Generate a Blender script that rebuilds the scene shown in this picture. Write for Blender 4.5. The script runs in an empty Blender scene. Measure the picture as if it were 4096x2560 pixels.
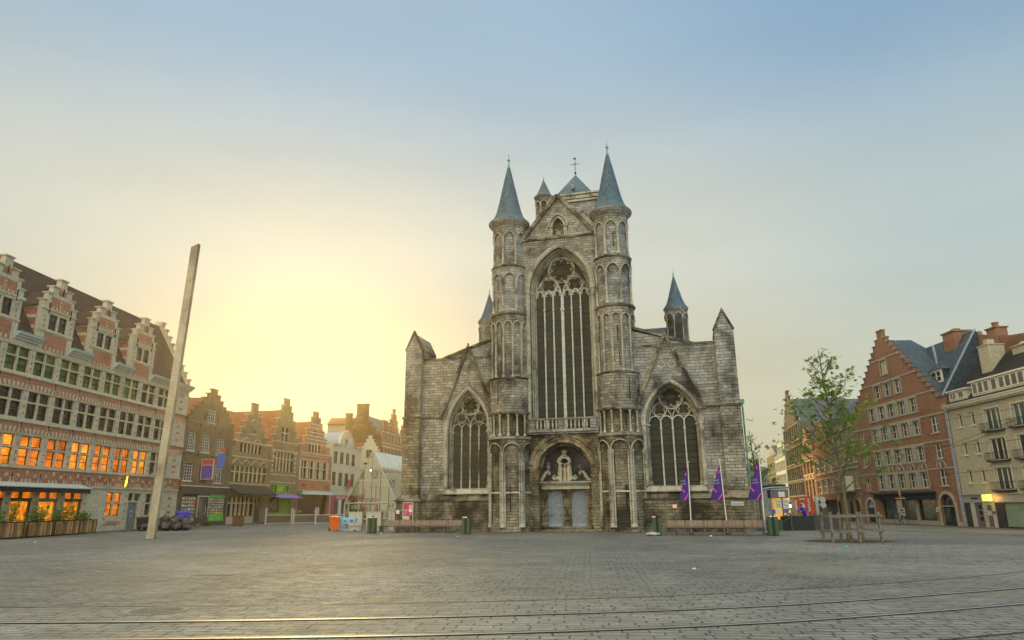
import bpy, bmesh, math, random
from mathutils import Vector, Matrix
from mathutils.geometry import tessellate_polygon
random.seed(7); HAZE=.0005
PI=math.pi; R=math.radians; sin=math.sin; cos=math.cos
sc=bpy.context.scene; COL=sc.collection
# ------------------------------------------------------------------ helpers
def tag(o,label=None,cat=None,group=None,kind=None):
    if label: o['label']=label
    if cat: o['category']=cat
    if group: o['group']=group
    if kind: o['kind']=kind
    return o
def empty(name,loc=(0,0,0),rz=0,label=None,cat=None,group=None):
    o=bpy.data.objects.new(name,None); COL.objects.link(o)
    o.empty_display_size=.3; o.location=loc; o.rotation_euler=(0,0,R(rz))
    return tag(o,label,cat,group)
def copy_tree(o,parent=None):
    c=o.copy(); COL.objects.link(c); c.parent=parent
    for ch in list(o.children): copy_tree(ch,c)
    return c
class MB:
    def __init__(s): s.v=[]; s.f=[]; s.uv=[]; s.M=None
    def V(s,p):
        if s.M is not None: p=s.M@Vector(p)
        s.v.append((p[0],p[1],p[2])); return len(s.v)-1
    def face(s,pts,uv=None,idx=False):
        ids=pts if idx else [s.V(p) for p in pts]
        s.f.append(ids)
        if uv is None:
            P=[Vector(s.v[i]) for i in ids]
            n=Vector((0,0,0))
            for i in range(len(P)):
                a,b=P[i],P[(i+1)%len(P)]
                n+=Vector(((a.y-b.y)*(a.z+b.z),(a.z-b.z)*(a.x+b.x),(a.x-b.x)*(a.y+b.y)))
            if n.length<1e-12: n=Vector((0,0,1))
            n.normalize()
            if abs(n.z)>.95: uv=[(p.x,p.y) for p in P]
            else:
                t=Vector((-n.y,n.x,0)).normalized(); b=n.cross(t)
                if abs(n.z)<.1: uv=[(p.dot(t),p.z) for p in P]
                else: uv=[(p.dot(t),p.dot(b)) for p in P]
        s.uv.append(uv)
    def box(s,x0,x1,y0,y1,z0,z1):
        if x0>x1:x0,x1=x1,x0
        if y0>y1:y0,y1=y1,y0
        if z0>z1:z0,z1=z1,z0
        a=[(x0,y0,z0),(x1,y0,z0),(x1,y1,z0),(x0,y1,z0),(x0,y0,z1),(x1,y0,z1),(x1,y1,z1),(x0,y1,z1)]
        for q in ((0,3,2,1),(4,5,6,7),(0,1,5,4),(1,2,6,5),(2,3,7,6),(3,0,4,7)): s.face([a[i] for i in q])
        return s
    def hexa(s,b,t):
        """b,t: four bottom and four top points, counter-clockwise from above"""
        s.face([b[3],b[2],b[1],b[0]]); s.face(list(t))
        for i in range(4):
            j=(i+1)%4; s.face([b[i],b[j],t[j],t[i]])
        return s
    def poly(s,outer,y0,y1,holes=(),back=True):
        """prism: outline in xz, from y0 (front) to y1"""
        loops=[list(outer)]+[list(h) for h in holes]
        flat=[p for l in loops for p in l]
        tri=tessellate_polygon([[Vector((p[0],p[1],0)) for p in l] for l in loops])
        for t in tri:
            a,b,c=[flat[i] for i in t]
            cr=(b[0]-a[0])*(c[1]-a[1])-(b[1]-a[1])*(c[0]-a[0])
            if abs(cr)<1e-10: continue
            if cr<0: a,b,c=a,c,b
            s.face([(a[0],y0,a[1]),(b[0],y0,b[1]),(c[0],y0,c[1])])
            if back: s.face([(a[0],y1,a[1]),(c[0],y1,c[1]),(b[0],y1,b[1])])
        for k,l in enumerate(loops):
            A=sum(l[i][0]*l[(i+1)%len(l)][1]-l[(i+1)%len(l)][0]*l[i][1] for i in range(len(l)))
            ccw=(A>0)
            for i in range(len(l)):
                a,b=l[i],l[(i+1)%len(l)]
                if (k==0)!=ccw: a,b=b,a
                s.face([(a[0],y0,a[1]),(a[0],y1,a[1]),(b[0],y1,b[1]),(b[0],y0,b[1])])
        return s
    def band(s,inn,out,y0,y1,close=False):
        """moulding between two parallel polylines in xz, extruded y0..y1"""
        n=len(inn); rng=range(n if close else n-1)
        for i in rng:
            j=(i+1)%n
            a,b,c,d=inn[i],inn[j],out[j],out[i]
            s.face([(a[0],y0,a[1]),(b[0],y0,b[1]),(c[0],y0,c[1]),(d[0],y0,d[1])][::-1])
            s.face([(d[0],y0,d[1]),(c[0],y0,c[1]),(c[0],y1,c[1]),(d[0],y1,d[1])][::-1])
            s.face([(b[0],y0,b[1]),(a[0],y0,a[1]),(a[0],y1,a[1]),(b[0],y1,b[1])][::-1])
        return s
    def lathe(s,prof,cx=0,cy=0,n=24,a0=0,a1=360,z=0,uvr=None):
        full=abs(a1-a0)>=359.9
        cols=[]
        for k in range(n if full else n+1):
            a=R(a0+(a1-a0)*k/n)
            cols.append([s.V((cx+r*sin(a),cy-r*cos(a),z+h)) for r,h in prof])
        m=len(cols); L=[0]
        for i in range(1,len(prof)): L.append(L[-1]+math.hypot(prof[i][0]-prof[i-1][0],prof[i][1]-prof[i-1][1]))
        rr=uvr or max(p[0] for p in prof)
        for k in range(n):
            A,B=cols[k],cols[(k+1)%m]
            u0,u1=R((a1-a0)/n*k)*rr,R((a1-a0)/n*(k+1))*rr
            for i in range(len(prof)-1):
                v0,v1=prof[0][1]+L[i],prof[0][1]+L[i+1]
                if prof[i][0]<1e-6: s.face([A[i],B[i+1],A[i+1]],[(u0,v0),(u1,v1),(u0,v1)],True)
                elif prof[i+1][0]<1e-6: s.face([A[i],B[i],A[i+1]],[(u0,v0),(u1,v0),(u0,v1)],True)
                else: s.face([A[i],B[i],B[i+1],A[i+1]],[(u0,v0),(u1,v0),(u1,v1),(u0,v1)],True)
        return s
    def tube(s,path,r,n=6,close=False,cap=True,sq=1.0):
        P=[Vector(p) for p in path]; m=len(P); rings=[]
        up0=None
        for i in range(m):
            a=P[(i-1)%m] if (close or i>0) else P[i]; b=P[(i+1)%m] if (close or i<m-1) else P[i]
            t=(b-a)
            if t.length<1e-9: t=Vector((0,0,1))
            t.normalize()
            up=Vector((0,1,0)) if up0 is None else up0
            if abs(t.dot(up))>.95: up=Vector((1,0,0)) if abs(t.x)<.9 else Vector((0,0,1))
            x=t.cross(up).normalized(); y=x.cross(t).normalized(); up0=y
            ri=r[i] if isinstance(r,(list,tuple)) else r
            rings.append([s.V(P[i]+x*(ri*cos(2*PI*k/n))+y*(ri*sq*sin(2*PI*k/n))) for k in range(n)])
        d=0
        for i in range(m if close else m-1):
            A,B=rings[i],rings[(i+1)%m]; l=(P[(i+1)%m]-P[i]).length
            rr=(r[i] if isinstance(r,(list,tuple)) else r)
            for k in range(n):
                k2=(k+1)%n
                s.face([A[k],B[k],B[k2],A[k2]],[(k*rr,d),(k*rr,d+l),((k+1)*rr,d+l),((k+1)*rr,d)],True)
            d+=l
        if cap and not close:
            s.face(list(rings[0]),[(0,0)]*n,True); s.face(list(rings[-1])[::-1],[(0,0)]*n,True)
        return s
    def sphere(s,c,r,n=10,m=7,sz=1):
        return s.lathe([(r*sin(PI*i/m),-r*sz*cos(PI*i/m)) for i in range(m+1)],c[0],c[1],n,z=c[2])
    def build(s,name,mat,parent=None,smooth=False,loc=None,label=None,rec=True):
        me=bpy.data.meshes.new(name)
        me.from_pydata(s.v,[],s.f)
        uvl=me.uv_layers.new(name='UVMap')
        flat=[c for f in s.uv for p in f for c in p]
        uvl.data.foreach_set('uv',flat)
        mats=mat if isinstance(mat,(list,tuple)) else [mat]
        for m in mats: me.materials.append(m)
        if smooth:
            me.polygons.foreach_set('use_smooth',[True]*len(me.polygons))
            me.set_sharp_from_angle(angle=R(38))
        o=bpy.data.objects.new(name,me); COL.objects.link(o)
        if parent: o.parent=parent
        if loc: o.location=loc
        if label: o['label']=label
        return o
def arch(cx,zs,a,h,t=0,n=12,legs=None):
    """pointed (h>a) or round (h==a) arch: half width a, rise h, offset t outwards"""
    if h<a:  # segmental
        r=(a*a+h*h)/(2*h); th=math.asin(a/r); c=zs+h-r
        pts=[(cx+(r+t)*sin(-th+2*th*i/(2*n)),c+(r+t)*cos(-th+2*th*i/(2*n))) for i in range(2*n+1)]
    else:
        r=(a*a+h*h)/(2*a); c=r-a
        ro=r+t; am=math.acos(c/ro) if c/ro<1 else 0
        right=[(cx-c+ro*cos(am*i/n),zs+ro*sin(am*i/n)) for i in range(n+1)]
        left=[(2*cx-x,z) for x,z in right]
        pts=left+right[::-1][1:]
    if legs is not None: pts=[(pts[0][0],legs)]+pts+[(pts[-1][0],legs)]
    return pts
def circ(cx,cz,r,n=24,a0=0): return [(cx+r*cos(a0+2*PI*i/n),cz+r*sin(a0+2*PI*i/n)) for i in range(n)]
def foil(cx,cz,R0,n,k=6,rot=0):
    """cusped foil outline"""
    pts=[]; rr=R0*sin(PI/n)/(1+sin(PI/n))*1.12; d=R0-rr
    for i in range(n):
        a=rot+2*PI*i/n
        for j in range(k+1):
            b=a-1.75+3.5*j/k
            pts.append((cx+d*cos(a)+rr*cos(b),cz+d*sin(a)+rr*sin(b)))
    return pts
def wall(mb,solids,holes=(),y0=0,y1=.35,capback=False):
    xs=sorted({round(v,4) for s in list(solids)+list(holes) for v in s[:2]})
    zs=sorted({round(v,4) for s in list(solids)+list(holes) for v in s[2:4]})
    def ins(x,z,L): return any(s[0]<x<s[1] and s[2]<z<s[3] for s in L)
    nx,nz=len(xs)-1,len(zs)-1
    K=[[ins((xs[i]+xs[i+1])/2,(zs[j]+zs[j+1])/2,solids) and not ins((xs[i]+xs[i+1])/2,(zs[j]+zs[j+1])/2,holes) for j in range(nz)] for i in range(nx)]
    g=lambda i,j: 0<=i<nx and 0<=j<nz and K[i][j]
    for i in range(nx):
        for j in range(nz):
            if not K[i][j]: continue
            a,b,c,d=xs[i],xs[i+1],zs[j],zs[j+1]
            mb.face([(a,y0,c),(b,y0,c),(b,y0,d),(a,y0,d)])
            if capback: mb.face([(b,y1,c),(a,y1,c),(a,y1,d),(b,y1,d)])
            if not g(i-1,j): mb.face([(a,y1,c),(a,y0,c),(a,y0,d),(a,y1,d)])
            if not g(i+1,j): mb.face([(b,y0,c),(b,y1,c),(b,y1,d),(b,y0,d)])
            if not g(i,j+1): mb.face([(a,y0,d),(b,y0,d),(b,y1,d),(a,y1,d)])
            if not g(i,j-1): mb.face([(a,y1,c),(b,y1,c),(b,y0,c),(a,y0,c)])
    return mb
def steps(x0,x1,z0,z1,n,topw=.5):
    """stepped gable as stacked rectangles; returns solids, cap list"""
    S=[];w=(x1-x0-topw)/2
    for k in range(n):
        ins=w*k/(n-1) if n>1 else 0
        S.append((x0+ins,x1-ins,z0+(z1-z0)*k/n-(.01 if k else 0),z0+(z1-z0)*(k+1)/n))
    return S
def stepcaps(mb,S,y0=-.06,y1=.5,t=.09,o=.07):
    for k,s in enumerate(S):
        nx=S[k+1] if k+1<len(S) else None
        if nx:
            mb.box(s[0]-o,nx[0]-.003,y0,y1,s[3],s[3]+t); mb.box(nx[1]+.003,s[1]+o,y0,y1,s[3],s[3]+t)
        else: mb.box(s[0]-o,s[1]+o,y0,y1,s[3],s[3]+t)
def text(s,size,mat,parent,loc,rot=(90,0,0),name='lettering',ext=.004,align='CENTER',sx=1,label=None):
    cu=bpy.data.curves.new('t','FONT'); cu.body=s; cu.size=size; cu.align_x=align; cu.extrude=ext
    t=bpy.data.objects.new('t',cu); COL.objects.link(t)
    me=bpy.data.meshes.new_from_object(t); bpy.data.objects.remove(t)
    me.materials.clear(); me.materials.append(mat)
    o=bpy.data.objects.new(name,me); COL.objects.link(o); o.parent=parent
    o.location=loc; o.rotation_euler=[R(a) for a in rot]; o.scale=(sx,1,1)
    if label:o['label']=label
    return o
# ------------------------------------------------------------------ materials
class NT:
    def __init__(s,name):
        s.m=bpy.data.materials.new(name); s.m.use_nodes=True; s.t=s.m.node_tree; s.t.nodes.clear()
        s.out=s.n('OutputMaterial'); s.b=s.n('BsdfPrincipled'); s.t.links.new(s.b.outputs[0],s.out.inputs[0])
    def n(s,typ,**k):
        o=s.t.nodes.new('ShaderNode'+typ)
        for a,v in k.items(): setattr(o,a,v)
        return o
    def l(s,a,b): s.t.links.new(a,b)
    def set(s,node,**k):
        for a,v in k.items():
            i=node.inputs[a.replace('_',' ')]
            if isinstance(v,bpy.types.NodeSocket): s.l(v,i)
            else: i.default_value=(*v,1) if isinstance(v,tuple) and len(v)==3 and i.type=='RGBA' else v
    def noise(s,co,scale,detail=4,rough=.55,dist=0,mapping=None):
        if mapping:
            mp=s.n('Mapping'); mp.inputs['Scale'].default_value=mapping; s.l(co,mp.inputs[0]); co=mp.outputs[0]
        n=s.n('TexNoise'); s.set(n,Vector=co,Scale=scale,Detail=detail,Roughness=rough,Distortion=dist); return n.outputs[0]
    def ramp(s,fac,stops):
        r=s.n('ValToRGB'); s.l(fac,r.inputs[0]); e=r.color_ramp.elements
        while len(e)<len(stops): e.new(.5)
        for i,(p,c) in enumerate(stops):
            e[i].position=p; e[i].color=(*c,1) if isinstance(c,tuple) else (c,c,c,1)
        return r.outputs[0]
    def mix(s,fac,a,b,mode='MIX'):
        m=s.n('Mix',data_type='RGBA',blend_type=mode)
        for i,v in ((0,fac),(6,a),(7,b)):
            if isinstance(v,bpy.types.NodeSocket): s.l(v,m.inputs[i])
            else: m.inputs[i].default_value=(*v,1) if isinstance(v,tuple) else v
        return m.outputs[2]
    def math(s,op,a,b=0,c=0):
        m=s.n('Math',operation=op)
        for i,v in enumerate((a,b,c)):
            if isinstance(v,bpy.types.NodeSocket): s.l(v,m.inputs[i])
            else: m.inputs[i].default_value=v
        return m.outputs[0]
    def bump(s,h,dist=.02,strength=1):
        b=s.n('Bump'); s.set(b,Height=h,Distance=dist,Strength=strength); s.l(b.outputs[0],s.b.inputs['Normal']); return b
    def co(s,w='Object'): return s.n('TexCoord').outputs[w]
def plain(name,c,rough=.6,metal=0,var=.25,scale=6,emit=None,es=1,bump=0):
    t=NT(name); co=t.co()
    f=t.noise(co,scale,5)
    col=t.mix(t.ramp(f,[(.3,0.),(.7,1.)]),tuple(x*(1-var) for x in c),tuple(min(1,x*(1+var)) for x in c))
    t.set(t.b,Base_Color=col,Roughness=rough,Metallic=metal)
    if emit: t.set(t.b,Emission_Color=emit,Emission_Strength=es)
    if bump: t.bump(t.noise(co,scale*6,3),bump)
    return t.m
def masonry(name,c1,c2,cm,bw,bh,ms=.012,stain=None,amt=.5,ss=.35,yel=None,rough=.85,bump=.03,wob=.03,fleck=.35,streak=.4,var=None,off=.5,thr=.5,squash=1):
    t=NT(name); uv=t.co('UV'); ob=t.co()
    # wobble so that courses are not ruler-straight
    wn=t.n('TexNoise'); t.set(wn,Vector=uv,Scale=1.7,Detail=2.)
    vs=t.n('VectorMath',operation='SUBTRACT'); t.l(wn.outputs[1],vs.inputs[0]); vs.inputs[1].default_value=(.5,.5,.5)
    vm=t.n('VectorMath',operation='SCALE'); t.l(vs.outputs[0],vm.inputs[0]); vm.inputs[3].default_value=wob*2
    va=t.n('VectorMath',operation='ADD'); t.l(uv,va.inputs[0]); t.l(vm.outputs[0],va.inputs[1])
    bk=t.n('TexBrick'); bk.offset=off; bk.squash=squash; bk.squash_frequency=3
    t.set(bk,Vector=va.outputs[0],Color1=c1,Color2=c2,Mortar=cm,Scale=1.,Mortar_Size=ms,Mortar_Smooth=.3,Bias=0.,Brick_Width=bw,Row_Height=bh)
    col=bk.outputs[0]
    if var:
        b2=t.n('TexBrick'); b2.offset=off; b2.squash=squash; b2.squash_frequency=3
        t.set(b2,Vector=va.outputs[0],Color1=(1,1,1),Color2=(0,0,0),Mortar=(.5,.5,.5),Scale=1.,Mortar_Size=0.,Bias=-.35,Brick_Width=bw,Row_Height=bh)
        n3=t.noise(ob,.9,3)
        col=t.mix(t.math('MULTIPLY',t.ramp(n3,[(.4,0.),(.6,1.)]),t.math('SUBTRACT',1,b2.outputs[0])),col,var)
    f1=t.noise(ob,5,6,.65)
    col=t.mix(1,col,t.ramp(f1,[(.25,1-fleck),(.75,1+fleck*.4)]),'MULTIPLY')
    if yel: col=t.mix(t.math('MULTIPLY',t.ramp(t.noise(ob,.55,4,.6,.6),[(.52,0.),(.66,1.)]),.6),col,yel)
    if stain:
        n1=t.noise(ob,ss,7,.68,.5)
        n2=t.noise(ob,1.6,5,.6,0,(1,1,.18))
        s1=t.math('ADD',t.math('MULTIPLY',n1,1-streak*.5),t.math('MULTIPLY',n2,streak*.5))
        # crust follows joints: mortar gets it first
        s2=t.math('ADD',s1,t.math('MULTIPLY',bk.outputs[1],.05))
        s3=t.math('ADD',s2,t.math('MULTIPLY',f1,.10))
        fac=t.ramp(s3,[(thr+.0,0.),(thr+.13,1.)])
        col=t.mix(t.math('MULTIPLY',fac,amt),col,stain)
    h=t.math('SUBTRACT',t.math('MULTIPLY',t.noise(ob,9,5,.6),.5),bk.outputs[1])
    t.set(t.b,Base_Color=col,Roughness=rough,Specular_IOR_Level=.25)
    t.bump(h,bump)
    return t.m
def glass(name,c=(.012,.015,.018),rough=.09,var=None,curtain=None):
    t=NT(name); ob=t.co(); 
    col=c
    f=t.noise(ob,.8,2)
    col=t.mix(t.ramp(f,[(.4,0.),(.62,1.)]),c,var or tuple(x*2.5 for x in c))
    t.set(t.b,Base_Color=col,Roughness=rough,Specular_IOR_Level=.7)
    t.bump(t.noise(ob,2.2,2),.02,.35)
    return t.m
def leaded(name,c1,c2,lead=(.008,.008,.008),w=.11,h=.14,emit=0,rough=.35,sub=None):
    """small leaded quarries; emit>0 for a lit room behind"""
    t=NT(name); uv=t.co('UV'); ob=t.co()
    bk=t.n('TexBrick'); bk.offset=0.
    t.set(bk,Vector=uv,Color1=c1,Color2=c2,Mortar=lead,Scale=1.,Mortar_Size=.009,Mortar_Smooth=.1,Bias=0.,Brick_Width=w,Row_Height=h)
    col=bk.outputs[0]
    col=t.mix(1,col,t.ramp(t.noise(ob,1.1,3),[(.32,.25),(.66,1.35)]),'MULTIPLY')
    t.set(t.b,Base_Color=col,Roughness=rough)
    if emit:
        t.set(t.b,Emission_Color=col,Emission_Strength=emit)
    t.bump(t.math('ADD',t.noise(ob,14,2),t.math('MULTIPLY',bk.outputs[1],-.5)),.01)
    return t.m
# ------------------------------------------------------------------ camera, world, ground
cam=bpy.data.objects.new('camera',bpy.data.cameras.new('camera')); COL.objects.link(cam); sc.camera=cam
cam.data.sensor_width=36; cam.data.lens=1618/2419*36; cam.data.clip_end=2000
cam.location=(0,0,1.7)
PITCH=math.atan(440/1618)
cam.matrix_world=Matrix.Translation((0,0,1.7))@Matrix.Rotation(PI/2+PITCH,4,'X')@Matrix.Rotation(-R(.5),4,'Z')
SUN_AZ,SUN_EL=-16.5,9.5       # degrees: azimuth from +Y (negative is left), elevation
sd=Vector((sin(R(SUN_AZ))*cos(R(SUN_EL)),cos(R(SUN_AZ))*cos(R(SUN_EL)),sin(R(SUN_EL))))
w=bpy.data.worlds.new('World'); sc.world=w; w.use_nodes=True
wt=w.node_tree; wt.nodes.clear()
def wn(t,**k):
    o=wt.nodes.new('ShaderNode'+t)
    for a,v in k.items(): setattr(o,a,v)
    return o
wl=wt.links.new
wo=wn('OutputWorld'); bg=wn('Background'); wl(bg.outputs[0],wo.inputs[0])
sky=wn('TexSky',sky_type='NISHITA'); sky.sun_disc=False; sky.sun_elevation=R(SUN_EL); sky.sun_rotation=R(SUN_AZ); sky.air_density=1.2; sky.dust_density=2.5; sky.ozone_density=1.5
tc=wn('TexCoord'); sp=wn('SeparateXYZ'); wl(tc.outputs['Generated'],sp.inputs[0])
def wm(op,a,b=0.,c=0.):
    m=wn('Math',operation=op)
    for i,v in enumerate((a,b,c)):
        if isinstance(v,bpy.types.NodeSocket): wl(v,m.inputs[i])
        else: m.inputs[i].default_value=v
    return m.outputs[0]
def wr(f,st):
    r=wn('ValToRGB'); wl(f,r.inputs[0]); e=r.color_ramp.elements
    r.color_ramp.interpolation='EASE'
    while len(e)<len(st): e.new(.5)
    for i,(p,c) in enumerate(st): e[i].position=p; e[i].color=(*c,1) if isinstance(c,tuple) else (c,c,c,1)
    return r.outputs[0]
def wx(f,a,b,mode='MIX'):
    m=wn('Mix',data_type='RGBA',blend_type=mode)
    for i,v in ((0,f),(6,a),(7,b)):
        if isinstance(v,bpy.types.NodeSocket): wl(v,m.inputs[i])
        else: m.inputs[i].default_value=(*v,1) if isinstance(v,tuple) else v
    return m.outputs[2]
# dawn sky: thin high cloud turns cream towards the sun, clear blue away from it
dt=wn('VectorMath',operation='DOT_PRODUCT'); wl(tc.outputs['Generated'],dt.inputs[0]); dt.inputs[1].default_value=tuple(Vector((sd.x,sd.y,.16)).normalized())
ang=wm('MULTIPLY',wm('ARCCOSINE',dt.outputs['Value']),1/PI)      # 0 at the sun, 1 opposite
el=wm('MULTIPLY',sp.outputs[2],1.)
base=wr(el,[(0.,(.64,.66,.55)),(.14,(.60,.73,.71)),(.33,(.36,.575,.70)),(.58,(.10,.285,.53)),(1.,(.10,.2,.4))])
glow=wr(ang,[(0.,.90),(.08,.86),(.17,.76),(.29,.44),(.48,0.)])
warm=wr(el,[(0.,(.58,.49,.26)),(.16,(.66,.60,.40)),(.36,(.76,.74,.60)),(.62,(.46,.60,.70)),(1.,(.30,.42,.58))])
skyc=wx(glow,base,warm)
skn=wx(1.,sky.outputs[0],(.05,.05,.05),'MULTIPLY')
col=wx(.12,skyc,skn)
# sky behind the viewer and overhead brightened as fill for church front and ground
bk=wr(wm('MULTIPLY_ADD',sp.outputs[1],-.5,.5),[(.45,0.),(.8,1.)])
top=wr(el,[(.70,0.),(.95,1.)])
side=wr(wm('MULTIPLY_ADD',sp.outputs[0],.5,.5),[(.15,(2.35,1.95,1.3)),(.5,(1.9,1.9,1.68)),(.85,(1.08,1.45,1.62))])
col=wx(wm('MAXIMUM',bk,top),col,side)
cn=wn('TexNoise'); cmp_=wn('Mapping'); cmp_.inputs['Scale'].default_value=(1.2,1.2,5.); wl(tc.outputs['Generated'],cmp_.inputs[0]); wl(cmp_.outputs[0],cn.inputs[0]); cn.inputs['Scale'].default_value=1.6; cn.inputs['Detail'].default_value=5.
col=wx(1.,col,wr(cn.outputs[0],[(.3,.955),(.7,1.04)]),'MULTIPLY')
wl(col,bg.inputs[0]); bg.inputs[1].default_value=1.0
sun=bpy.data.objects.new('sun',bpy.data.lights.new('sun','SUN')); COL.objects.link(sun)
sun.data.energy=2.75; sun.data.angle=R(12); sun.data.color=(1,.70,.27)
sun.rotation_euler=(-sd).to_track_quat('-Z','Y').to_euler()
sun.location=(0,0,60)
sc.view_settings.view_transform='Standard'; sc.view_settings.look='None'; sc.view_settings.exposure=.08; sc.view_settings.gamma=1
sc.cycles.use_denoising=True; sc.cycles.max_bounces=6; sc.cycles.diffuse_bounces=3; sc.cycles.glossy_bounces=3; sc.cycles.transmission_bounces=6; sc.cycles.transparent_max_bounces=12
sc.cycles.volume_bounces=0; sc.cycles.caustics_reflective=False; sc.cycles.caustics_refractive=False
# --- ground: worn granite setts
def setts(name,c1,c2,cm,bw,bh,rot,tint):
    t=NT(name); ob=t.co()
    mp=t.n('Mapping'); t.l(ob,mp.inputs[0]); mp.inputs['Rotation'].default_value=(0,0,R(rot))
    wnz=t.n('TexNoise'); t.set(wnz,Vector=mp.outputs[0],Scale=.55,Detail=3.)
    vs=t.n('VectorMath',operation='SUBTRACT'); t.l(wnz.outputs[1],vs.inputs[0]); vs.inputs[1].default_value=(.5,.5,.5)
    vm=t.n('VectorMath',operation='SCALE'); t.l(vs.outputs[0],vm.inputs[0]); vm.inputs[3].default_value=.30
    va=t.n('VectorMath',operation='ADD'); t.l(mp.outputs[0],va.inputs[0]); t.l(vm.outputs[0],va.inputs[1])
    bk=t.n('TexBrick'); bk.offset=.43; bk.offset_frequency=2; bk.squash=1.35; bk.squash_frequency=3
    t.set(bk,Vector=va.outputs[0],Color1=c1,Color2=c2,Mortar=cm,Scale=1.,Mortar_Size=.017,Mortar_Smooth=.25,Bias=.0,Brick_Width=bw,Row_Height=bh)
    jn=t.noise(ob,.8,4,.6)                        # joints are deep in places, filled with sand in others
    jf=t.ramp(jn,[(.35,.25),(.60,1.)])
    j=t.math('MULTIPLY',bk.outputs[1],jf)
    plainc=t.mix(t.ramp(t.noise(ob,7,5,.7),[(.3,0.),(.7,1.)]),c2,c1)
    col=t.mix(.55,bk.outputs[0],plainc)
    col=t.mix(j,col,cm)
    col=t.mix(t.math('MULTIPLY',t.ramp(t.noise(ob,.16,5,.6,1.),[(.42,0.),(.62,1.)]),.55),col,tint)
    col=t.mix(1,col,t.ramp(t.noise(ob,.11,4,.65,.8),[(.38,.74),(.62,1.12)]),'MULTIPLY')
    dash=t.math('MULTIPLY',t.ramp(t.noise(mp.outputs[0],1.,4,.6,.3,(2.2,11,1)),[(.53,0.),(.63,1.)]),t.ramp(t.noise(ob,.45,4,.6),[(.38,.15),(.6,1.)]))
    col=t.mix(t.math('MULTIPLY',dash,.62),col,(.045,.042,.034))
    col=t.mix(1,col,t.ramp(t.noise(mp.outputs[0],1.,3,.6,0,(.9,3.5,1)),[(.3,.72),(.7,1.2)]),'MULTIPLY')
    col=t.mix(1,col,t.ramp(t.noise(ob,22,4,.7),[(.2,.55),(.8,1.25)]),'MULTIPLY')
    col=t.mix(t.ramp(t.noise(ob,1.4,7,.72,.4),[(.62,0.),(.72,.35)]),col,(.06,.055,.045))
    t.set(t.b,Base_Color=col,Roughness=t.ramp(t.noise(ob,2.5,3),[(.3,.68),(.7,.88)]),Specular_IOR_Level=.22)
    h=t.math('SUBTRACT',t.math('ADD',t.math('MULTIPLY',t.noise(ob,4.5,4,.6),.8),t.math('MULTIPLY',t.noise(ob,.9,3),.7)),t.math('MULTIPLY',bk.outputs[1],.9))
    t.bump(h,.03)
    return t.m
M_sett=setts('granite_setts',(.265,.27,.245),(.145,.15,.14),(.022,.022,.02),.34,.175,6,(.225,.21,.17))
M_slab=setts('trackbed_slabs',(.265,.27,.245),(.175,.18,.165),(.022,.022,.02),.40,.21,4,(.23,.215,.175))
M_pave=setts('footway_bricks',(.22,.17,.13),(.15,.12,.10),(.05,.045,.04),.22,.11,10,(.14,.12,.10))
def ground(name,pts,z,mat,lab=None):
    m=MB(); tri=tessellate_polygon([[Vector((p[0],p[1],0)) for p in pts]])
    for t in tri:
        q=[pts[i] for i in t]
        if (q[1][0]-q[0][0])*(q[2][1]-q[0][1])-(q[1][1]-q[0][1])*(q[2][0]-q[0][0])<0: q=q[::-1]
        m.face([(p[0],p[1],z) for p in q])
    return tag(m.build(name,mat),kind='structure')
ground('ground',[(-400,-200),(400,-200),(400,600),(-400,600)],0,M_sett)
# ------------------------------------------------------------------ church
RUB=dict(off=.37,squash=1.6)
M_st=masonry('weathered_limestone',(.46,.43,.35),(.235,.225,.19),(.055,.048,.036),.46,.20,.013,stain=(.025,.021,.016),amt=.9,ss=.28,thr=.535,var=(.38,.30,.17),wob=.05,bump=.06,fleck=.5,**RUB)
M_grey=masonry('grey_limestone',(.42,.41,.365),(.235,.235,.215),(.07,.065,.05),.56,.21,.011,stain=(.028,.025,.02),amt=.9,ss=.3,thr=.54,wob=.04,bump=.055,fleck=.45,**RUB)
M_low=masonry('sooted_limestone',(.30,.265,.18),(.14,.125,.09),(.03,.026,.02),.46,.20,.013,stain=(.016,.013,.010),amt=.9,ss=.38,thr=.505,var=(.34,.29,.18),wob=.05,bump=.07,fleck=.5,**RUB)
M_mid=masonry('patched_limestone',(.38,.33,.21),(.16,.14,.10),(.035,.03,.024),.46,.20,.014,stain=(.018,.015,.011),amt=.93,ss=.27,thr=.495,var=(.33,.27,.17),wob=.05,bump=.07,fleck=.5,**RUB)
M_trim=masonry('dressed_stone',(.52,.49,.38),(.40,.37,.29),(.13,.12,.10),.8,.34,.008,stain=(.03,.025,.02),amt=.85,ss=.6,thr=.55,wob=.01,bump=.02)
M_trimd=masonry('blackened_dressed_stone',(.34,.30,.21),(.20,.175,.125),(.05,.043,.033),.7,.3,.008,stain=(.016,.013,.010),amt=.92,ss=.6,thr=.49,wob=.01,bump=.03)
M_trac=masonry('pale_tracery_stone',(.60,.60,.55),(.50,.50,.45),(.2,.2,.18),.9,.55,.005,stain=(.10,.09,.07),amt=.6,ss=.9,thr=.62,wob=.0,bump=.01)
M_slate=masonry('blue_slate',(.095,.17,.215),(.055,.105,.14),(.025,.035,.045),.3,.16,.008,stain=(.17,.18,.15),amt=.45,ss=.6,thr=.6,wob=.01,bump=.02,rough=.55,streak=.2,fleck=.5)
M_slate2=masonry('grey_slate',(.12,.14,.15),(.085,.105,.12),(.04,.045,.05),.3,.16,.008,stain=(.2,.19,.15),amt=.4,ss=.6,thr=.6,wob=.01,bump=.02,rough=.55,streak=.2,fleck=.5)
M_copper=plain('green_copper',(.16,.32,.24),.6,0,.4)
M_lead=plain('lead_flashing',(.24,.30,.36),.5,.2)
M_iron=plain('black_iron',(.02,.02,.02),.5,.6)
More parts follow.
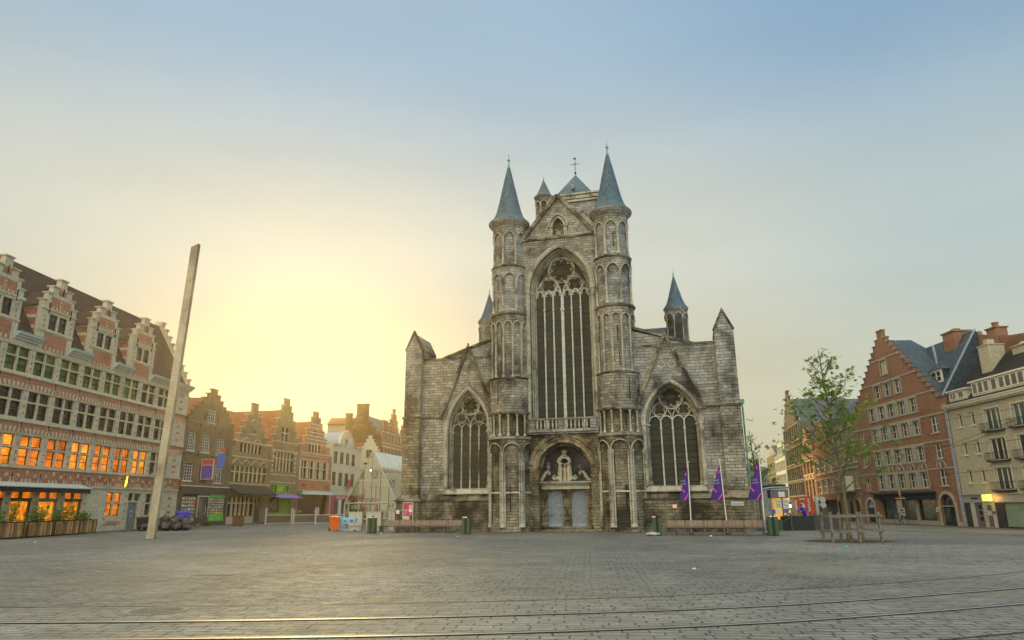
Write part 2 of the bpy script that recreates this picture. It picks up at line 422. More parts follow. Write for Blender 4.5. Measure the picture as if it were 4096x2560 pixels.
M_dark=plain('dark_void',(.006,.006,.006),.9)
def church_glass():
    t=NT('storm_glazing'); uv=t.co('UV'); ob=t.co()
    bk=t.n('TexBrick'); bk.offset=0.
    t.set(bk,Vector=uv,Color1=(.036,.040,.026),Color2=(.022,.026,.018),Mortar=(.006,.004,.003),Scale=1.,Mortar_Size=.022,Mortar_Smooth=.2,Bias=0.,Brick_Width=9.,Row_Height=.40)
    n=t.noise(ob,11,5,.75); n2=t.noise(ob,1.3,4)
    col=t.mix(1,bk.outputs[0],t.ramp(n,[(.3,.35),(.72,2.1)]),'MULTIPLY')
    col=t.mix(t.ramp(n2,[(.45,0.),(.7,.5)]),col,(.05,.04,.022))
    t.set(t.b,Base_Color=col,Roughness=.6,Specular_IOR_Level=.25)
    t.bump(t.math('SUBTRACT',n,bk.outputs[1]),.02)
    return t.m
M_cgl=church_glass()
CH=empty('church',(3.6,48.8,0),-14.5,'grey and sooty limestone gothic church with twin round turrets and blue slate cones','church')
def splay(mb,pa,ya,pb,yb):
    for i in range(len(pa)-1):
        a,b,c,d=pa[i],pa[i+1],pb[i+1],pb[i]
        mb.face([(a[0],ya,a[1]),(b[0],ya,b[1]),(c[0],yb,c[1]),(d[0],yb,d[1])])
def twall(name,outline,holes,mat,y0=0,y1=.9,parent=CH):
    m=MB(); m.poly(outline,y0,y1,holes); return m.build(name,mat,parent)
# west wall of the nave with great window, portal and gable niche
WA,WS,WH,WB=2.30,17.3,3.35,6.95
big_o=arch(0,WS,WA,WH,0,14,WB); por_o=arch(-.05,4.4,1.85,1.6,0,12,0.02); nic_o=arch(0,22.35,.42,.72,0,8,21.7)
m=MB(); 
wz=[(-2.9,.0),(-1.95,0),(-1.95,.02)]
m.poly([(-2.9,6.7),(-2.9,21.45),(2.9,21.45),(2.9,6.7)],0,1.2,[big_o])
WW=m.build('west_wall',M_st,CH)
m=MB(); pl=por_o; m.poly([(-2.9,0),(pl[0][0],0)]+pl+[(pl[-1][0],0),(2.9,0),(2.9,6.7),(-2.9,6.7)],.02,1.5); m.build('portal_wall',M_mid,CH)
m=MB(); m.poly([(-2.75,21.52),(2.75,21.52),(0,24.8)],.05,.8,[nic_o]); g=m.build('gable',M_st,CH)
m=MB(); m.poly(arch(0,22.35,.42,.72,.0,8,21.7),.5,.6)
m.build('niche_back',M_mid,g)
m=MB()
m.band(arch(0,22.35,.42,.72,.0,8,21.9),arch(0,22.35,.42,.72,.16,8,21.9),-.06,.1)
m.band(arch(0,22.35,.42,.72,.24,8),arch(0,22.35,.42,.72,.34,8),-.12,.1)
for sx in(-1,1):
    for q,(xx,rr) in enumerate(((.50,.05),(.64,.05))): m.tube([(sx*xx,-.06,21.56),(sx*xx,-.06,22.3)],rr,8); m.box(sx*xx-.08,sx*xx+.08,-.16,.05,22.3,22.4)
m.box(-.18,.18,.1,.5,21.75,22.0); m.build('niche_arch',M_trim,g)
m=MB(); m.box(-.2,.2,.0,.1,21.56,21.9); m.box(-.05,.05,-.05,.02,21.62,21.76); m.build('niche_pedestal',M_trimd,g)
m=MB()
for sx in(-1,1):
    a=Vector((sx*2.95,0,21.42)); b=Vector((0,0,24.98)); d=(b-a).normalized(); nrm=Vector((-d.z,0,d.x))*(.13 if sx<0 else -.13)
    P=[a-nrm,a+nrm,b+nrm,b-nrm]
    m.poly([(p.x,p.z) for p in P],-.16,.9)
m.build('gable_coping',M_trimd,g)
m=MB(); m.box(-2.9,2.9,-.14,.1,21.38,21.52); m.build('string_course',M_trimd,CH)
m=MB(); m.poly([(-2.6,8),(2.6,8),(2.6,21.3),(0,24.4),(-2.6,21.3)],1.2,9.4); m.build('nave_roof',M_slate2,CH)
def jamb(name,cx,a,zs,h,zb,dep,inn,parent,nsh=3,mat=M_trim):
    """stepped reveal with shafts and moulded arch"""
    m=MB(); steps_=nsh
    for k in range(steps_):
        t0=-(inn*k/steps_); t1=-(inn*(k+1)/steps_); y0=dep*k/steps_; y1=dep*(k+1)/steps_
        pa=arch(cx,zs,a,h,t0,14,zb); pb=arch(cx,zs,a,h,t1,14,zb)
        splay(m,pa,y0+.001,pa,y1); splay(m,pa,y1,pb,y1)
        tt=(t0+t1)/2
        path=[(x,y1-.05,z) for x,z in arch(cx,zs,a,h,tt,14,zb)]
        m.tube(path,inn/steps_*.42,7)
        for sx in (-1,1):
            xx=cx+sx*(a+tt); m.box(xx-.11,xx+.11,y1-.16,y1+.02,zs-.12,zs+.02); m.box(xx-.09,xx+.09,y1-.14,y1+.02,zb,zb+.25)
    # hood
    m.band(arch(cx,zs,a,h,.02,14),arch(cx,zs,a,h,.27,14),-.07,.02)
    m.tube([(x,-.06,z) for x,z in arch(cx,zs,a,h,.16,14)],.10,8)
    m.tube([(x,-.08,z) for x,z in arch(cx,zs,a,h,.32,14)],.045,6)
    for sx in (-1,1):
        m.box(cx+sx*(a+.03),cx+sx*(a+.30),-.06,.02,zb,zs)
        m.tube([(cx+sx*(a+.16),-.06,zb),(cx+sx*(a+.16),-.06,zs)],.085,8); m.box(cx+sx*(a+.02),cx+sx*(a+.31),-.18,.03,zs-.1,zs+.04)
    return m.build(name,mat,parent)
# great window
yw=1.0; ga=2.02
m=MB(); T=lambda path,r,n=6,**k: m.tube([(x,yw-.12,z) for x,z in path],r,n,**k)
for x in(-1.38,-.70,.70,1.38): T([(x,WB-.1),(x,17.0)],.062); m.box(x-.085,x+.085,yw-.22,yw,15.95,16.06)
for dx in(-.075,.075,0): T([(dx,WB-.1),(dx,17.1)],.075 if dx==0 else .045)
m.box(-.17,.17,yw-.26,yw,15.9,16.05)
for xl,xr in((-ga,-1.38),(-1.38,-.70),(-.70,-.05),(.05,.70),(.70,1.38),(1.38,ga)):
    T(arch((xl+xr)/2,16.95,(xr-xl)/2,.62,0,7),.055)
    cx_=(xl+xr)/2
    for s in(-1,1): T([(cx_+s*.27,17.1),(cx_+s*.13,17.12),(cx_+s*.16,17.3)],.028,5)
TR=m.build('great_window',M_trac,CH,True,label='tall six-light pointed window above the doors'); m=MB()
for sx in(-1,1):
    T(arch(sx*1.03,16.95,.97,1.86,0,10),.07); T(circ(sx*.99,17.95,.64,28),.05,close=True); T(circ(sx*.99,17.95,.56,24),.03,5,close=True)
    T(foil(sx*.99,17.95,.57,4,6,PI/4),.035,5,close=True)
T(circ(0,19.12,1.0,36),.065,close=True); T(foil(0,19.12,.92,8,5,PI/8),.035,5,close=True)
T(arch(0,WS,ga,3.25,0,12),.06)
m.build('tracery',M_trim,TR,True)
m=MB(); m.poly(arch(0,WS,ga+.12,3.3,0,14,WB-.1),yw,yw+.03); m.build('pane',M_cgl,TR)
m=MB(); ir=.018
def bars(m,cx,cz,r,n=4,y=yw-.06):
    m.tube([(x,y,z) for x,z in circ(cx,cz,r*.52,20)],ir,4,close=True)
    m.tube([(x,y,z) for x,z in circ(cx,cz,r*.52,4,PI/2)],ir,4,close=True)
    for k in range(n): 
        a=PI/2+2*PI*k/n; m.tube([(cx+r*.52*cos(a),y,cz+r*.52*sin(a)),(cx+r*.95*cos(a),y,cz+r*.95*sin(a))],ir,4)
bars(m,0,19.12,1.0,8); bars(m,-.99,17.95,.62); bars(m,.99,17.95,.62); m.build('window_bars',plain('rusty_iron',(.05,.022,.014),.8,.2),TR)
jamb('window_reveal',0,WA,WS,WH,WB,yw,WA-ga,TR)
# balustrade
m=MB(); bx=[-2.35,2.25]
m.box(-2.55,2.45,-.42,-.16,7.6,7.7); m.box(-2.6,2.5,-.4,.05,6.72,6.92); m.box(-2.6,2.5,-.3,.3,6.6,6.73)
for a,b in((-2.5,-2.05),(-.33,.12),(1.95,2.4)): m.box(a,b,-.40,-.18,6.9,7.62)
BL=m.build('balustrade',M_grey,CH)
pr=[(.06,0),(.06,.04),(.035,.07),(.065,.2),(.07,.28),(.04,.45),(.035,.52),(.06,.58),(.06,.66)]
bm_=MB(); bm_.lathe(pr,0,-.29,10); b0=bm_.build('baluster',M_trim,BL,True); b0.location=(-1.86,0,6.93)
for x in [-1.86+.28*k for k in range(1,6)]+[.30+.28*k for k in range(6)]:
    c=b0.copy(); COL.objects.link(c); c.parent=BL; c.location=(x,0,6.93)
M_carv=masonry('carved_buff_stone',(.36,.31,.20),(.22,.18,.12),(.08,.07,.05),.5,.4,.008,stain=(.03,.025,.02),amt=.85,ss=1.2,thr=.5,wob=.02,bump=.05,var=(.30,.17,.07))
# portal
PX=-.1
m=MB(); m.poly([(-2.1,0),(1.9,0),(1.9,6.1),(-2.1,6.1)],1.45,1.6,[[(PX-1.45,.3),(PX-1.45,2.8),(PX-.28,2.8),(PX-.28,.3)],[(PX+.22,.3),(PX+.22,2.8),(PX+1.40,2.8),(PX+1.40,.3)]])
M_tymp=plain('sooty_plaster',(.075,.075,.075),.9,0,.6,1.4,bump=.01)
PT=m.build('portal',M_tymp,CH,label='baroque double doorway under a round arch')
m=MB()
for k,(t,r,y) in enumerate(((.06,.075,.25),(-.12,.07,.62),(.30,.10,.02),(.50,.12,-.05),(.18,.06,.1),(.64,.05,-.1))):
    m.tube([(x,y,z) for x,z in arch(-.05,4.4,1.85,1.6,t,16)],r,7)
m.band(arch(-.05,4.4,1.85,1.6,.0,16),arch(-.05,4.4,1.85,1.6,.62,16),-.02,.1)
for i in range(25): # carved ring of small blocks
    a=PI*(i+.5)/25; x=-.05-cos(a)*1.76; z=4.4+sin(a)*1.53; m.box(x-.05,x+.05,.28,.5,z-.06,z+.06)
for sx in(-1,1):
    x=-.05+sx*2.15
    m.box(x-.36,x+.36,-.22,.9,4.25,4.42); m.box(x-.28,x+.28,-.16,.8,4.12,4.25); m.hexa([(x-.1,-.02,3.75),(x+.1,-.02,3.75),(x+.1,.7,3.75),(x-.1,.7,3.75)],[(x-.28,-.14,4.12),(x+.28,-.14,4.12),(x+.28,.8,4.12),(x-.28,.8,4.12)])
    for q in(-.1,.1): m.tube([(x+q,.12,.1),(x+q,.12,3.8)],.08,8)
m.build('archivolt',M_carv,PT,True)
m=MB()
m.box(PX-2.0,PX+1.95,.45,1.45,3.28,3.36); m.box(PX-1.95,PX+1.9,.52,1.45,3.2,3.28); m.box(PX-1.75,PX+1.7,.75,1.45,2.83,3.2)
m.build('cornice',M_trim,PT)
m=MB()
for x0,x1 in((PX-1.85,PX-1.45),(PX-.28,PX+.22),(PX+1.40,PX+1.80)):
    m.box(x0,x1,1.08,1.45,.3,2.85)
    for z in(.3,.75,1.1,1.6,2.2,2.68): m.box(x0-.04,x1+.04,.98,1.4,z,z+.12 if z>.3 else z+.3)
    for q in(.3,.7): xx=x0+(x1-x0)*q; m.tube([(xx,1.06,.6),(xx,1.06,2.7)],.055,6)
m.build('door_pilasters',M_carv,PT)
m=MB()
for c in(PX-.865,PX+.81):
    m.band(arch(c,2.38,.59,.42,-.02,5,2.3),[(c-.62,2.3)]+[(x,max(z,2.4)) for x,z in arch(c,2.38,.62,.5,.02,5)]+[(c+.62,2.3)],1.1,1.44)
    for k in range(-2,3): 
        m.hexa([(c+k*.2-.05,.98,2.78),(c+k*.2+.05,.98,2.78),(c+k*.2+.05,1.4,2.78),(c+k*.2-.05,1.4,2.78)],[(c+k*.23-.08,.98,3.05),(c+k*.23+.08,.98,3.05),(c+k*.23+.08,1.4,3.05),(c+k*.23-.08,1.4,3.05)])
m.build('door_arch_blocks',M_carv,PT)
M_door=masonry('pale_blue_boards',(.27,.32,.36),(.25,.30,.34),(.14,.17,.19),.16,6,.006,stain=(.16,.17,.16),amt=.5,ss=2.5,thr=.56,wob=0,bump=.01,off=0)
for i,c in enumerate((PX-.865,PX+.81)):
    m=MB(); m.box(c-.6,c+.6,1.3,1.36,.3,2.82)
    d=m.build('door',M_door,PT,label='left pale blue church door with a small wicket' if i==0 else 'right pale blue church door')
    m=MB(); m.box(c-.6,c+.6,1.27,1.31,.3,.5); m.build('kick_panel',plain('door_panel_blue',(.26,.33,.39),.5),d)
    if i==0:
        m=MB(); m.box(c-.08,c+.58,1.26,1.3,1.94,1.98); m.box(c-.01,c+.0,1.28,1.3,.5,1.94); m.build('wicket_frame',plain('worn_brown_paint',(.25,.22,.18),.6),d)
        m=MB(); m.box(c-.42,c-.22,1.27,1.3,1.06,1.09); m.box(c+.22,c+.4,1.27,1.3,1.04,1.07); m.box(c-.38,c-.15,1.285,1.3,1.5,1.515); m.build('letter_slot',M_iron,d)
    else:
        m=MB(); m.box(c-.42,c-.25,1.285,1.3,1.5,1.515); m.box(c-.42,c-.2,1.285,1.3,1.2,1.21); m.build('latch',M_iron,d)
m=MB(); m.box(-1.75,1.6,.7,1.5,0,.3); m.box(-2.2,2.1,-.1,.9,0,.12); m.box(-1.55,-.3,.66,.71,.12,.26); m.build('door_step',M_low,PT)
# aedicule with statue, urns and scrolls
m=MB(); ax=PX-.08
for sx in(-1,1):
    m.box(ax+sx*.28-.09,ax+sx*.28+.09,.8,1.3,3.36,4.62); m.box(ax+sx*.28-.14,ax+sx*.28+.14,.72,1.3,4.55,4.66)
    m.tube([(ax+sx*.42,.9,3.45),(ax+sx*.52,.85,3.62),(ax+sx*.75,.8,3.52),(ax+sx*.85,.85,3.66),(ax+sx*.75,.85,3.78),(ax+sx*.66,.85,3.68)],[.13,.12,.12,.10,.08,.06],7)
    m.tube([(ax+sx*.42,.9,3.45),(ax+sx*.45,.9,4.0),(ax+sx*.40,.9,4.5)],[.12,.05,.04],6)
    x=ax+sx*1.25; s=sx
    m.tube([(x+s*.62,.8,3.42),(x+s*.40,.8,3.5),(x+s*.22,.8,3.8),(x+s*.08,.8,4.0),(x-s*.12,.8,4.02),(x-s*.2,.8,3.9),(x-s*.1,.8,3.82)],[.1,.12,.12,.1,.08,.06,.05],8)
m.band(arch(ax,4.66,.3,.3,0,7),arch(ax,4.66,.3,.3,.15,7),.75,1.3); m.tube([(x,.74,z) for x,z in arch(ax,4.66,.3,.3,.17,7)],.05,6)
m.build('statue_niche',M_trim,PT)
m=MB(); m.lathe([(.0,0),(.14,0),(.2,.15),(.12,.26),(.22,.36),(.24,.42),(.1,.5),(.0,.52)],ax,.9,12,z=5.05); m.build('crowned_emblem',M_trim,PT,True)
for sx in(-1,1):
    m=MB(); m.lathe([(.0,0),(.13,0),(.1,.06),(.05,.12),(.13,.26),(.15,.34),(.09,.42),(.07,.48),(.13,.56),(.15,.6),(.0,.66)],ax+sx*1.15,.8,12,z=4.06); m.build('urn',M_trimd,PT,True)
m=MB(); m.lathe([(.0,0),(.16,0),(.15,.3),(.12,.6),(.15,.8),(.13,.92),(.06,.98),(.05,1.02),(.085,1.08),(.09,1.16),(.05,1.24),(0,1.26)],0,0,12)
m.tube([(.13,0,.9),(.2,-.08,.72),(.08,-.18,.62)],[.05,.045,.03],6); m.tube([(-.13,0,.9),(-.2,-.08,.7),(-.1,-.18,.8)],[.05,.045,.03],6)
m.tube([(-.1,-.14,.5),(.05,-.15,.3),(.12,-.13,.05)],[.03,.05,.04],6)
o=m.build('statue',plain('flesh_tinted_stone',(.40,.31,.22),.85,0,.3,8),PT,True); o.location=(ax,.98,3.38)
# aisle walls with windows and steep gablets
def aisle(sx,cx,a,h,name):
    zs,zb=7.1,2.95
    X=lambda x: sx*x
    o=arch(cx,zs,a,h,0,12,zb)
    out=[(X(5.0),2.4),(X(10.75),2.4),(X(10.75),12.5),(X(8.7),12.55),(X(5.0),12.55)]
    W_=MB().poly(out,0,.9,[o]).build('aisle_wall',M_grey if sx>0 else M_st,CH,label='%s aisle wall'%name)
    m=MB(); m.poly([(X(9.0),12.62),(X(5.0),12.62),(X(5.0),13.75)],.0,.8); m.build('lean_to_gable',M_grey,W_)
    m=MB()
    P=[(X(9.1),12.5),(X(5.0),13.9),(X(5.0),14.05),(X(9.1),12.68)]; m.poly(P,-.14,.9)
    m.box(X(5.2),X(10.75),-.08,.3,12.5,12.62); m.build('wall_coping',M_trimd,W_)
    m=MB(); gx=cx-sx*.05 if sx<0 else cx-.12
    hw=a+.5; fz=8.0
    k=arch(cx,zs,a,h,.26,12); k=[p for p in k if p[1]>fz+.05]
    m.poly([(k[0][0],fz),(gx-hw,fz),(gx,13.05),(gx+hw,fz),(k[-1][0],fz)]+k[::-1],-.12,0.02)
    m.build('gablet',M_st if sx<0 else M_grey,W_)
    m=MB()
    for s in(-1,1):
        A=Vector((gx+s*(hw+.12),0,fz-.05)); B=Vector((gx,0,13.32)); d=(B-A).normalized(); n=Vector((-d.z,0,d.x))*(.10*(-s))
        m.poly([(p.x,p.z) for p in (A-n,A+n,B+n,B-n)],-.34,.02)
    m.poly([(gx-.09,13.1),(gx+.09,13.1),(gx+.02,13.62),(gx-.02,13.62)],-.3,-.1)
    m.build('gablet_coping',M_trimd,W_)
    m=MB()
    for s in(-1,1):
        m.tube([(x,-.13,z) for x,z in circ(gx+s*.36,11.15,.27,16)],.03,5,close=True); m.tube([(x,-.13,z) for x,z in foil(gx+s*.36,11.15,.26,4,5,0)],.035,5,close=True)
    m.build('quatrefoils',M_trim,W_)
    # window
    yy=.75; g=a-.16
    m=MB(); T=lambda path,r,n=6,**k: m.tube([(x,yy-.1,z) for x,z in path],r,n,**k)
    sc_=g/1.33; L=[cx-g,cx-g/2,cx,cx+g/2,cx+g]
    for x in L[1:4]: T([(x,zb),(x,7.35)],.058); m.box(x-.085,x+.085,yy-.2,yy,6.75,6.83)
    for i in range(4): T(arch((L[i]+L[i+1])/2,7.25,g/4,.42,0,6),.045)
    wd=m.build('aisle_window',M_trac if sx>0 else M_trim,CH,True,label='%s aisle window of four lights'%name); m=MB()
    for s in(-1,1):
        T(arch(cx+s*g/2,7.25,g/2,1.35*1,0,8),.042); T(circ(cx+s*g*.52,8.1,.40*sc_,22),.04,close=True); T(foil(cx+s*g*.52,8.1,.36*sc_,4,5,PI/4),.03,5,close=True)
    T(circ(cx,9.0-(.05 if sx>0 else 0),.68*sc_,28),.06,close=True); T(foil(cx,9.0,.62*sc_,8,5,PI/8),.03,5,close=True)
    m.build('tracery',M_trim,wd,True)
    m=MB(); m.poly(arch(cx,zs,g+.1,h-.08,0,12,zb-.05),yy,yy+.03); m.build('pane',M_cgl,wd)
    m=MB(); bars(m,cx,9.0,.66*sc_,8,yy-.06); m.build('window_bars',bpy.data.materials['rusty_iron'],wd)
    jamb('window_reveal',cx,a,zs,h,zb,yy,.16,wd,2)
    m=MB(); x0,x1=sorted((X(5.2),cx+sx*(a+.35)))
    m.hexa([(cx-a-.3,-.25,2.56),(cx+a+.3,-.25,2.56),(cx+a+.3,.8,2.56),(cx-a-.3,.8,2.56)],[(cx-a-.1,.0,2.94),(cx+a+.1,.0,2.94),(cx+a+.1,.8,2.96),(cx-a-.1,.8,2.96)]); m.build('window_sill',M_trim,wd)
    # string, plinth, buttress
    m=MB(); m.box(X(cx*sx+a+.45),X(12.06),-.1,.1,8.08,8.2); m.build('string_course',M_trimd,W_)
    m=MB(); x0,x1=sorted((X(5.1),X(12.0)))
    m.hexa([(x0,-.32,2.18),(x1,-.32,2.18),(x1,.4,2.18),(x0,.4,2.18)],[(x0,-.005,2.55),(x1,-.005,2.55),(x1,.4,2.55),(x0,.4,2.55)])
    m.box(x0,x1,-.36,.3,2.10,2.18); m.build('plinth_weathering',M_trimd,W_)
    m=MB(); m.box(x0,x1,-.26,.4,0,2.12); m.box(x0,x1,-.34,-.2,0,.45); m.build('plinth',M_low,W_)
    b0,b1=sorted((X(10.7),X(12.0))); c=(b0+b1)/2
    m=MB(); m.box(b0,b1,-.62,3,2.5,8.1); bl=m.build('buttress',M_mid if sx<0 else M_st,CH,label='%s corner buttress'%name)
    m=MB(); m.box(b0+.04*(sx>0),b1-.04*(sx<0),-.5,2.6,8.1,13.35); m.build('upper_shaft',M_grey,bl)
    m=MB(); m.poly([(b0-.0,13.3),(b1,13.3),(b1-.02,13.45),(c+.1,14.55),(c-.1,14.55),(b0+.02,13.45)],-.5,2.6)
    m.build('saddle_roof',M_grey,bl)
    m=MB(); m.poly([(b0-.08,13.28),(b0+.06,13.28),(c+.04,14.6),(c-.06,14.72)],-.58,-.3); m.poly([(b1+.08,13.28),(c+.06,14.72),(c-.04,14.6),(b1-.06,13.28)],-.58,-.3)
    m.poly([(c-.1,14.5),(c+.1,14.5),(c,14.85)],-.6,-.25); m.build('cap_coping',M_trimd,bl)
    m=MB(); m.box(b0-.06,b1+.06,-.72,1,8.04,8.18); m.build('string_band',M_trimd,bl)
    m=MB(); q0,q1=b0-.28,b1+.28
    m.hexa([(q0,-1.05,2.16),(q1,-1.05,2.16),(q1,1,2.16),(q0,1,2.16)],[(b0-.01,-.63,2.56),(b1+.01,-.63,2.56),(b1+.01,1,2.56),(b0-.01,1,2.56)])
    m.box(q0-.05,q1+.05,-1.1,1,2.08,2.16); m.build('base_weathering',M_trimd,bl)
    m=MB(); m.box(b0-.2,b1+.2,-.96,2.5,0,2.1); m.build('buttress_base',M_low,bl)
    m=MB(); m.box(X(11.0),X(11.9),.9,18,0,12.2); m.build('side_wall',M_grey,W_)
    return W_
aisle(-1,-7.15,1.50,2.95,'left'); AR=aisle(1,7.5,1.74,2.75,'right')
m=MB(); m.tube([(12.16,.15,.2),(12.16,.15,8.3),(12.05,.5,8.5)],.06,8); m.box(12.02,12.3,0,.3,8.25,8.5); m.build('downpipe',M_copper,AR)
# roofs behind
m=MB(); m.poly([(2.6,12.3),(10.9,12.2),(10.9,12.35),(2.6,15.2)],1.0,6.5); m.poly([(-2.6,12.3),(-2.6,15.2),(-10.9,12.35),(-10.9,12.2)],1.0,6.5); m.build('aisle_roof',M_slate,CH)
m=MB()
m.hexa([(-8.6,7,12.3),(8.6,7,12.3),(8.6,13,12.3),(-8.6,13,12.3)],[(-7.4,9.9,16.3),(7.4,9.9,16.3),(7.4,10.1,16.3),(-7.4,10.1,16.3)]); m.build('transept_roof',M_slate,CH)
# round turrets
def arcade(m,col,cx,cy,r,ro,z0,zs,zt,n,kind,ph=0,cr=.07,na=6):
    """blind arcade wrapped on a drum: spandrels out to ro, shafts in col"""
    w=2*PI/n
    def P(a,rr,z): return (cx+rr*sin(a),cy-rr*cos(a),z)
    for k in range(n):
        ac=R(ph)+w*k
        if cos(ac)<-.35: continue
        ha=w*.5-cr/ro*.9; hw=ha*ro
        rise=hw if kind=='round' else hw*1.25
        prev=None
        pts=[(x/ro,z) for x,z in arch(0,zs,hw,rise,0,na)]
        pts=[(-w/2,zs)]+pts+[(w/2,zs)]
        for (a0,za),(a1,zb) in zip(pts,pts[1:]):
            A0,A1=ac+a0,ac+a1
            if A1-A0>1e-5: m.face([P(A0,ro,za),P(A1,ro,zb),P(A1,ro,zt),P(A0,ro,zt)],[(A0*ro,za),(A1*ro,zb),(A1*ro,zt),(A0*ro,zt)])
            m.face([P(A0,r,za),P(A1,r,zb),P(A1,ro,zb),P(A0,ro,za)],[(0,za),(0,zb),(.1,zb),(.1,za)])
        mp=[P(ac+a,ro+.015,z) for a,z in [(x/ro,z) for x,z in arch(0,zs,hw,rise,.03,na)]]
        col.tube(mp,.045,5)
        a=ac+w/2
        q=P(a,ro-.03,0)
        col.lathe([(cr*1.5,0),(cr*1.6,.12),(cr*1.1,.2),(cr,.25),(cr,zs-z0-.22),(cr*1.1,zs-z0-.2),(cr*1.7,zs-z0-.06),(cr*1.8,zs-z0)],q[0],q[1],8,z=z0)
def slit(m,cx,cy,r,ang,z0,z1,w=.07):
    a=R(ang); d=Vector((sin(a),-cos(a),0)); t=Vector((cos(a),sin(a),0)); c=Vector((cx,cy,0))
    p=[c+d*(r-.1)-t*w/2,c+d*(r+.012)-t*w/2,c+d*(r+.012)+t*w/2,c+d*(r-.1)+t*w/2]
    m.hexa([(q.x,q.y,z0) for q in p][::-1],[(q.x,q.y,z1) for q in p][::-1])
def turret(cx,side):
    cy=.35; N=44
    lean=0.10 if side>0 else -.0
    m=MB(); m.lathe([(1.60,0),(1.56,.3),(1.46,.45),(1.46,6.3)],cx,cy,N)
    t=m.build('round_turret',M_low,CH,True,label=('left' if side<0 else 'right')+' round turret of the west front')
    m=MB(); m.lathe([(1.24,6.3),(1.24,8.1)],cx,cy,N); m.build('gallery_core',M_mid,t,True)
    m=MB(); m.lathe([(1.50,8.1),(1.53,10.55)],cx,cy,N); m.build('rubble_drum',M_st,t,True)
    m=MB(); m.lathe([(1.24,10.6),(1.24,15.6)],cx,cy,N); m.build('middle_drum',M_st,t,True); m=MB(); m.lathe([(1.24,15.5),(1.24,19.2)],cx,cy,N); m.lathe([(1.16,19.2),(1.16,22.6)],cx,cy,N); m.build('upper_drum',M_grey,t,True)
    a1,c1=MB(),MB()
    ph={-1:-34,1:-50}[side]
    arcade(a1,c1,cx,cy,1.46,1.58,.3,5.35,6.3,7,'round',ph,.10)
    for k in range(7):
        a=R(ph)+2*PI*(k+.5)/7
        if cos(a)<-.3: continue
        for d in(-.17,.17):
            c1.lathe([(.08,0),(.06,.15),(.055,4.9),(.09,5.05)],cx+1.54*sin(a+d/1.5),cy-1.54*cos(a+d/1.5),7,z=.3)
    a1.build('lower_arcade',M_low,t,True); c1.build('lower_shafts',M_trim,t,True)
    c2=MB()
    for k in range(14):
        a=2*PI*(k+.3)/14
        if cos(a)<-.2: continue
        c2.lathe([(.13,0),(.13,.08),(.075,.16),(.065,.22),(.06,1.35),(.12,1.5),(.13,1.6)],cx+1.42*sin(a),cy-1.42*cos(a),8,z=6.5)
    c2.build('gallery_colonnettes',M_trim,t,True)
    a3,c3=MB(),MB()
    arcade(a3,c3,cx,cy,1.24,1.36,10.7,14.55,15.45,12,'pointed',8,.075)
    arcade(a3,c3,cx,cy,1.24,1.35,15.65,18.1,19.15,8,'pointed',14 if side<0 else 5,.085)
    arcade(a3,c3,cx,cy,1.16,1.27,19.4,21.5,22.6,8,'pointed',14 if side<0 else 5,.085)
    a3.build('upper_arcades',M_st,t,True); c3.build('upper_shafts',M_trim,t,True)
    def ring(z,r,h,ri=1.2,mat=M_trimd,nm='string_ring'):
        m=MB(); m.lathe([(ri,z-h),(r-.06,z-h*.75),(r,z-h*.2),(r,z),(ri,z+.05)],cx,cy,N); m.build(nm,mat,t,True)
    ring(6.45,1.68,.2,1.2,M_trim); ring(8.2,1.66,.22); ring(10.7,1.62,.16); ring(15.58,1.50,.17); ring(19.3,1.42,.15)
    m=MB()
    for k in range(7):
        A=R(ph)+2*PI*k/7
        if cos(A)<-.3: continue
        m.lathe([(1.4,-.06),(1.56,-.05),(1.56,.03),(1.44,.08)],cx,cy,6,math.degrees(A)-19,math.degrees(A)+19,z=2.6)
    m.build('bay_ledges',M_trim,t)
    m=MB(); m.lathe([(1.2,22.55),(1.28,22.6),(1.45,22.8),(1.60,22.95),(1.62,23.1),(1.5,23.15)],cx,cy,N); m.build('corbel_ring',M_grey,t,True)
    m=MB(); H=5.35
    m.lathe([(1.56,0),(1.58,.03),(1.30,.28),(1.12,.62),(.98,1.0),(.80,1.75),(.56,2.9),(.30,4.1),(.10,5.0),(.03,H)],cx,cy,N,z=23.12,uvr=1.0); m.build('spire',M_slate,t,True)
    m=MB(); m.lathe([(.15,4.75),(.05,H),(.04,H+.1),(.11,H+.17),(.13,H+.24),(.09,H+.33),(.03,H+.4),(.02,H+.75),(0,H+.85)],cx,cy,12,z=23.12); m.build('finial',M_copper,t,True)
    m=MB(); f={-1:(-12,-40),1:(14,30)}[side]
    sl=[(f[0],20.0,21.2,1.16),(f[0]-24*side*-1 if side<0 else f[0]+8,16.0,17.0,1.24)]
    if side<0: S=[(-14,20.0,21.15,1.16),(-30,17.4,18.3,1.24),(-30,15.9,16.8,1.24),(-14,13.3,14.4,1.24),(-14,11.3,12.5,1.24),(-22,8.7,10.1,1.52),(-18,6.7,7.9,1.24),(-20,3.9,5.0,1.46),(12,1.35,3.1,1.5)]
    else: S=[(12,20.0,21.15,1.16),(26,17.6,18.5,1.24),(27,15.9,17.0,1.24),(10,12.9,14.0,1.24),(14,11.1,12.2,1.24),(34,8.8,10.2,1.52),(24,6.7,7.9,1.24),(-15,3.9,5.0,1.46),(12,1.35,3.1,1.5)]
    for a,z0,z1,r in S: slit(m,cx,cy,r,a,z0,z1)
    m.build('arrow_slits',M_dark,t)
turret(-3.97,-1); turret(3.97,1)
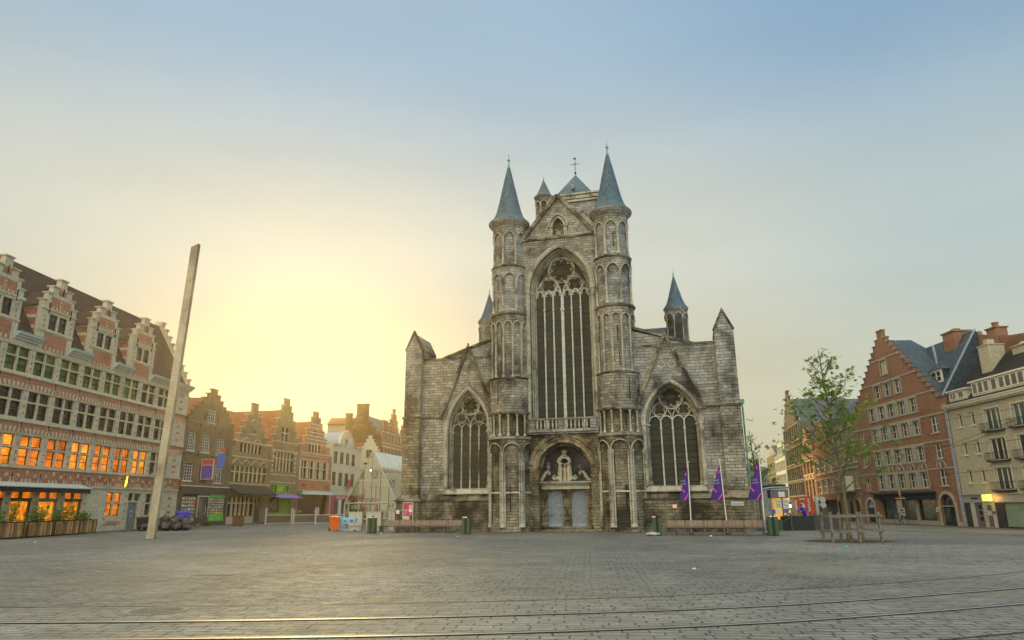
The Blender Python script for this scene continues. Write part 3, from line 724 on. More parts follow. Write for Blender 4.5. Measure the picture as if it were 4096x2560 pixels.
# small rear turrets, stair turret, crossing tower
def rear(cx,cy,r,rc,zb,zc,zt,nm,lab,n8=8,part='rear_turret'):
    m=MB(); m.lathe([(r,zb),(r,zc-.35),(r*1.08,zc-.25),(rc,zc-.05),(rc,zc)],cx,cy,24); t=m.build(part,M_grey,CH,True,label=lab)
    a,c=MB(),MB(); arcade(a,c,cx,cy,r,r+.07,zb+.2,zc-.95,zc-.32,n8,'pointed',10,.05); a.build('arcade',M_grey,t,True); c.build('shafts',M_trim,t,True)
    m=MB(); h=zt-zc; m.lathe([(rc*1.02,0),(rc*.78,h*.12),(rc*.6,h*.28),(rc*.3,h*.65),(.03,h)],cx,cy,24,z=zc,uvr=.7); m.build('spire',M_slate,t,True)
    m=MB(); m.lathe([(.03,0),(.03,.1),(.08,.17),(.03,.26),(.015,.5),(0,.52)],cx,cy,8,z=zt-.05); m.build('finial',M_copper,t,True)
rear(8.2,9,.87,1.03,11.5,17.6,20.6,'a','small round turret behind the right aisle')
rear(-8.15,9,.87,1.03,11.5,17.7,20.4,'b','small round turret behind the left aisle')
rear(-2.95,9.3,.76,.93,22,29.35,31.2,'c','small stair turret at the corner of the crossing tower',8,'stair_turret')
m=MB(); m.box(-2.9,2.6,9.3,15,14,28.55)
ct=m.build('crossing_tower',M_grey,CH)
m=MB(); m.box(-3.1,2.8,9.1,15.2,28.55,28.75); m.box(-3.0,2.7,9.2,15.1,28.9,29.25); m.box(-3.15,2.85,9.05,15.25,29.25,29.4); m.build('parapet',M_trim,ct)
m=MB(); c=(-.35,12.1); z=29.35
B=[(-2.3,9.9,z),(1.75,9.9,z),(1.75,14.3,z),(-2.3,14.3,z)]; ap=(c[0],c[1],32.75)
for i in range(4): m.face([B[i],B[(i+1)%4],ap])
m.build('pyramid_roof',M_slate,ct)
m=MB(); m.box(-.45,-.2,9.9,10.4,30.3,30.5); m.poly([(-.5,30.5),(-.15,30.5),(-.32,30.72)],9.85,10.5); m.build('roof_vent',M_lead,ct)
m=MB(); cx_,cy_=c
m.tube([(cx_,cy_,32.7),(cx_,cy_,34.4)],.025,6); m.sphere((cx_,cy_,32.95),.12)
m.tube([(cx_-.42,cy_,33.9),(cx_+.42,cy_,33.9)],.022,6); m.tube([(x,cy_,z) for x,z in circ(cx_,33.9,.13,12)],.018,5,close=True)
for s in(-1,1): m.sphere((cx_+s*.42,cy_,33.9),.045,6,5)
m.tube([(cx_-.06,cy_,33.4),(cx_+.06,cy_,33.4)],.02,5)
m.build('cross',M_iron,ct)
m=MB(); m.poly([(cx_-.14,34.45),(cx_-.02,34.38),(cx_+.08,34.42),(cx_+.16,34.6),(cx_+.06,34.55),(cx_-.02,34.62),(cx_-.1,34.56),(cx_-.13,34.66),(cx_-.17,34.56)],cy_-.01,cy_+.01); m.build('weathercock',M_iron,ct)
m=MB()
for x in(.2,1.6):
    for t_ in(0,.1): m.tube([(xx,9.27,z) for xx,z in arch(x+.2,27.0,.55+t_,.62+t_,0,8,25)],.05,5)
m.box(1.75,1.9,9.24,9.3,24.5,26.8); m.build('belfry_arches',M_trim,ct)
m=MB()
for x,z,r in((1.8,27.15,.16),(1.62,26.5,.12)): m.poly(circ(x,z,r,14),9.26,9.29)
m.poly(arch(.4,26.0,.2,.3,0,5,25),9.26,9.29); m.build('belfry_openings',M_dark,ct)
m=MB(); m.lathe([(.0,0),(.16,0),(.12,.3),(.16,.5),(.09,.58),(.12,.72),(0,.8)],-.3,9.2,8,z=27.6); m.build('gargoyle',M_trim,ct,True)
# ------------------------------------------------------------------ left side of the square
M_cream=masonry('cream_sandstone',(.68,.56,.38),(.57,.47,.32),(.42,.36,.26),.7,.32,.004,stain=(.22,.19,.13),amt=.5,ss=.4,thr=.6,wob=.0,bump=.008)
M_red=masonry('red_facing_brick',(.60,.20,.09),(.45,.14,.065),(.42,.35,.27),.22,.075,.009,stain=(.13,.06,.04),amt=.5,ss=.6,thr=.6,wob=.0,bump=.01)
M_brn=masonry('brown_old_brick',(.36,.235,.13),(.23,.145,.08),(.26,.21,.14),.22,.075,.012,stain=(.08,.055,.035),amt=.6,ss=.6,thr=.55,wob=.006,bump=.02)
M_brn2=masonry('ochre_old_brick',(.46,.31,.16),(.32,.21,.11),(.30,.24,.16),.22,.075,.011,stain=(.12,.08,.05),amt=.5,ss=.6,thr=.56,wob=.006,bump=.02)
def tilemat(name,c1,c2,bw,bh,cm=(.05,.03,.02)):
    return masonry(name,c1,c2,cm,bw,bh,.02,stain=(.06,.05,.035),amt=.4,ss=.8,thr=.6,wob=.0,bump=.05,off=0,fleck=.4)
M_tile=tilemat('orange_pantiles',(.42,.17,.07),(.32,.12,.05),.26,.30,(.10,.045,.025))
M_tilb=tilemat('brown_plain_tiles',(.125,.075,.055),(.085,.05,.04),.2,.14,(.03,.02,.016))
M_gutter=plain('painted_cornice',(.50,.50,.42),.5,0,.12); M_verd=plain('verdigris_flashing',(.25,.42,.35),.6,0,.2)
M_frame=plain('dark_brown_joinery',(.03,.02,.016),.5); M_white=plain('white_joinery',(.62,.60,.54),.5,0,.08)
M_lit=leaded('lit_leaded_glass',(1.,.27,.012),(.85,.17,.006),(.05,.012,.003),.20,.17,.95)
M_lit2=leaded('lit_leaded_glass_dim',(.95,.20,.008),(.55,.10,.004),(.05,.012,.003),.20,.17,.85); M_lit3=leaded('lit_leaded_glass_bright',(1.,.36,.03),(1.,.24,.01),(.06,.015,.003),.20,.17,1.1)
M_grn=leaded('green_leaded_glass',(.16,.24,.035),(.10,.16,.03),(.01,.012,.006),.16,.16,0)
M_drk=leaded('dark_leaded_glass',(.03,.04,.028),(.015,.018,.016),(.004,.004,.004),.16,.16,0,.2)
M_yel=leaded('yellow_leaded_glass',(.20,.15,.02),(.13,.10,.02),(.02,.015,.008),.12,.16,0)
M_gl=glass('window_glass',(.03,.028,.02),.1,(.09,.075,.05)); M_glb=glass('blue_window_glass',(.012,.02,.026),.08,(.04,.065,.07))
def room():
    t=NT('lit_room'); ob=t.co(); n=t.noise(ob,.9,3,.6,.4,(1,1,1.6)); n2=t.noise(ob,3.5,2,.5,0,(1,1,.5))
    c=t.ramp(n,[(.30,(.10,.025,.004)),(.42,(.75,.17,.005)),(.56,(1.,.34,.015)),(.72,(1.,.52,.06))])
    c=t.mix(1,c,t.ramp(n2,[(.35,.35),(.55,1.)]),'MULTIPLY')
    t.set(t.b,Base_Color=(.02,.01,.005),Roughness=.12,Emission_Color=c,Emission_Strength=1.05); return t.m
M_room=room()
HALL=empty('guild_hall',(-33.31,69.96,0),86.5,'long white stone and red brick gabled hall with orange lit windows','building')
B0,SP,BW=-24.06-2.67*2,2.67,2.16
bays=[B0+SP*k for k in range(11)]   # last one is the narrow corner bay
holes=[];
for k,x in enumerate(bays):
    w_=BW if k<10 else .0
    if not w_: continue
    for z0,z1 in((4.78,6.82),(8.02,9.93),(11.15,12.86)): holes.append((x,x+w_,z0,z1))
for k in range(0,6): holes.append((bays[k]+.05,bays[k]+2.1,.35,3.12))       # restaurant openings k0..5
holes.append((-10.95,-8.9,1.2,3.12)); holes.append((-8.0+.02,-6.0,.05,3.1)); holes.append((-5.3,-3.3,1.2,3.1))
m=MB(); wall(m,[(-30,0,0,13.7)],holes,0,.4)
HW=m.build('wall',M_cream,HALL)
def crosswin(b,x0,x1,z0,z1,pm,lights=2,tf=.60,stone=None,pane2=None,d=.10,name='window',mw=.13,fr=None,label=None):
    st=stone or M_cream; m=MB()
    if lights>1:
        for i in range(1,lights):
            x=x0+(x1-x0)*i/lights; m.box(x-mw/2,x+mw/2,.03,.3,z0,z1)
    if tf:
        z=z0+(z1-z0)*tf; m.box(x0,x1,.035,.28,z-.06,z+.06)
    o=m.build(name,st,b,label=label)
    m=MB(); f=fr or M_frame; t=.045
    lw=(x1-x0)/lights
    segs=[(z0,z1)] if not tf else [(z0,z-.06),(z+.06,z1)]
    for i in range(lights):
        a=x0+lw*i+(mw/2 if i else 0); c=x0+lw*(i+1)-(mw/2 if i<lights-1 else 0)
        for s,(p,q) in enumerate(segs):
            m.box(a,a+t,d+.08,d+.16,p,q); m.box(c-t,c,d+.08,d+.16,p,q); m.box(a+t,c-t,d+.08,d+.16,p,p+t); m.box(a+t,c-t,d+.08,d+.16,q-t,q)
            if s==0 and tf: m.box(a+t,c-t,d+.09,d+.15,(p+q)/2-.025,(p+q)/2+.025)
    m.build('casement',f,o)
    m=MB(); m.box(x0,x1,d+.14,d+.18,z0,z1); m.build('pane',pm,o)
    return o
for k,x in enumerate(bays[:10]):
    lit=k<9; M_q=[M_lit,M_lit2,M_lit3][(k*7+3)%3]
    crosswin(HALL,x,x+BW,4.78,6.82,M_q if lit else M_drk)
    crosswin(HALL,x,x+BW,8.02,9.93,M_drk)
    crosswin(HALL,x,x+BW,11.15,12.86,M_grn if k<8 else M_drk)
crosswin(HALL,-10.95,-8.9,1.2,3.12,M_lit,tf=.55); crosswin(HALL,-5.3,-3.3,1.2,3.1,M_drk,tf=.55)
M_gdoor=plain('grey_green_paint',(.16,.18,.165),.5,0,.12)
for k in range(6):
    x0,x1=bays[k]+.05,bays[k]+2.1
    m=MB(); m.box(x0,x1,.05,.3,2.40,2.55); m.box((x0+x1)/2-.06,(x0+x1)/2+.06,.05,.3,2.55,3.12); m.box(x0,x0+.07,.12,.3,.35,2.4); m.box(x1-.07,x1,.12,.3,.35,2.4); m.box(x0+.07,x1-.07,.12,.3,2.32,2.4); m.box(x0,x1,.05,.3,.35,.5)
    f=m.build('shopfront',M_frame if k!=4 else M_gdoor,HALL)
    m=MB(); m.box(x0,x1,.26,.29,2.55,3.12); m.build('fanlight',M_lit,f)
    m=MB(); m.box(x0,x1,.3,.33,.35,2.4); m.build('pane',M_room,f)
    m=MB() # things in the room seen against the glass
    random.seed(40+k)
    for q in range(4):
        xx=random.uniform(x0+.2,x1-.5); zz=random.uniform(.5,1.1); m.box(xx,xx+random.uniform(.2,.5),.285,.3,.5,zz)
    m.tube([(x0+.2,.29,1.9),(x0+.9,.29,1.2)],.02,4); m.box(x0+.1,x1-.2,.285,.3,1.02,1.06)
    m.build('furniture',plain('dark_interior_wood',(.06,.02,.008),.5),f)
    m=MB(); m.sphere((x0+.5,.24,1.62),.10,10,6,.6); m.build('pendant_lamp',plain('red_lamp_shade',(.9,.1,.03),.4,emit=(1,.10,.02,1) if k%2 else (1,.55,.15,1),es=2.),f)
# side door
m=MB(); m.box(-7.85,-6.15,.1,.25,2.32,2.46); m.box(-7.85,-7.7,.1,.3,.05,2.32); m.box(-6.3,-6.15,.1,.3,.05,2.32); m.box(-7.1,-6.95,.08,.25,2.46,3.1); m.box(-8,-6,.0,.25,0,.05)
f=m.build('door_frame',M_cream,HALL)
m=MB(); m.box(-7.7,-6.3,.2,.25,.05,2.32); d=m.build('door',M_gdoor,f); m=MB(); m.box(-7.1,-6.9,.17,.2,1.5,1.6); m.box(-7.1,-6.9,.17,.2,1.1,1.18); m.build('letter_plate',M_white,d)
m=MB(); m.tube([(-6.45,.16,1.0),(-6.45,.16,1.3)],.02,6); m.build('handle',M_iron,d)
m=MB(); m.box(-7.98,-6.02,.26,.28,2.46,3.1); m.build('fanlight',M_drk,f)
m=MB() # string courses, sills, pilasters
for z0,z1,p in((3.40,3.5,.10),(4.58,4.70,.10),(4.70,4.78,.05),(6.88,6.95,.06),(7.72,7.80,.10),(7.8,8.0,.04),(9.96,10.04,.06),(10.86,10.96,.10),(10.96,11.12,.04),(12.9,12.98,.05)):
    m.box(-30,.03,-p,.05,z0,z1)
for k,x in enumerate(bays[1:]):
    for z in(.0,): pass
m.build('string_courses',M_cream,HALL)
m=MB() # brick bands
for z0,z1 in((7.0,7.68),(10.08,10.82)):
    m.box(-30,-.02,-.02,.02,z0,z1)
m.box(-30,-.02,-.02,.02,3.62,4.55)
for k,x in enumerate(bays):
    c=x-(SP-BW)/2
    for z0,z1 in((4.9,6.7),(8.15,9.8),(11.3,12.7)):
        for q in(.08,.36,.7): zz=z0+(z1-z0)*q; m.box(c-.07,c+.07,-.012,.02,zz,zz+.13+.06*(k%2))
    for zz in(.9,1.5,2.1,2.75): m.box(c-.09,c+.09,-.012,.02,zz,zz+.17)
for zz,w_ in((.9,.5),(1.3,.7),(1.9,.4),(2.6,.5),(5.1,.5),(5.6,.7),(6.2,.4),(8.2,.5),(8.9,.6),(9.5,.4),(11.3,.6),(12.0,.45),(12.6,.5)): m.box(-1.3-w_/2,-1.3+w_/2,-.012,.02,zz,zz+.22)
for q,(a,c) in enumerate(((-11.3,-9.2),(-10.9,-8.6),(-10.5,-9.3),(-10.7,-8.9))): m.box(a,c,-.012,.02,.42+.09*q,.50+.09*q)
m.build('brick_bands',M_red,HALL)
m=MB() # stone keys in the bands
for k,x in enumerate(bays):
    c=x+BW/2
    for z0,z1 in((7.0,7.68),(10.08,10.82)):
        for q in(-2,-1,0,1,2): 
            xx=c+q*.37; s=q*.05; m.hexa([(xx-.08,-.04,z0),(xx+.08,-.04,z0),(xx+.08,.01,z0),(xx-.08,.01,z0)],[(xx-.1+s,-.04,z0+.36),(xx+.1+s,-.04,z0+.36),(xx+.1+s,.01,z0+.36),(xx-.1+s,.01,z0+.36)])
        cc=x-(SP-BW)/2; m.poly([(cc-.32,z0),(cc+.32,z0),(cc+.14,z0+.3),(cc+.05,z0+.55),(cc-.05,z0+.55),(cc-.14,z0+.3)],-.04,.01)
    cc=x-(SP-BW)/2; m.poly([(cc-.34,3.55),(cc+.34,3.55),(cc+.07,3.98),(cc-.07,3.98)],-.045,.01)
    for q in(-.38,0,.38): m.box(c+q-.09,c+q+.09,-.04,.01,3.62,3.86)
    for q in(-2,0,2):
        a=R(q*21); rx,rz=1.12,.62; px,pz=c+rx*sin(a),3.56+rz*cos(a); nx,nz=sin(a)*.6,cos(a)
        m.poly([(px-.1,pz-.02),(px+.1,pz-.02),(px+.13+nx*.2,pz+nz*.26),(px-.13+nx*.2,pz+nz*.26)],-.05,.01)
m.build('keystones',M_cream,HALL)
m=MB()
for k,x in enumerate(bays):
    m.tube([(xx,-.03,z) for xx,z in arch(x+BW/2,3.56,1.0,.52,0,7)],.035,5); m.tube([(xx,-.03,z) for xx,z in arch(x+BW/2,3.56,1.22,.75,0,7)],.03,5)
m.build('relieving_arches',M_red,HALL)
an=MB(); an.box(-.02,.02,-.07,-.02,0,.75); an.box(-.06,.06,-.08,-.03,.32,.38); an0=None
for k,x in enumerate(bays):
    for z in(3.5,7.05,10.1):
        if an0 is None: an0=an.build('wall_anchor',M_iron,HALL); o=an0
        else: o=an0.copy(); COL.objects.link(o); o.parent=HALL
        o.location=(x-(SP-BW)/2,0,z)
# eaves cornices between the dormers
dor=[-30.9,-25.3,-19.8,-14.25,-8.7]
segs=[(dor[i]+1.55,dor[i+1]-1.55) for i in range(4)]+[(dor[4]+1.55,.15)]
for a,c in segs:
    m=MB(); P=[(0,13.3),(-.12,13.32),(-.14,13.42),(-.30,13.5),(-.34,13.6),(-.48,13.66),(-.5,13.78),(0,13.8)]
    for (y0,z0),(y1,z1) in zip(P,P[1:]): m.face([(a,y0,z0),(a,y1,z1),(c,y1,z1),(c,y0,z0)])
    m.face([(c,y,z) for y,z in P]); m.face([(a,y,z) for y,z in P][::-1]); 
    g=m.build('eaves_cornice',M_gutter,HALL)
    m=MB(); m.box(a,c,-.52,.1,13.79,13.84); m.build('gutter_flashing',M_verd,g)
# roof
RZ,RD=20.3,3.9
m=MB(); m.hexa([(-30,.0,13.7),(-.4,.0,13.7),(-.4,2*RD,13.7),(-30,2*RD,13.7)],[(-30,RD-.02,RZ),(-.4,RD-.02,RZ),(-.4,RD+.02,RZ),(-30,RD+.02,RZ)]); m.build('roof',M_tilb,HALL)
# stepped end gable in profile
m=MB(); n=9
for i in range(n):
    y=RD*i/n; z=13.75+(RZ-13.4)*(i+1)/n
    m.box(-.42,0,y,2*RD-y,13.7 if i==0 else 13.75+(RZ-13.4)*i/n,z)
for i in range(n):
    y=RD*i/n; z=13.75+(RZ-13.4)*(i+1)/n
    m.box(-.5,.08,y-.12,y+RD/n-.02,z,z+.1); m.box(-.5,.08,2*RD-y-RD/n,2*RD-y+.1,z,z+.1)
m.box(-.55,.1,RD-.4,RD+.4,RZ+.05,RZ+.5)
m.build('stepped_end_gable',M_cream,HALL)
m=MB(); m.box(-.35,0,.4,2*RD,0,13.7); m.build('end_wall',M_red,HALL)
# dormers
for i,c in enumerate(dor):
    hw=1.78; m=MB()
    sol=[(c-hw,c+hw,13.0,16.35),(c-hw,c+hw,16.35,16.8),(c-1.42,c+1.42,16.8,17.42),(c-1.02,c+1.02,17.42,18.0),(c-.36,c+.36,18.0,18.72)]
    wall(m,sol,[(c-.93,c-.1,14.72,15.9),(c+.1,c+.93,14.72,15.9)],-.03,.35,True)
    D=m.build('dormer',M_cream,HALL)
    m=MB()
    for x0,x1,z in((c-hw,c-1.45,16.8),(c+1.45,c+hw,16.8),(c-1.42,c-1.05,17.42),(c+1.05,c+1.42,17.42),(c-1.02,c-.39,18.0),(c+.39,c+1.02,18.0),(c-.36,c+.36,18.72)): m.box(x0-.07,x1+.07,-.12,.5,z,z+.09)
    m.box(c-hw-.06,c+hw+.06,-.11,.1,16.15,16.25); m.box(c-hw-.04,c+hw+.04,-.10,.1,14.5,14.62)
    m.build('step_copings',M_cream,D)
    m=MB(); m.box(c-1.05,c+1.05,-.05,-.02,16.3,17.2); m.box(c-.4,c+.4,-.05,-.02,17.5,17.95); m.box(c-1.2,c+1.2,-.05,-.02,13.15,14.4)
    for zz in(14.8,15.2,15.6):
        for s in(-1,1): m.box(c+s*1.4-.07,c+s*1.4+.07,-.045,-.02,zz,zz+.15)
    m.build('brick_panel',M_red,D)
    m=MB(); m.box(c-.1,c+.1,-.065,-.04,16.6,17.05)
    for q in(-2,-1,0,1,2): m.box(c+q*.38-.08,c+q*.38+.08,-.065,-.04,16.3,16.5); m.box(c+q*.42-.09,c+q*.42+.09,-.065,-.04,13.15,13.4)
    m.build('key_blocks',M_cream,D)
    m=MB(); m.box(c-.035,c+.035,-.072,-.06,16.7,16.95); m.build('slit',M_dark,D)
    m=MB()
    for s in(-1,1): m.box(c+s*1.15-.02,c+s*1.15+.02,-.13,-.05,15.9,16.7)
    m.box(c-.02,c+.02,-.13,-.05,17.5,18.1); m.build('wall_anchors',M_iron,D)
    for s in(0,1):
        x0=c-.93+s*1.03; m=MB(); t=.05
        m.box(x0,x0+t,.05,.12,14.72,15.9); m.box(x0+.83-t,x0+.83,.05,.12,14.72,15.9); m.box(x0+t,x0+.83-t,.05,.12,14.72,14.77); m.box(x0+t,x0+.83-t,.05,.12,15.85,15.9); m.box(x0+t,x0+.83-t,.05,.12,15.28,15.33)
        o=m.build('dormer_window',M_frame,D); m=MB(); m.box(x0,x0+.83,.1,.13,14.72,15.9); m.build('pane',M_drk,o)
    m=MB(); bk_=2.4
    for s in(-1,1): m.box(c+s*(hw-.02)-.05,c+s*(hw-.02)+.05,.36,1.9,13.7,16.35)
    m.build('cheek',M_red,D)
    m=MB()
    for s in(-1,1): m.box(c+s*(hw-.02)-.07,c+s*(hw-.02)+.07,.36,1.1,14.6,14.85); m.box(c+s*(hw-.02)-.07,c+s*(hw-.02)+.07,.36,1.4,15.4,15.65);m.box(c+s*(hw-.02)-.08,c+s*(hw-.02)+.08,.36,1.7,16.15,16.35)
    m.build('cheek_bands',M_cream,D)
    m=MB(); e=.2
    m.hexa([(c-hw-e,.34,16.3),(c+hw+e,.34,16.3),(c+hw+e,1.7,16.3),(c-hw-e,1.7,16.3)],[(c-.15,.34,17.9),(c+.15,.34,17.9),(c+.1,2.9,17.95),(c-.1,2.9,17.95)]); m.build('dormer_roof',M_tilb,D)
    m=MB(); m.tube([(c-hw-e,1.7,16.35),(c-.1,2.9,18.0)],.05,5); m.tube([(c+hw+e,1.7,16.35),(c+.1,2.9,18.0)],.05,5); m.build('valley_flashing',M_verd,D)
# awning, signs, lamps, chilli shaped neon
m=MB(); m.poly([(0,0),(0,1)],0,1) if 0 else None
a,c=-30,-14.6
for P,mt,nm in((((-1.05,3.28),(-.75,3.45),(-.2,3.62),(-.2,3.56),(-.75,3.36),(-1.0,3.22)),M_gutter,'awning'),):
    for (y0,z0),(y1,z1) in zip(P,P[1:]+P[:1]): m.face([(a,y0,z0),(c,y0,z0),(c,y1,z1),(a,y1,z1)][::-1])
    m.face([(c,y,z) for y,z in P][::-1]); m.face([(a,y,z) for y,z in P])
AW=m.build('awning',M_gutter,HALL); m=MB(); m.box(a,c-.05,-1.06,-1.0,2.92,3.26); m.box(a,c,-1.1,-.98,3.2,3.3); m.build('awning_valance',plain('black_canvas',(.012,.01,.012),.8),AW)
m=MB(); m.tube([(a,-1.05,3.3),(c,-1.05,3.3)],.07,8); m.build('front_bar',M_gutter,AW)
M_neon=plain('yellow_neon',(.9,.8,.05),.4,emit=(1,.85,.03,1),es=1.6)
m=MB(); m.tube([(-9.55,-.55,3.55),(-9.5,-.55,3.75),(-9.42,-.55,4.0),(-9.40,-.55,4.2)],[.02,.07,.09,.07],8); m.tube([(-9.4,-.55,4.2),(-9.35,-.55,4.4),(-9.25,-.55,4.5)],[.06,.035,.015],6); m.tube([(-9.4,-.55,4.2),(-9.5,-.55,4.42)],[.04,.012],6); m.tube([(-9.4,-.55,4.2),(-9.42,-.55,4.5)],[.04,.012],6)
o=m.build('pepper_sign',M_neon,HALL,True); m=MB(); m.tube([(-9.4,-.5,4.2),(-9.6,0,4.2)],.02,5); m.build('bracket',M_iron,o)
M_sgn=plain('green_sign',(.03,.22,.07),.4)
for x in(-17.75,-15.1):
    m=MB(); m.box(x-.16,x+.12,-.14,-.1,1.8,2.05); s=m.build('menu_sign',M_sgn,HALL); m=MB(); m.box(x-.1,x+.06,-.145,-.14,1.9,1.96); m.build('lettering',M_white,s)
for x,z in((-20.3,4.95),(-13.2,4.85),(-5.6,4.8)):
    m=MB(); m.tube([(x,0,z),(x,-.5,z+.06)],.02,5); m.box(x-.05,x+.3,-.7,-.45,z,z+.1); m.build('floodlight',M_gutter,HALL)
m=MB(); m.tube([(-24.7,0,16.0),(-24.5,-.6,15.9)],.03,5); m.box(-24.6,-24.1,-.75,-.55,15.85,16.05); m.build('camera_unit',M_gutter,HALL)

# ---------------- generic parts for the row houses
def sash(b,x0,x1,z0,z1,nx,nz,fm,pm,d=.12,fw=.06,bw=.025,name='window',sill=True,label=None):
    m=MB(); m.box(x0,x0+fw,d-.02,d+.06,z0,z1); m.box(x1-fw,x1,d-.02,d+.06,z0,z1); m.box(x0+fw,x1-fw,d-.02,d+.06,z0,z0+fw); m.box(x0+fw,x1-fw,d-.02,d+.06,z1-fw,z1)
    for i in range(1,nx): x=x0+(x1-x0)*i/nx; e=bw*(1.8 if nx%2==0 and i==nx//2 else 1); m.box(x-e/2,x+e/2,d,d+.05,z0+fw,z1-fw)
    for j in range(1,nz): z=z0+(z1-z0)*j/nz; e=bw*(2. if j==nz-1 and nz>2 else 1); m.box(x0+fw,x1-fw,d+.002,d+.048,z-e/2,z+e/2)
    if sill: m.box(x0-.08,x1+.08,-.06,d,z0-.09,z0-.003)
    o=m.build(name,fm,b,label=label); m=MB(); m.box(x0,x1,d+.04,d+.06,z0,z1); m.build('pane',pm,o); return o
def gabroof(b,x0,x1,z0,z1,d0,d1,mat,name='roof',along='y',hip=0):
    m=MB()
    if along=='y':
        c=(x0+x1)/2; m.hexa([(x0,d0,z0),(x1,d0,z0),(x1,d1,z0),(x0,d1,z0)],[(c-.02,d0,z1),(c+.02,d0,z1),(c+.02,d1,z1),(c-.02,d1,z1)])
    else:
        c=(d0+d1)/2; m.hexa([(x0,d0,z0),(x1,d0,z0),(x1,d1,z0),(x0,d1,z0)],[(x0+hip,c-.02,z1),(x1-hip,c-.02,z1),(x1-hip,c+.02,z1),(x0+hip,c+.02,z1)])
    return m.build(name,mat,b)
def house(name,loc,rz,label,W,Hz,wallmat,holes,S=(),depth=9,cap=None,cat='house'):
    b=empty(name,loc,rz,label,cat)
    m=MB(); wall(m,[(0,W,0,Hz)]+list(S),holes,0,.3,True); wobj=m.build('facade',wallmat,b)
    m=MB(); m.box(.02,.3,.3,depth,0,Hz-.05); m.box(W-.3,W-.02,.3,depth,0,Hz-.05); m.box(.3,W-.3,depth-.3,depth,0,Hz-.05); m.build('side_walls',wallmat,b)
    m=MB(); m.box(.3,W-.3,.9,.95,0,Hz); m.build('interior',plain('dim_interior',(.03,.025,.02),.9),b)
    if S:
        m=MB(); stepcaps(m,list(S)); m.build('step_copings',cap or wallmat,b)
    return b
# shop house with the snack window
W=9.9
S=steps(.1,W-.1,10.5,14.4,7,1.0)
hl=[(.44,1.95,7.55,9.35),(3.2,4.9,7.55,9.3),(6.4,8.0,7.5,9.25),(3.85,5.5,10.75,12.1),(.3,2.05,4.5,6.35),(6.45,8.15,4.45,6.25),(3.3,4.9,4.45,6.3)]
H1=house('brick_shop_house',(-33.31,70.3,0),85,'brown brick house with crow-stepped gable over a dark grey snack shop',W,10.5,M_brn,hl+[(.25,W-.25,.0,3.9)],S)
for a in hl[:2]+hl[2:6]: sash(H1,*a,4,6 if a[3]-a[2]>1.5 else 4,M_white,M_gl)
sash(H1,*hl[6],3,5,M_frame,M_gl)
gabroof(H1,.2,W-.2,10.0,13.6,.35,10,M_tile)
gabroof(H1,-.6,W+.3,10.3,14.2,.6,9,M_tile,'rear_roof','x')
m=MB()
for z in(3.98,7.28,10.45): m.box(0,W,-.1,.05,z,z+.12)
m.build('string_courses',M_brn2,H1)
M_anth=plain('anthracite_paint',(.045,.043,.045),.5,0,.12)
m=MB(); m.box(.05,W-.05,-.12,.12,3.2,3.85); m.box(.05,W-.05,-.22,.1,3.85,3.95); m.box(.05,.5,-.08,.12,0,3.2); m.box(3.3,3.6,-.06,.12,0,3.2); m.box(5.7,6.0,-.06,.12,0,3.2); m.box(W-.6,W-.05,-.08,.12,0,3.2); m.box(.5,3.3,-.06,.1,0,.45); m.box(6,W-.6,-.06,.1,0,.42); m.box(3.6,5.7,-.06,.1,2.9,3.2)
SF=m.build('shopfront',M_anth,H1); m=MB(); m.box(0,W,-.26,.1,3.95,4.02); m.build('fascia_capping',M_white,SF)
def shelf(x0,x1,z0,z1,n,bg_,seed,par):
    random.seed(seed); m=MB(); m.box(x0,x1,.05,.08,z0,z1); o=m.build('display_window',plain('display_backing%d'%seed,bg_,.6),par)
    cols=[(.7,.12,.08),(.75,.55,.08),(.12,.3,.55),(.2,.5,.12),(.75,.72,.65),(.55,.2,.4)]
    ms=[plain('packet_%d'%i,c,.5,0,.3,9) for i,c in enumerate(cols)] if not bpy.data.materials.get('packet_0') else [bpy.data.materials['packet_%d'%i] for i in range(6)]
    sh=MB(); gs=[MB() for _ in ms]
    for r_ in range(n):
        z=z0+(z1-z0)*r_/n; sh.box(x0,x1,-.02,.05,z,z+.04); x=x0+.06; h=(z1-z0)/n
        while x<x1-.2:
            w_=random.uniform(.1,.2); gs[random.randrange(6)].box(x,x+w_,-.01,.04,z+.05,z+.05+random.uniform(.4,.75)*h); x+=w_+.02
    sh.build('shelf',M_brn2,o)
    for g_,mt in zip(gs,ms): g_.build('packets',mt,o)
    return o
shelf(.5,3.3,.5,2.95,7,(.14,.10,.04),3,SF)
o=shelf(6.0,9.3,1.15,2.85,6,(.07,.05,.04),5,SF)
M_lime=plain('lime_green_vinyl',(.08,.50,.03),.5,0,.08)
m=MB(); m.box(6.0,9.3,-.03,.05,.42,1.14); m.box(6.0,9.3,-.03,.05,2.86,3.18); v=m.build('window_vinyl',M_lime,SF)
text('cigaretten',.26,M_white,v,(6.9,-.04,.60)); text('snacks',.22,M_white,v,(8.3,-.04,.70)); text('drinks & food',.22,M_white,v,(7.1,-.04,.93))
m=MB(); m.box(3.6,5.7,.04,.09,.3,2.9); d=m.build('door',M_anth,SF); m=MB(); m.box(3.95,4.75,.02,.04,.9,2.6); m.build('pane',M_gl,d); m=MB(); m.tube([(5.2,-.02,1.2),(5.3,-.08,1.6),(5.2,-.02,2.0)],.03,5); m.build('handle',M_white,d)
m=MB(); m.box(3.5,3.6,-.1,-.06,.9,3.0); m.box(5.7,5.8,-.1,-.06,.9,3.0); m.box(3.5,5.8,-.1,-.06,2.95,3.05); m.build('door_surround',M_white,d)
m=MB(); m.box(3.6,5.7,-.5,.04,0,.16); m.box(3.6,5.7,-.25,.04,.16,.3); m.build('doorstep',M_trimd,SF)
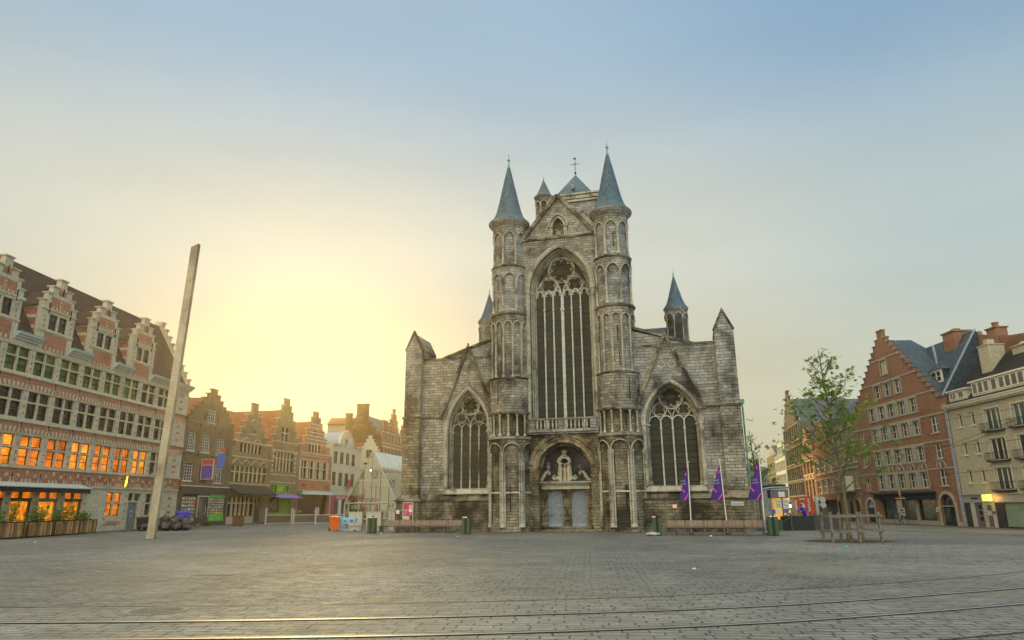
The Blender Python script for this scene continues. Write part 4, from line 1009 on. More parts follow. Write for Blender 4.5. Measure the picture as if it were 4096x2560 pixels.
# projecting signs
M_pur=plain('purple_sign',(.13,.06,.30),.5,0,.08); M_rd=plain('red_sign',(.45,.03,.05),.5,0,.1); M_bl=plain('blue_sign',(.03,.10,.42),.5,0,.1); M_org=plain('orange_edge',(.75,.12,.02),.5)
m=MB(); m.box(3.45,3.55,-1.35,-.15,4.75,6.15); s=m.build('hanging_sign',M_pur,H1,label='purple and red box sign hanging over the shop'); m=MB(); m.box(3.44,3.56,-1.36,-.14,6.15,6.75); m.build('sign_head',M_rd,s); m=MB(); m.box(3.43,3.57,-1.40,-1.36,4.7,6.8); m.box(3.43,3.57,-.14,-.1,4.7,6.8); m.box(3.43,3.57,-1.4,-.1,6.75,6.8); m.box(3.43,3.57,-1.4,-.1,6.12,6.18);m.box(3.43,3.57,-1.4,-.1,4.7,4.75); m.build('sign_border',M_white,s); m=MB(); m.box(3.57,3.72,-1.4,-.1,4.7,6.8); m.build('sign_side',M_org,s)
m=MB(); m.poly([(0,0),(.75,0),(.85,1.6),(.1,1.6)],-.05,.05); s=m.build('information_sign',M_bl,H1,label='blue and red letter i sign on a bracket'); s.location=(4.6,-1.1,5.9); s.rotation_euler=(0,0,R(-60)); m=MB(); m.poly(circ(.52,1.95,.26,14),-.05,.05); m.build('sign_dot',M_rd,s)
m=MB(); m.tube([(4.7,0,6.6),(4.7,-1.0,6.6)],.03,5); m.build('sign_bracket',M_iron,H1)
m=MB()
for z,x in((7.0,2.7),(7.0,5.6),(10.0,2.6),(10.0,5.7),(10.9,3.2),(10.9,6.2),(7.1,9.0)): m.box(x-.03,x+.03,-.06,0,z,z+.6); m.box(x-.12,x+.12,-.07,0,z+.2,z+.27)
m.build('wall_anchors',M_iron,H1)
# house with mullioned front and narrow dormer gable
W=9.5
hl=[(1.7,6.9,8.15,9.25),(3.7,5.3,10.5,11.6),(.1,8.5,4.75,6.55),(.2,5.9,.85,3.0),(6.1,7.7,.15,3.0)]
S=[(.5,W-.4,8.75,9.5),(1.1,8.0,9.49,10.3),(1.8,7.3,10.29,11.1),(2.4,6.7,11.09,11.9),(2.9,6.2,11.89,12.7),(3.9,5.2,12.69,14.2)]
H2=house('mullioned_house',(-32.44,80.2,0),82,'ochre house with long stone mullioned windows and a black awning',W,8.75,M_brn2,hl,S,cap=M_cream)
crosswin(H2,*hl[0],M_drk,6,None); crosswin(H2,*hl[2],M_yel,8,.62); sash(H2,*hl[1],1,1,M_cream,M_gl)
crosswin(H2,*hl[3],M_drk,6,.68,mw=.3)
crosswin(H2,6.1,7.7,2.4,3.0,M_drk,2,None); m=MB(); m.box(6.1,7.7,.1,.15,.15,2.4); m.build('door',M_anth,H2)
gabroof(H2,1.0,8.0,8.7,12.9,.35,5,M_tile,'dormer_roof'); gabroof(H2,-.4,W+.4,8.6,13.9,.4,10,M_tile,'roof','x')
m=MB()
for z in(4.45,7.55,9.35): m.box(0,W,-.1,.05,z,z+.14)
m.box(0,6.0,-.03,.05,0,.8); m.box(5.9,6.1,-.03,.05,0,3); m.build('stone_dressings',M_cream,H2)
m=MB()
for k in range(4): m.tube([(x,-.03,z) for x,z in arch(1.2+k*2.15,6.75,.9,.55,0,6)],.07,5)
for k in range(2): m.tube([(x,-.03,z) for x,z in arch(3+k*2.7,9.4,1.1,.5,0,6)],.06,5)
m.tube([(x,-.03,z) for x,z in arch(4.55,11.8,.7,.5,0,6)],.06,5)
m.build('relieving_arches',M_cream,H2)
m=MB(); m.hexa([(0,-1.3,3.35),(9.2,-1.3,3.35),(9.2,0,3.85),(0,0,3.85)],[(0,-1.3,3.45),(9.2,-1.3,3.45),(9.2,0,4.25),(0,0,4.25)]); m.box(0,9.2,-1.34,-1.28,3.2,3.42); m.build('awning',plain('black_awning',(.02,.018,.017),.7),H2)
# green fronted house
W=7.4
S=[(0,W-.9,9.9,11.0),(.5,6.0,10.99,12.0),(.9,5.5,11.99,13.2),(1.4,4.8,13.19,14.3),(1.9,4.2,14.29,15.1),(2.4,3.6,15.09,16.0)]
hl=[(.5,5.7,6.4,8.8),(2.0,3.9,10.3,12.2),(.4,5.4,3.6,4.75),(.4,5.6,.3,3.1)]
H3=house('green_front_house',(-31.11,89.72,0),79,'narrow tall brick house with lime green shopfront and violet awning',W,10.2,M_brn2,hl,S,cap=M_cream)
crosswin(H3,*hl[0],M_yel,6,.68); crosswin(H3,*hl[1],M_gl,2,.6)
gabroof(H3,.2,6.6,9.8,14.6,.4,9,M_tile)
M_gpa=plain('apple_green_paint',(.16,.36,.02),.45,0,.12)
m=MB()
for x0,x1,z0,z1 in((.3,.5,.3,4.75),(5.3,5.6,.3,4.75),(.5,5.3,4.6,4.8),(.5,5.3,3.55,3.7),(3.0,3.25,.3,3.1),(.5,3,.3,1.15),(1.2,1.35,3.7,4.6),(4.2,4.35,3.7,4.6)): m.box(x0,x1,.02,.2,z0,z1)
f=m.build('shopfront',M_gpa,H3); m=MB(); m.box(.4,5.5,.2,.23,1.1,4.7); m.build('pane',M_gl,f); m=MB(); m.box(1.9,3.7,-.02,.1,3.65,4.6); sg=m.build('shop_sign',M_gpa,f)
m=MB()
for k in range(3): m.tube([(2.0+.05*k,-.03,4.0+.12*k),(2.6,-.03,3.9+.1*k),(3.1,-.03,4.1+.1*k),(3.6,-.03,4.4)],.02,4)
m.build('swirl',plain('yellow_line',(.7,.6,.05),.5),sg); m=MB(); m.box(3.25,5.3,.12,.18,.3,3.0); m.build('door',M_gpa,f)
m=MB(); m.hexa([(-.2,-1.6,2.95),(6.3,-1.6,2.95),(6.1,0,3.3),(0,0,3.3)],[(-.2,-1.6,3.0),(6.3,-1.6,3.0),(6.1,0,3.5),(0,0,3.5)]); m.build('awning',plain('violet_awning',(.16,.12,.42),.7,0,.1),H3)
m=MB()
for z in(5.9,9.0,10.15,4.95): m.box(0,W-.8,-.08,.05,z,z+.12)
for x in(.15,5.95): 
    for z in(6.3,6.9,7.5,8.1,8.7): m.box(x,x+.4,-.03,.05,z,z+.3)
m.build('stone_dressings',M_cream,H3)
m=MB(); m.box(5.9,6.9,-1.0,-.9,3.3,4.0); s=m.build('projecting_sign',plain('dark_green_sign',(.02,.10,.04),.4),H3); text('Brasserie',.2,M_white,s,(6.4,-1.01,3.62),label='curly white lettering')
# red and white stepped house
W=9.7
S=[(0,W-.9,9.3,10.4),(.9,7.6,10.39,11.6),(1.6,6.8,11.59,12.7),(2.2,6.0,12.69,13.7),(2.9,5.4,13.69,14.5),(3.4,4.7,14.49,15.3)]
hl=[(.3,8.0,5.75,8.15),(2.3,6.0,9.5,10.9),(3.55,4.7,11.75,12.7),(.3,9,.2,3.85)]
H4=house('striped_gable_house',(-29.69,96.99,0),78,'salmon brick and white striped stepped gable house above a dark cafe',W,9.3,M_red,hl,S,cap=M_cream)
crosswin(H4,*hl[0],M_drk,8,.62); crosswin(H4,2.3,6.0,9.5,10.9,M_gl,4,None); sash(H4,*hl[2],1,1,M_cream,M_gl)
gabroof(H4,.2,8.6,9.2,14.0,.4,10,M_tile); gabroof(H4,2,W+3.5,9.0,12.6,2,9,M_tile,'rear_roof','x')
m=MB()
for z in(3.95,5.5,9.2): m.box(0,W-.3,-.08,.05,z,z+.16)
for z in(8.3,8.9): m.box(.2,8.4,-.03,.05,z,z+.1)
for z in(10.6,11.2,11.7,12.2,12.9,13.4): m.box(.9+(z-10.4)*.55,7.7-(z-10.4)*.55,-.03,.05,z,z+.16)
m.box(0,.3,-.03,.05,5.7,8.2); m.box(8.0,W-1,-.03,.05,5.7,8.2)
for k in range(4): m.box(.3+2*k-.0,.3+2*k+.25,-.02,.2,5.75,8.15)
m.build('stone_dressings',M_cream,H4)
m=MB(); m.box(.3,9.0,.5,.6,.2,3.85); o=m.build('cafe_front',plain('dark_red_timber',(.05,.018,.015),.5,0,.4),H4)
for x in(1.8,6.3): text('CAFE',.45,M_white,o,(x,.48,1.1)); 
m=MB(); m.hexa([(.0,-.9,3.5),(9.3,-.9,3.5),(9.3,0,3.75),(0,0,3.75)],[(.0,-.9,3.62),(9.3,-.9,3.62),(9.3,0,3.95),(0,0,3.95)]); m.build('awning_cassette',M_gutter,H4)
for x in(.9,7.6): m=MB(); m.box(x,x+.9,-.5,-.1,4.75,4.95); m.build('terrace_heater',M_rd,H4)
# cream plastered house with round gable
M_plas=plain('cream_plaster',(.52,.47,.34),.85,0,.07,1.5,bump=.003)
W=10.3; zs_=10.9
b=empty('round_gable_house',(-27.66,106.54,0),77,'cream plastered house with a semicircular gable','house'); H5=b
hl=[(.45,1.75,8.3,10.15),(2.5,3.8,8.3,10.15),(4.6,5.9,8.25,10.1),(6.6,7.9,8.2,10.05),(.25,1.55,5.05,7.05),(2.4,3.7,5.0,7.0),(4.5,5.8,4.95,7.0),(6.5,7.8,4.9,6.95)]
m=MB(); wall(m,[(0,W,3.6,11.2)],hl,0,.3); wall(m,[(0,1.0,0,3.6),(W-.6,W,0,3.6)],[],0,.3); m.poly(arch(4.5,11.2,2.3,2.3,0,12),0,.35); m.build('facade',M_plas,b)
m=MB(); m.box(0,.3,.3,9,0,11.2); m.box(W-.3,W,.3,9,0,11.2); m.build('side_walls',M_plas,b)
m=MB(); m.tube([(x,-.02,z) for x,z in arch(4.5,11.2,2.35,2.35,0,14)],.16,8); m.box(-.1,2.1,-.3,.2,11.15,11.35); m.box(6.9,W+.1,-.3,.2,11.15,11.35); m.tube([(x,-.03,z) for x,z in circ(4.5,11.9,.95,20)],.08,6,close=True)
for a in hl: m.box(a[0]-.08,a[1]+.08,-.06,.1,a[2]-.14,a[2]-.003)
m.build('mouldings',M_cream,b)
for a in hl: sash(b,*a,2,3,M_frame,M_gl,sill=False)
m=MB(); m.box(4.1,4.9,-.03,.02,11.55,12.25); m.build('attic_window',M_gl,b)
m=MB(); m.poly(arch(4.5,11.2,2.2,2.2,0,12),.35,8); m.build('barrel_roof',M_lead,b)
gabroof(b,0,W,11.1,13.4,2,9,M_slate2,'roof','x')
M_mag=plain('magenta_paint',(.40,.015,.10),.5,0,.1)
m=MB(); m.box(.3,1.1,-.12,0,0,3.55); m.box(1.1,W-.6,-.1,0,2.9,3.55); s=m.build('shopfront',M_mag,b); text('BROGGINI',.65,M_white,s,(3.4,-.12,3.05),label='white capital lettering'); m=MB(); m.box(1.1,W-.6,.1,.15,0,2.9); m.build('pane',M_gl,s)
m=MB(); m.box(2.9,3.6,-.1,.1,0,2.9); m.box(6.0,6.4,-.1,.1,0,2.9); m.build('pillar',M_white,s)
m=MB(); m.box(4.7,5.6,-.5,-.4,4.6,6.0); m.build('banner_sign',M_mag,b)
# ------------------------------------------------------------------ blocks at the far left end
M_ob=masonry('orange_brick',(.40,.17,.075),(.30,.11,.05),(.38,.28,.18),.22,.075,.009,stain=(.14,.07,.04),amt=.4,ss=.6,thr=.6,wob=0,bump=.01)
M_db=masonry('dark_party_brick',(.19,.10,.05),(.11,.06,.035),(.14,.10,.06),.24,.08,.012,stain=(.05,.035,.025),amt=.7,ss=.5,thr=.5,wob=.01,bump=.02,yel=(.30,.16,.07))
OB=empty('orange_corner_block',(-22.9,121,0),80,'tall orange brick block with white bands and stepped dormer gables, seen beyond the glass pavilion','building')
hl=[]
for z0,z1 in((10.1,11.7),(7.4,9.1),(13.2,14.3)):
    for k in range(7): hl.append((.8+1.75*k,1.7+1.75*k,z0,z1))
m=MB(); wall(m,[(0,13.5,0,14.6),(.6,2.6,14.6,16.6),(3.6,8.4,14.59,16.0),(4.2,7.8,15.99,17.2),(4.9,7.1,17.19,18.2),(5.6,6.4,18.19,19.2),(9.8,13.3,14.6,15.8),(10.6,12.4,15.79,16.8)],hl,0,.3,True); m.build('facade',M_ob,OB)
for h in hl: sash(OB,*h,2,2,M_white,M_gl,sill=False)
m=MB()
for z in(12.0,12.6,9.4,9.9,7.1,14.5): m.box(0,13.5,-.05,.05,z,z+.16)
for k in range(7): 
    for z in(11.8,9.2): m.tube([(x,-.02,zz) for x,zz in arch(1.25+1.75*k,z,.6,.3,0,5)],.05,5)
m.build('stone_bands',M_cream,OB)
m=MB(); stepcaps(m,[(3.6,8.4,14.59,16.0),(4.2,7.8,15.99,17.2),(4.9,7.1,17.19,18.2),(5.6,6.4,18.19,19.2)]); stepcaps(m,[(.6,2.6,14.6,16.6)]); m.build('step_copings',M_cream,OB)
gabroof(OB,-.1,13.5,14.0,17.6,.4,6.5,M_slate2,'roof','x')
m=MB(); m.poly([(-6.7,0),(0.0,0),(0,13.3),(-.6,14.4),(-1.2,14.4),(-1.2,15.3),(-2.0,15.3),(-2.0,16.3),(-2.8,16.3),(-2.8,17.4),(-4.7,17.4),(-6.7,14.6)],0,.5)
pw=m.build('party_wall',M_db,OB); pw.rotation_euler=(0,0,R(-85))
for x0,x1,zt in((-6.75,-5.75,17.7),(-4.75,-2.8,19.3)):
    m=MB(); m.box(x0,x1,-.03,.9,14,zt); m.box(x0-.1,x1+.1,-.12,1,zt,zt+.2)
    if zt>18: m.box(x0-.06,x1+.06,-.1,.95,17.4,17.55)
    c=m.build('chimney',M_db,OB); c.rotation_euler=(0,0,R(-85))
S=steps(0,4.6,9.2,13.3,7,.6)
b=house('cream_stepped_house',(-26.3,116.3,0),0,'narrow cream stepped gable house behind the glass pavilion','4.6'and 4.6,9.25,M_plas,[(.6,1.6,6.3,7.8),(2.9,3.9,6.3,7.8),(1.7,2.7,9.8,11),(.5,4.1,0.3,3.2)],S,3.5,M_cream)
for h in((.6,1.6,6.3,7.8),(2.9,3.9,6.3,7.8),(1.7,2.7,9.8,11)): sash(b,*h,2,3,M_frame,M_gl)
sash(b,.5,4.1,.3,3.2,3,1,M_frame,M_gl,name='shop_window')
gabroof(b,-2.2,2.2,8.8,12.4,1.2,3.5,M_tile,'roof','x')
b=house('plastered_row_house',(-21.6,116.0,0),4,'plain plastered row house seen through the glass pavilion',9.5,7.2,M_plas,[(1+2.2*k,2.1+2.2*k,z,z+1.5) for k in range(4) for z in(4.6,1.2)],(),4,M_cream)
for k in range(4):
    for z in(4.6,1.2): sash(b,1+2.2*k,2.1+2.2*k,z,z+1.5,2,3,M_white,M_gl)
gabroof(b,-.2,9.7,7.1,9.0,.0,3.8,M_tile,'roof','x')
b=empty('red_roof_hall',(-33.4,126,0),0,'long red tiled roof with a grey upper wall beyond the gable houses','building')
m=MB(); m.box(-.5,6.6,0,6,0,16.4); m.build('upper_wall',plain('grey_render',(.26,.25,.20),.8,0,.1),b); gabroof(b,-.6,6.7,16.4,17.9,-.3,5,M_tile,'roof','x')
# ------------------------------------------------------------------ right side: brick gable house
M_slate3=masonry('dark_roof_slate',(.07,.105,.14),(.045,.07,.095),(.02,.03,.04),.3,.16,.008,stain=(.14,.16,.15),amt=.45,ss=.6,thr=.58,wob=.01,bump=.02,rough=.6,streak=.5,fleck=.5)
M_rb=masonry('rose_brown_brick',(.37,.19,.115),(.28,.145,.09),(.27,.19,.135),.22,.075,.008,stain=(.10,.06,.045),amt=.55,ss=.5,thr=.58,wob=0,bump=.01)
M_conc=masonry('grey_limestone_frames',(.42,.40,.33),(.37,.35,.29),(.3,.28,.23),.9,.5,.003,stain=(.16,.15,.12),amt=.4,ss=.8,thr=.6,wob=0,bump=.005)
BR=empty('stepped_gable_block',(33.08,52.44,0),-90.5,'rose brown brick block with tall stepped gable and rows of stone framed windows','building')
n=14; sol=[]; cx_=-7.75
for i in range(n+1):
    hw=7.4-.5*i if i<n else .45
    z0=9.1+.49*i; sol.append((cx_-hw-.02*i*0,cx_+hw if i else .15,z0-(.01 if i else 0),z0+.49))
sol[-1]=(cx_-.42,cx_+.42,9.1+.49*n-.01,9.1+.49*n+.75)
rows=[]; X5=[-11.52+1.7*k for k in range(5)]
W5=[(x,x+1.04,z0,z1) for z0,z1 in((8.95,10.08),(7.08,8.22),(4.98,6.14),(2.86,4.1)) for x in X5]
W3=[(x,x+1.08,10.86,12.0) for x in(-10.0,-8.3,-6.6)]; W1=[(-8.35,-7.25,12.8,14.03)]
WR=[(-2.18,-1.16,z0,z1) for z0,z1 in((7.0,8.3),(5.02,6.2),(2.95,4.18))]+[(-13.9,-13.05,z0,z1) for z0,z1 in((7.0,8.2),(4.95,6.1),(2.85,3.9))]
SH=[(-11.3,-9.1,.35,1.92),(-8.6,-6.2,.35,1.92),(-5.6,-3.35,.35,1.92)]
dl=arch(-1.72,1.42,.92,.9,0,10,.05); dr=arch(-13.6,1.3,.72,.75,0,10,.05)
m=MB(); wall(m,[(-15.15,.15,2.6,9.11)]+sol,W5+W3+W1+WR,0,.35,True)
m.poly([(-15.15,.0),(dr[0][0],0.0)]+dr+[(dr[-1][0],0),(-11.9,0),(-11.9,2.6),(-15.15,2.6)],0,.35)
m.poly([(-3.0,.0),(dl[0][0],0.0)]+dl+[(dl[-1][0],0),(.15,0),(.15,2.6),(-3.0,2.6)],0,.35)
wall(m,[(-11.9,-3.0,0,2.6)],SH,0,.35)
m.build('facade',M_rb,BR)
m=MB(); stepcaps(m,sol,-.08,.4,.07,.06); m.build('step_copings',plain('dark_coping',(.09,.10,.12),.5),BR)
m=MB()
for a in W5+W3+W1:
    m.box(a[0]-.1,a[0],-.04,.12,a[2]-.12,a[3]+.12); m.box(a[1],a[1]+.1,-.04,.12,a[2]-.12,a[3]+.12); m.box(a[0],a[1],-.04,.12,a[3],a[3]+.12); m.box(a[0],a[1],-.05,.12,a[2]-.12,a[2])
for z0,z1 in((8.95,10.08),(7.08,8.22),(4.98,6.14),(2.86,4.1)):
    for x in X5[:-1]: m.box(x+1.14,x+1.6,-.03,.05,z0-.12,z1+.12)
m.box(-8.9,-7.2,-.045,.05,13.78+.37,14.25) 
for z,x0,x1 in((14.15,-10.1,-5.3),(12.12,-12.2,-3.3),(10.2,-14.1,-1.2),(8.34,-15.1,.1),(6.26,-15.1,.1),(4.2,-15.1,.1)): m.box(x0,x1,-.035,.05,z,z+.11)
m.build('stone_frames',M_conc,BR)
m=MB()
for x in [x+.52 for x in X5]+[-1.67]:
    m.tube([(a,-.03,z) for a,z in arch(x,4.33,.58,.58,0,8)],.05,6)
    for q in range(1,8): a=PI*q/8; m.tube([(x-.12*cos(a),-.02,4.35+.12*sin(a)),(x-.5*cos(a),-.04,4.35+.5*sin(a))],.022,4)
    m.lathe([(.1,0),(.08,.05),(0,.08)],x,-.03,8,z=4.35)
m.build('shell_reliefs',M_conc,BR)
for a in W5+W3+WR: sash(BR,*a,2,2,M_white,M_glb,fw=.05,bw=.04,sill=False)
M_glw=plain('painted_sky_reflection',(.45,.42,.28),.06)  # pale base colour stands in for bright sky reflected in the top window
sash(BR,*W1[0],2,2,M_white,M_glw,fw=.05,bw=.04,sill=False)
m=MB()
for a in WR: m.box(a[0]-.1,a[1]+.1,-.07,.1,a[2]-.1,a[2]-.003)
m.build('window_sills',M_conc,BR)
M_teal=plain('dark_teal_paint',(.007,.022,.032),.8)
m=MB(); m.box(-12.0,-2.9,-.7,.1,2.40,2.56); m.box(-11.8,-3.1,-.5,.1,1.98,2.40); sf=m.build('shop_fascia',M_teal,BR)
for a in SH:
    m=MB(); t=.06; m.box(a[0],a[0]+t,.05,.15,a[2],a[3]); m.box(a[1]-t,a[1],.05,.15,a[2],a[3]); m.box(a[0],a[1],.05,.15,a[2],a[2]+t); o=m.build('shop_window',M_teal,BR)
    m=MB(); m.box(a[0],a[1],.15,.18,a[2],a[3]); m.build('pane',glass('shop_glass',(.01,.03,.03),.06,(.03,.09,.075)),o)
m=MB(); m.box(-11.9,-3.0,-.06,.02,0,.3); m.box(-3.0,-2.66,-.05,.02,0,.3); m.box(-.8,.1,-.05,.02,0,.3)
for a,c in((-9.1,-8.6),(-6.2,-5.6)): m.box(a+.1,c-.1,-.04,.02,.3,2.0)
m.build('stone_plinth',M_conc,BR)
for d_,cx0,zs0,a0,nm in((dl,-1.72,1.42,.92,'right'),(dr,-13.6,1.3,.72,'left')):
    m=MB(); m.band(arch(cx0,zs0,a0,a0-.02,0,10,.0),arch(cx0,zs0,a0,a0-.02,.24,10,.0),-.06,.1); o=m.build('arched_doorway',M_conc,BR,label='%s arched doorway'%nm)
    m=MB(); m.box(cx0-a0,cx0+a0,.2,.28,0.02,zs0-.02); dd=m.build('door',M_teal,o); m=MB(); m.box(cx0-a0+.12,cx0-.05,.17,.2,.3,zs0-.15); m.box(cx0+.05,cx0+a0-.12,.17,.2,.3,zs0-.15); m.build('pane',M_glb,dd)
    m=MB(); m.poly(arch(cx0,zs0+.05,a0,a0-.07,0,10),.2,.25); m.build('fanlight',M_glb if nm=='right' else plain('pale_fanlight',(.45,.52,.55),.5),o)
    m=MB(); m.box(cx0-a0,cx0+a0,.14,.24,zs0-.03,zs0+.05); m.build('transom',M_conc,o)
m=MB(); m.box(-13.62,-13.5,.16,.2,1.45,1.85); m.build('blue_mark',plain('sky_blue_vinyl',(.05,.30,.60),.5),BR)
# roofs of the block
m=MB(); m.poly([(-15.0,9.0),(-.1,9.0),(cx_+.02,15.85),(cx_-.02,15.85)],.36,2.8); m.hexa([(-15,2.8,9),(-.1,2.8,9),(-.1,5,9),(-15,5,9)],[(cx_-.02,2.8,15.85),(cx_+.02,2.8,15.85),(cx_+.02,4.2,15),(cx_-.02,4.2,15)]); m.build('gable_roof',M_slate3,BR)
m=MB(); m.hexa([(-12,.1,9.0),(-.85,.1,9.0),(-.85,8,9.0),(-12,8,9.0)],[(-11,3.98,15.0),(-.85,3.98,15.0),(-.85,4.02,15.0),(-11,4.02,15.0)]); m.build('rear_roof',M_slate3,BR)
m=MB(); m.tube([(-.85,.1,9.15),(-.85,4,15.1)],.08,5); m.tube([(-.2,.36,9.1),(-6.6,4,15.05)],.12,5); m.tube([(-7.7,4,15.05),(-.9,4,15.05)],.06,5); m.build('lead_valleys',M_lead,BR)
m=MB(); m.box(-3.45,-1.95,1.5,3.6,11.05,12.1); o=m.build('roof_dormer',M_slate3,BR)
m=MB(); m.hexa([(-3.65,1.3,12.1),(-1.75,1.3,12.1),(-1.75,4,12.1),(-3.65,4,12.1)],[(-2.72,1.9,12.85),(-2.68,1.9,12.85),(-2.68,4,12.85),(-2.72,4,12.85)]); m.build('dormer_roof',M_slate3,o)
m=MB(); m.box(-3.45,-3.3,1.38,1.5,11.05,12.1); m.box(-2.1,-1.95,1.38,1.5,11.05,12.1); m.box(-3.3,-2.1,1.38,1.5,11.95,12.1); m.box(-3.3,-2.1,1.38,1.5,11.05,11.2); m.box(-2.74,-2.66,1.4,1.5,11.2,11.95); m.box(-3.3,-2.1,1.41,1.49,11.55,11.6); w_=m.build('window_frame',M_white,o); m=MB(); m.box(-3.3,-2.1,1.46,1.49,11.2,11.95); m.build('pane',M_glb,w_)
m=MB(); m.box(-3.85,-2.35,3.2,4.6,12.8,15.3); m.box(-3.95,-2.25,3.1,4.7,15.3,15.42); m.box(-3.4,-2.9,3.7,4.2,15.4,15.7); m.build('chimney',M_rb,BR)
m=MB(); m.box(-14.9,.0,.4,12,0,9); m.build('inner_mass',M_rb,BR)
m=MB(); m.tube([(.12,-.1,.3),(.12,-.1,9.0)],.07,8); m.build('downpipe',M_lead,BR)
m=MB(); m.box(-3.15,-2.95,-.1,.0,1.0,1.15); m.box(-3.15,-2.95,-.1,.0,1.2,1.35); m.build('notice_plates',M_white,BR)
# ------------------------------------------------------------------ yellow brick apartments
M_yb=masonry('pale_yellow_brick',(.56,.53,.38),(.47,.44,.31),(.36,.34,.25),.22,.08,.008,stain=(.15,.14,.10),amt=.4,ss=.5,thr=.6,wob=0,bump=.012)
M_dt=tilemat('anthracite_tiles',(.028,.026,.03),(.02,.018,.022),.3,.3,(.006,.006,.008))
YB=empty('yellow_apartment_block',(33.06,52.29,0),-90.5,'yellow brick apartment block with french windows, iron balconies and a dark tiled roof','building')
W=14
sm=[(x,x+.46,z,z+.92) for z in(7.06,5.04,3.04) for x in(1.15,2.58)]+[(x,x+.46,z,z+.92) for z in(7.06,5.04,3.04) for x in(9.6,11.0)]
fr=[(x,x+1.62,z,z+1.48) for z in(6.48,4.46,2.5) for x in(4.15,6.92)]
m=MB(); wall(m,[(.16,W,2.28,8.4)],sm+fr,0,.3); m.build('facade',M_yb,YB)
m=MB(); m.box(.3,W,.3,9,2.3,8.4); 
for a in sm: sash(YB,*a,1,1,M_white,M_glb,fw=.07)
for a in fr:
    o=sash(YB,*a,3,1,M_white,glass('teal_glass',(.02,.05,.05),.08,(.05,.14,.13)) if a[2]>6 else M_glb,fw=.06,bw=.09,name='french_window')
    m=MB(); m.box(a[0]-.1,a[1]+.1,-.05,.0,a[2]-.14,a[3]+.1) if 0 else None
    m.box(a[0]-.1,a[0],-.03,.05,a[2],a[3]+.1); m.box(a[1],a[1]+.1,-.03,.05,a[2],a[3]+.1); m.box(a[0],a[1],-.03,.05,a[3],a[3]+.1); m.build('surround',M_gutter,o)
    m=MB(); x0,x1,z=a[0]-.22,a[1]+.22,a[2]
    for zz in(.02,.5): m.tube([(x0,0,z+zz),(x0,-.35,z+zz),(x1,-.35,z+zz),(x1,0,z+zz)],.018,5)
    k=x0
    while k<=x1+.01:
        m.tube([(k,-.35,z+.02),(k,-.41,z+.18),(k,-.35,z+.34),(k,-.35,z+.5)],.011,4); k+=.10
    m.box(x0,x1,-.3,0,z-.1,z-.03); m.build('balcony_railing',M_iron,YB)
m=MB(); m.box(.1,W,-.35,.1,8.55,8.7); m.box(.1,W,-.2,.1,8.42,8.55); m.box(.1,W,-.42,.1,8.7,8.78)
for k in range(46): m.box(.3+k*.3,.42+k*.3,-.30,-.2,8.47,8.55)
m.build('eaves_cornice',M_gutter,YB)
m=MB(); m.hexa([(.1,-.1,8.75),(W,-.1,8.75),(W,6.2,8.75),(.1,6.2,8.75)],[(.1,2.98,12.2),(W,2.98,12.2),(W,3.02,12.2),(.1,3.02,12.2)]); m.build('roof',M_dt,YB)
for x0,x1,z1,wins in((.35,2.5,9.72,((.6,.3),(.95,.3),(1.6,.55))),(3.1,12,10.0,[(3.3+.62*k+(.18 if k>2 else 0)+(.15 if k>3 else 0),.46) for k in range(12)])):
    m=MB(); m.box(x0,x1,.15,2.0,8.85,z1); m.box(x0-.12,x1+.12,0,2.2,z1,z1+.12); o=m.build('box_dormer',M_gutter,YB)
    for x,w_ in wins:
        m=MB(); m.box(x,x+w_,.10,.14,9.2,z1-.1); p=m.build('window',M_glb,o); m=MB(); t=.045
        m.box(x-t,x,.08,.15,9.15,z1-.05); m.box(x+w_,x+w_+t,.08,.15,9.15,z1-.05); m.box(x,x+w_,.08,.15,9.15,9.2); m.box(x,x+w_,.08,.15,z1-.1,z1-.05); m.build('frame',M_white,p)
m=MB(); m.box(2.15,3.25,1.8,3.0,10.6,12.85); m.box(2.1,3.3,1.75,3.05,12.85,12.93); m.box(2.42,2.9,2.1,2.6,12.93,13.35); o=m.build('chimney',M_yb,YB)
m=MB(); m.box(4.5,6.0,2.6,3.6,11.6,12.3); m.box(4.4,6.1,2.5,3.7,12.3,12.38); m.lathe([(.35,0),(.3,.1),(.12,.2),(0,.22)],5.2,3,10,z=12.4); m.build('roof_vent',M_yb,YB)
m=MB(); m.poly([(-.85,9),(9,9),(9,13.2),(4.2,13.5),(2.6,13.7),(-.7,14.55),(-.85,14.9)],4.05,4.4); m.build('rear_party_wall',M_rb,YB)
m=MB(); m.box(.4,1.45,3.9,4.8,12,14.6); m.box(.32,1.53,3.8,4.9,14.6,14.7); m.lathe([(.22,0),(.22,.3),(.26,.32),(.26,.4),(0,.42)],.95,4.3,10,z=14.7); m.build('rear_chimney',M_rb,YB)
m=MB(); m.tube([(.1,-.05,0),(.1,-.05,8.6)],.05,6); m.build('downpipe',M_lead,YB)
M_pale=plain('pale_panel',(.42,.42,.40),.5,0,.06); M_mauve=plain('mauve_grey_door',(.13,.11,.125),.5)
m=MB(); m.box(.16,W,-.15,.1,2.2,2.28); m.box(.2,3.9,-.04,.05,1.68,2.2); m.box(3.9,W,-.06,.05,1.68,2.2); o=m.build('shop_fascia',plain('grey_fascia',(.30,.30,.31),.5,0,.05),YB)
m=MB(); m.box(1.15,1.95,-.05,-.04,1.9,2.02); m.build('house_sign',M_iron,o)
m=MB(); m.box(.2,.9,.02,.1,0,1.68); m.box(3.5,4.35,.02,.1,0,1.68); m.box(4.35,W,.15,.2,0,.1); g=m.build('dark_cladding',plain('black_cladding',(.02,.022,.028),.4),YB)
m=MB(); m.box(.9,1.3,-.02,.1,0,1.68); m.box(2.25,3.5,-.02,.1,0,1.68); m.build('entrance_panels',M_pale,YB)
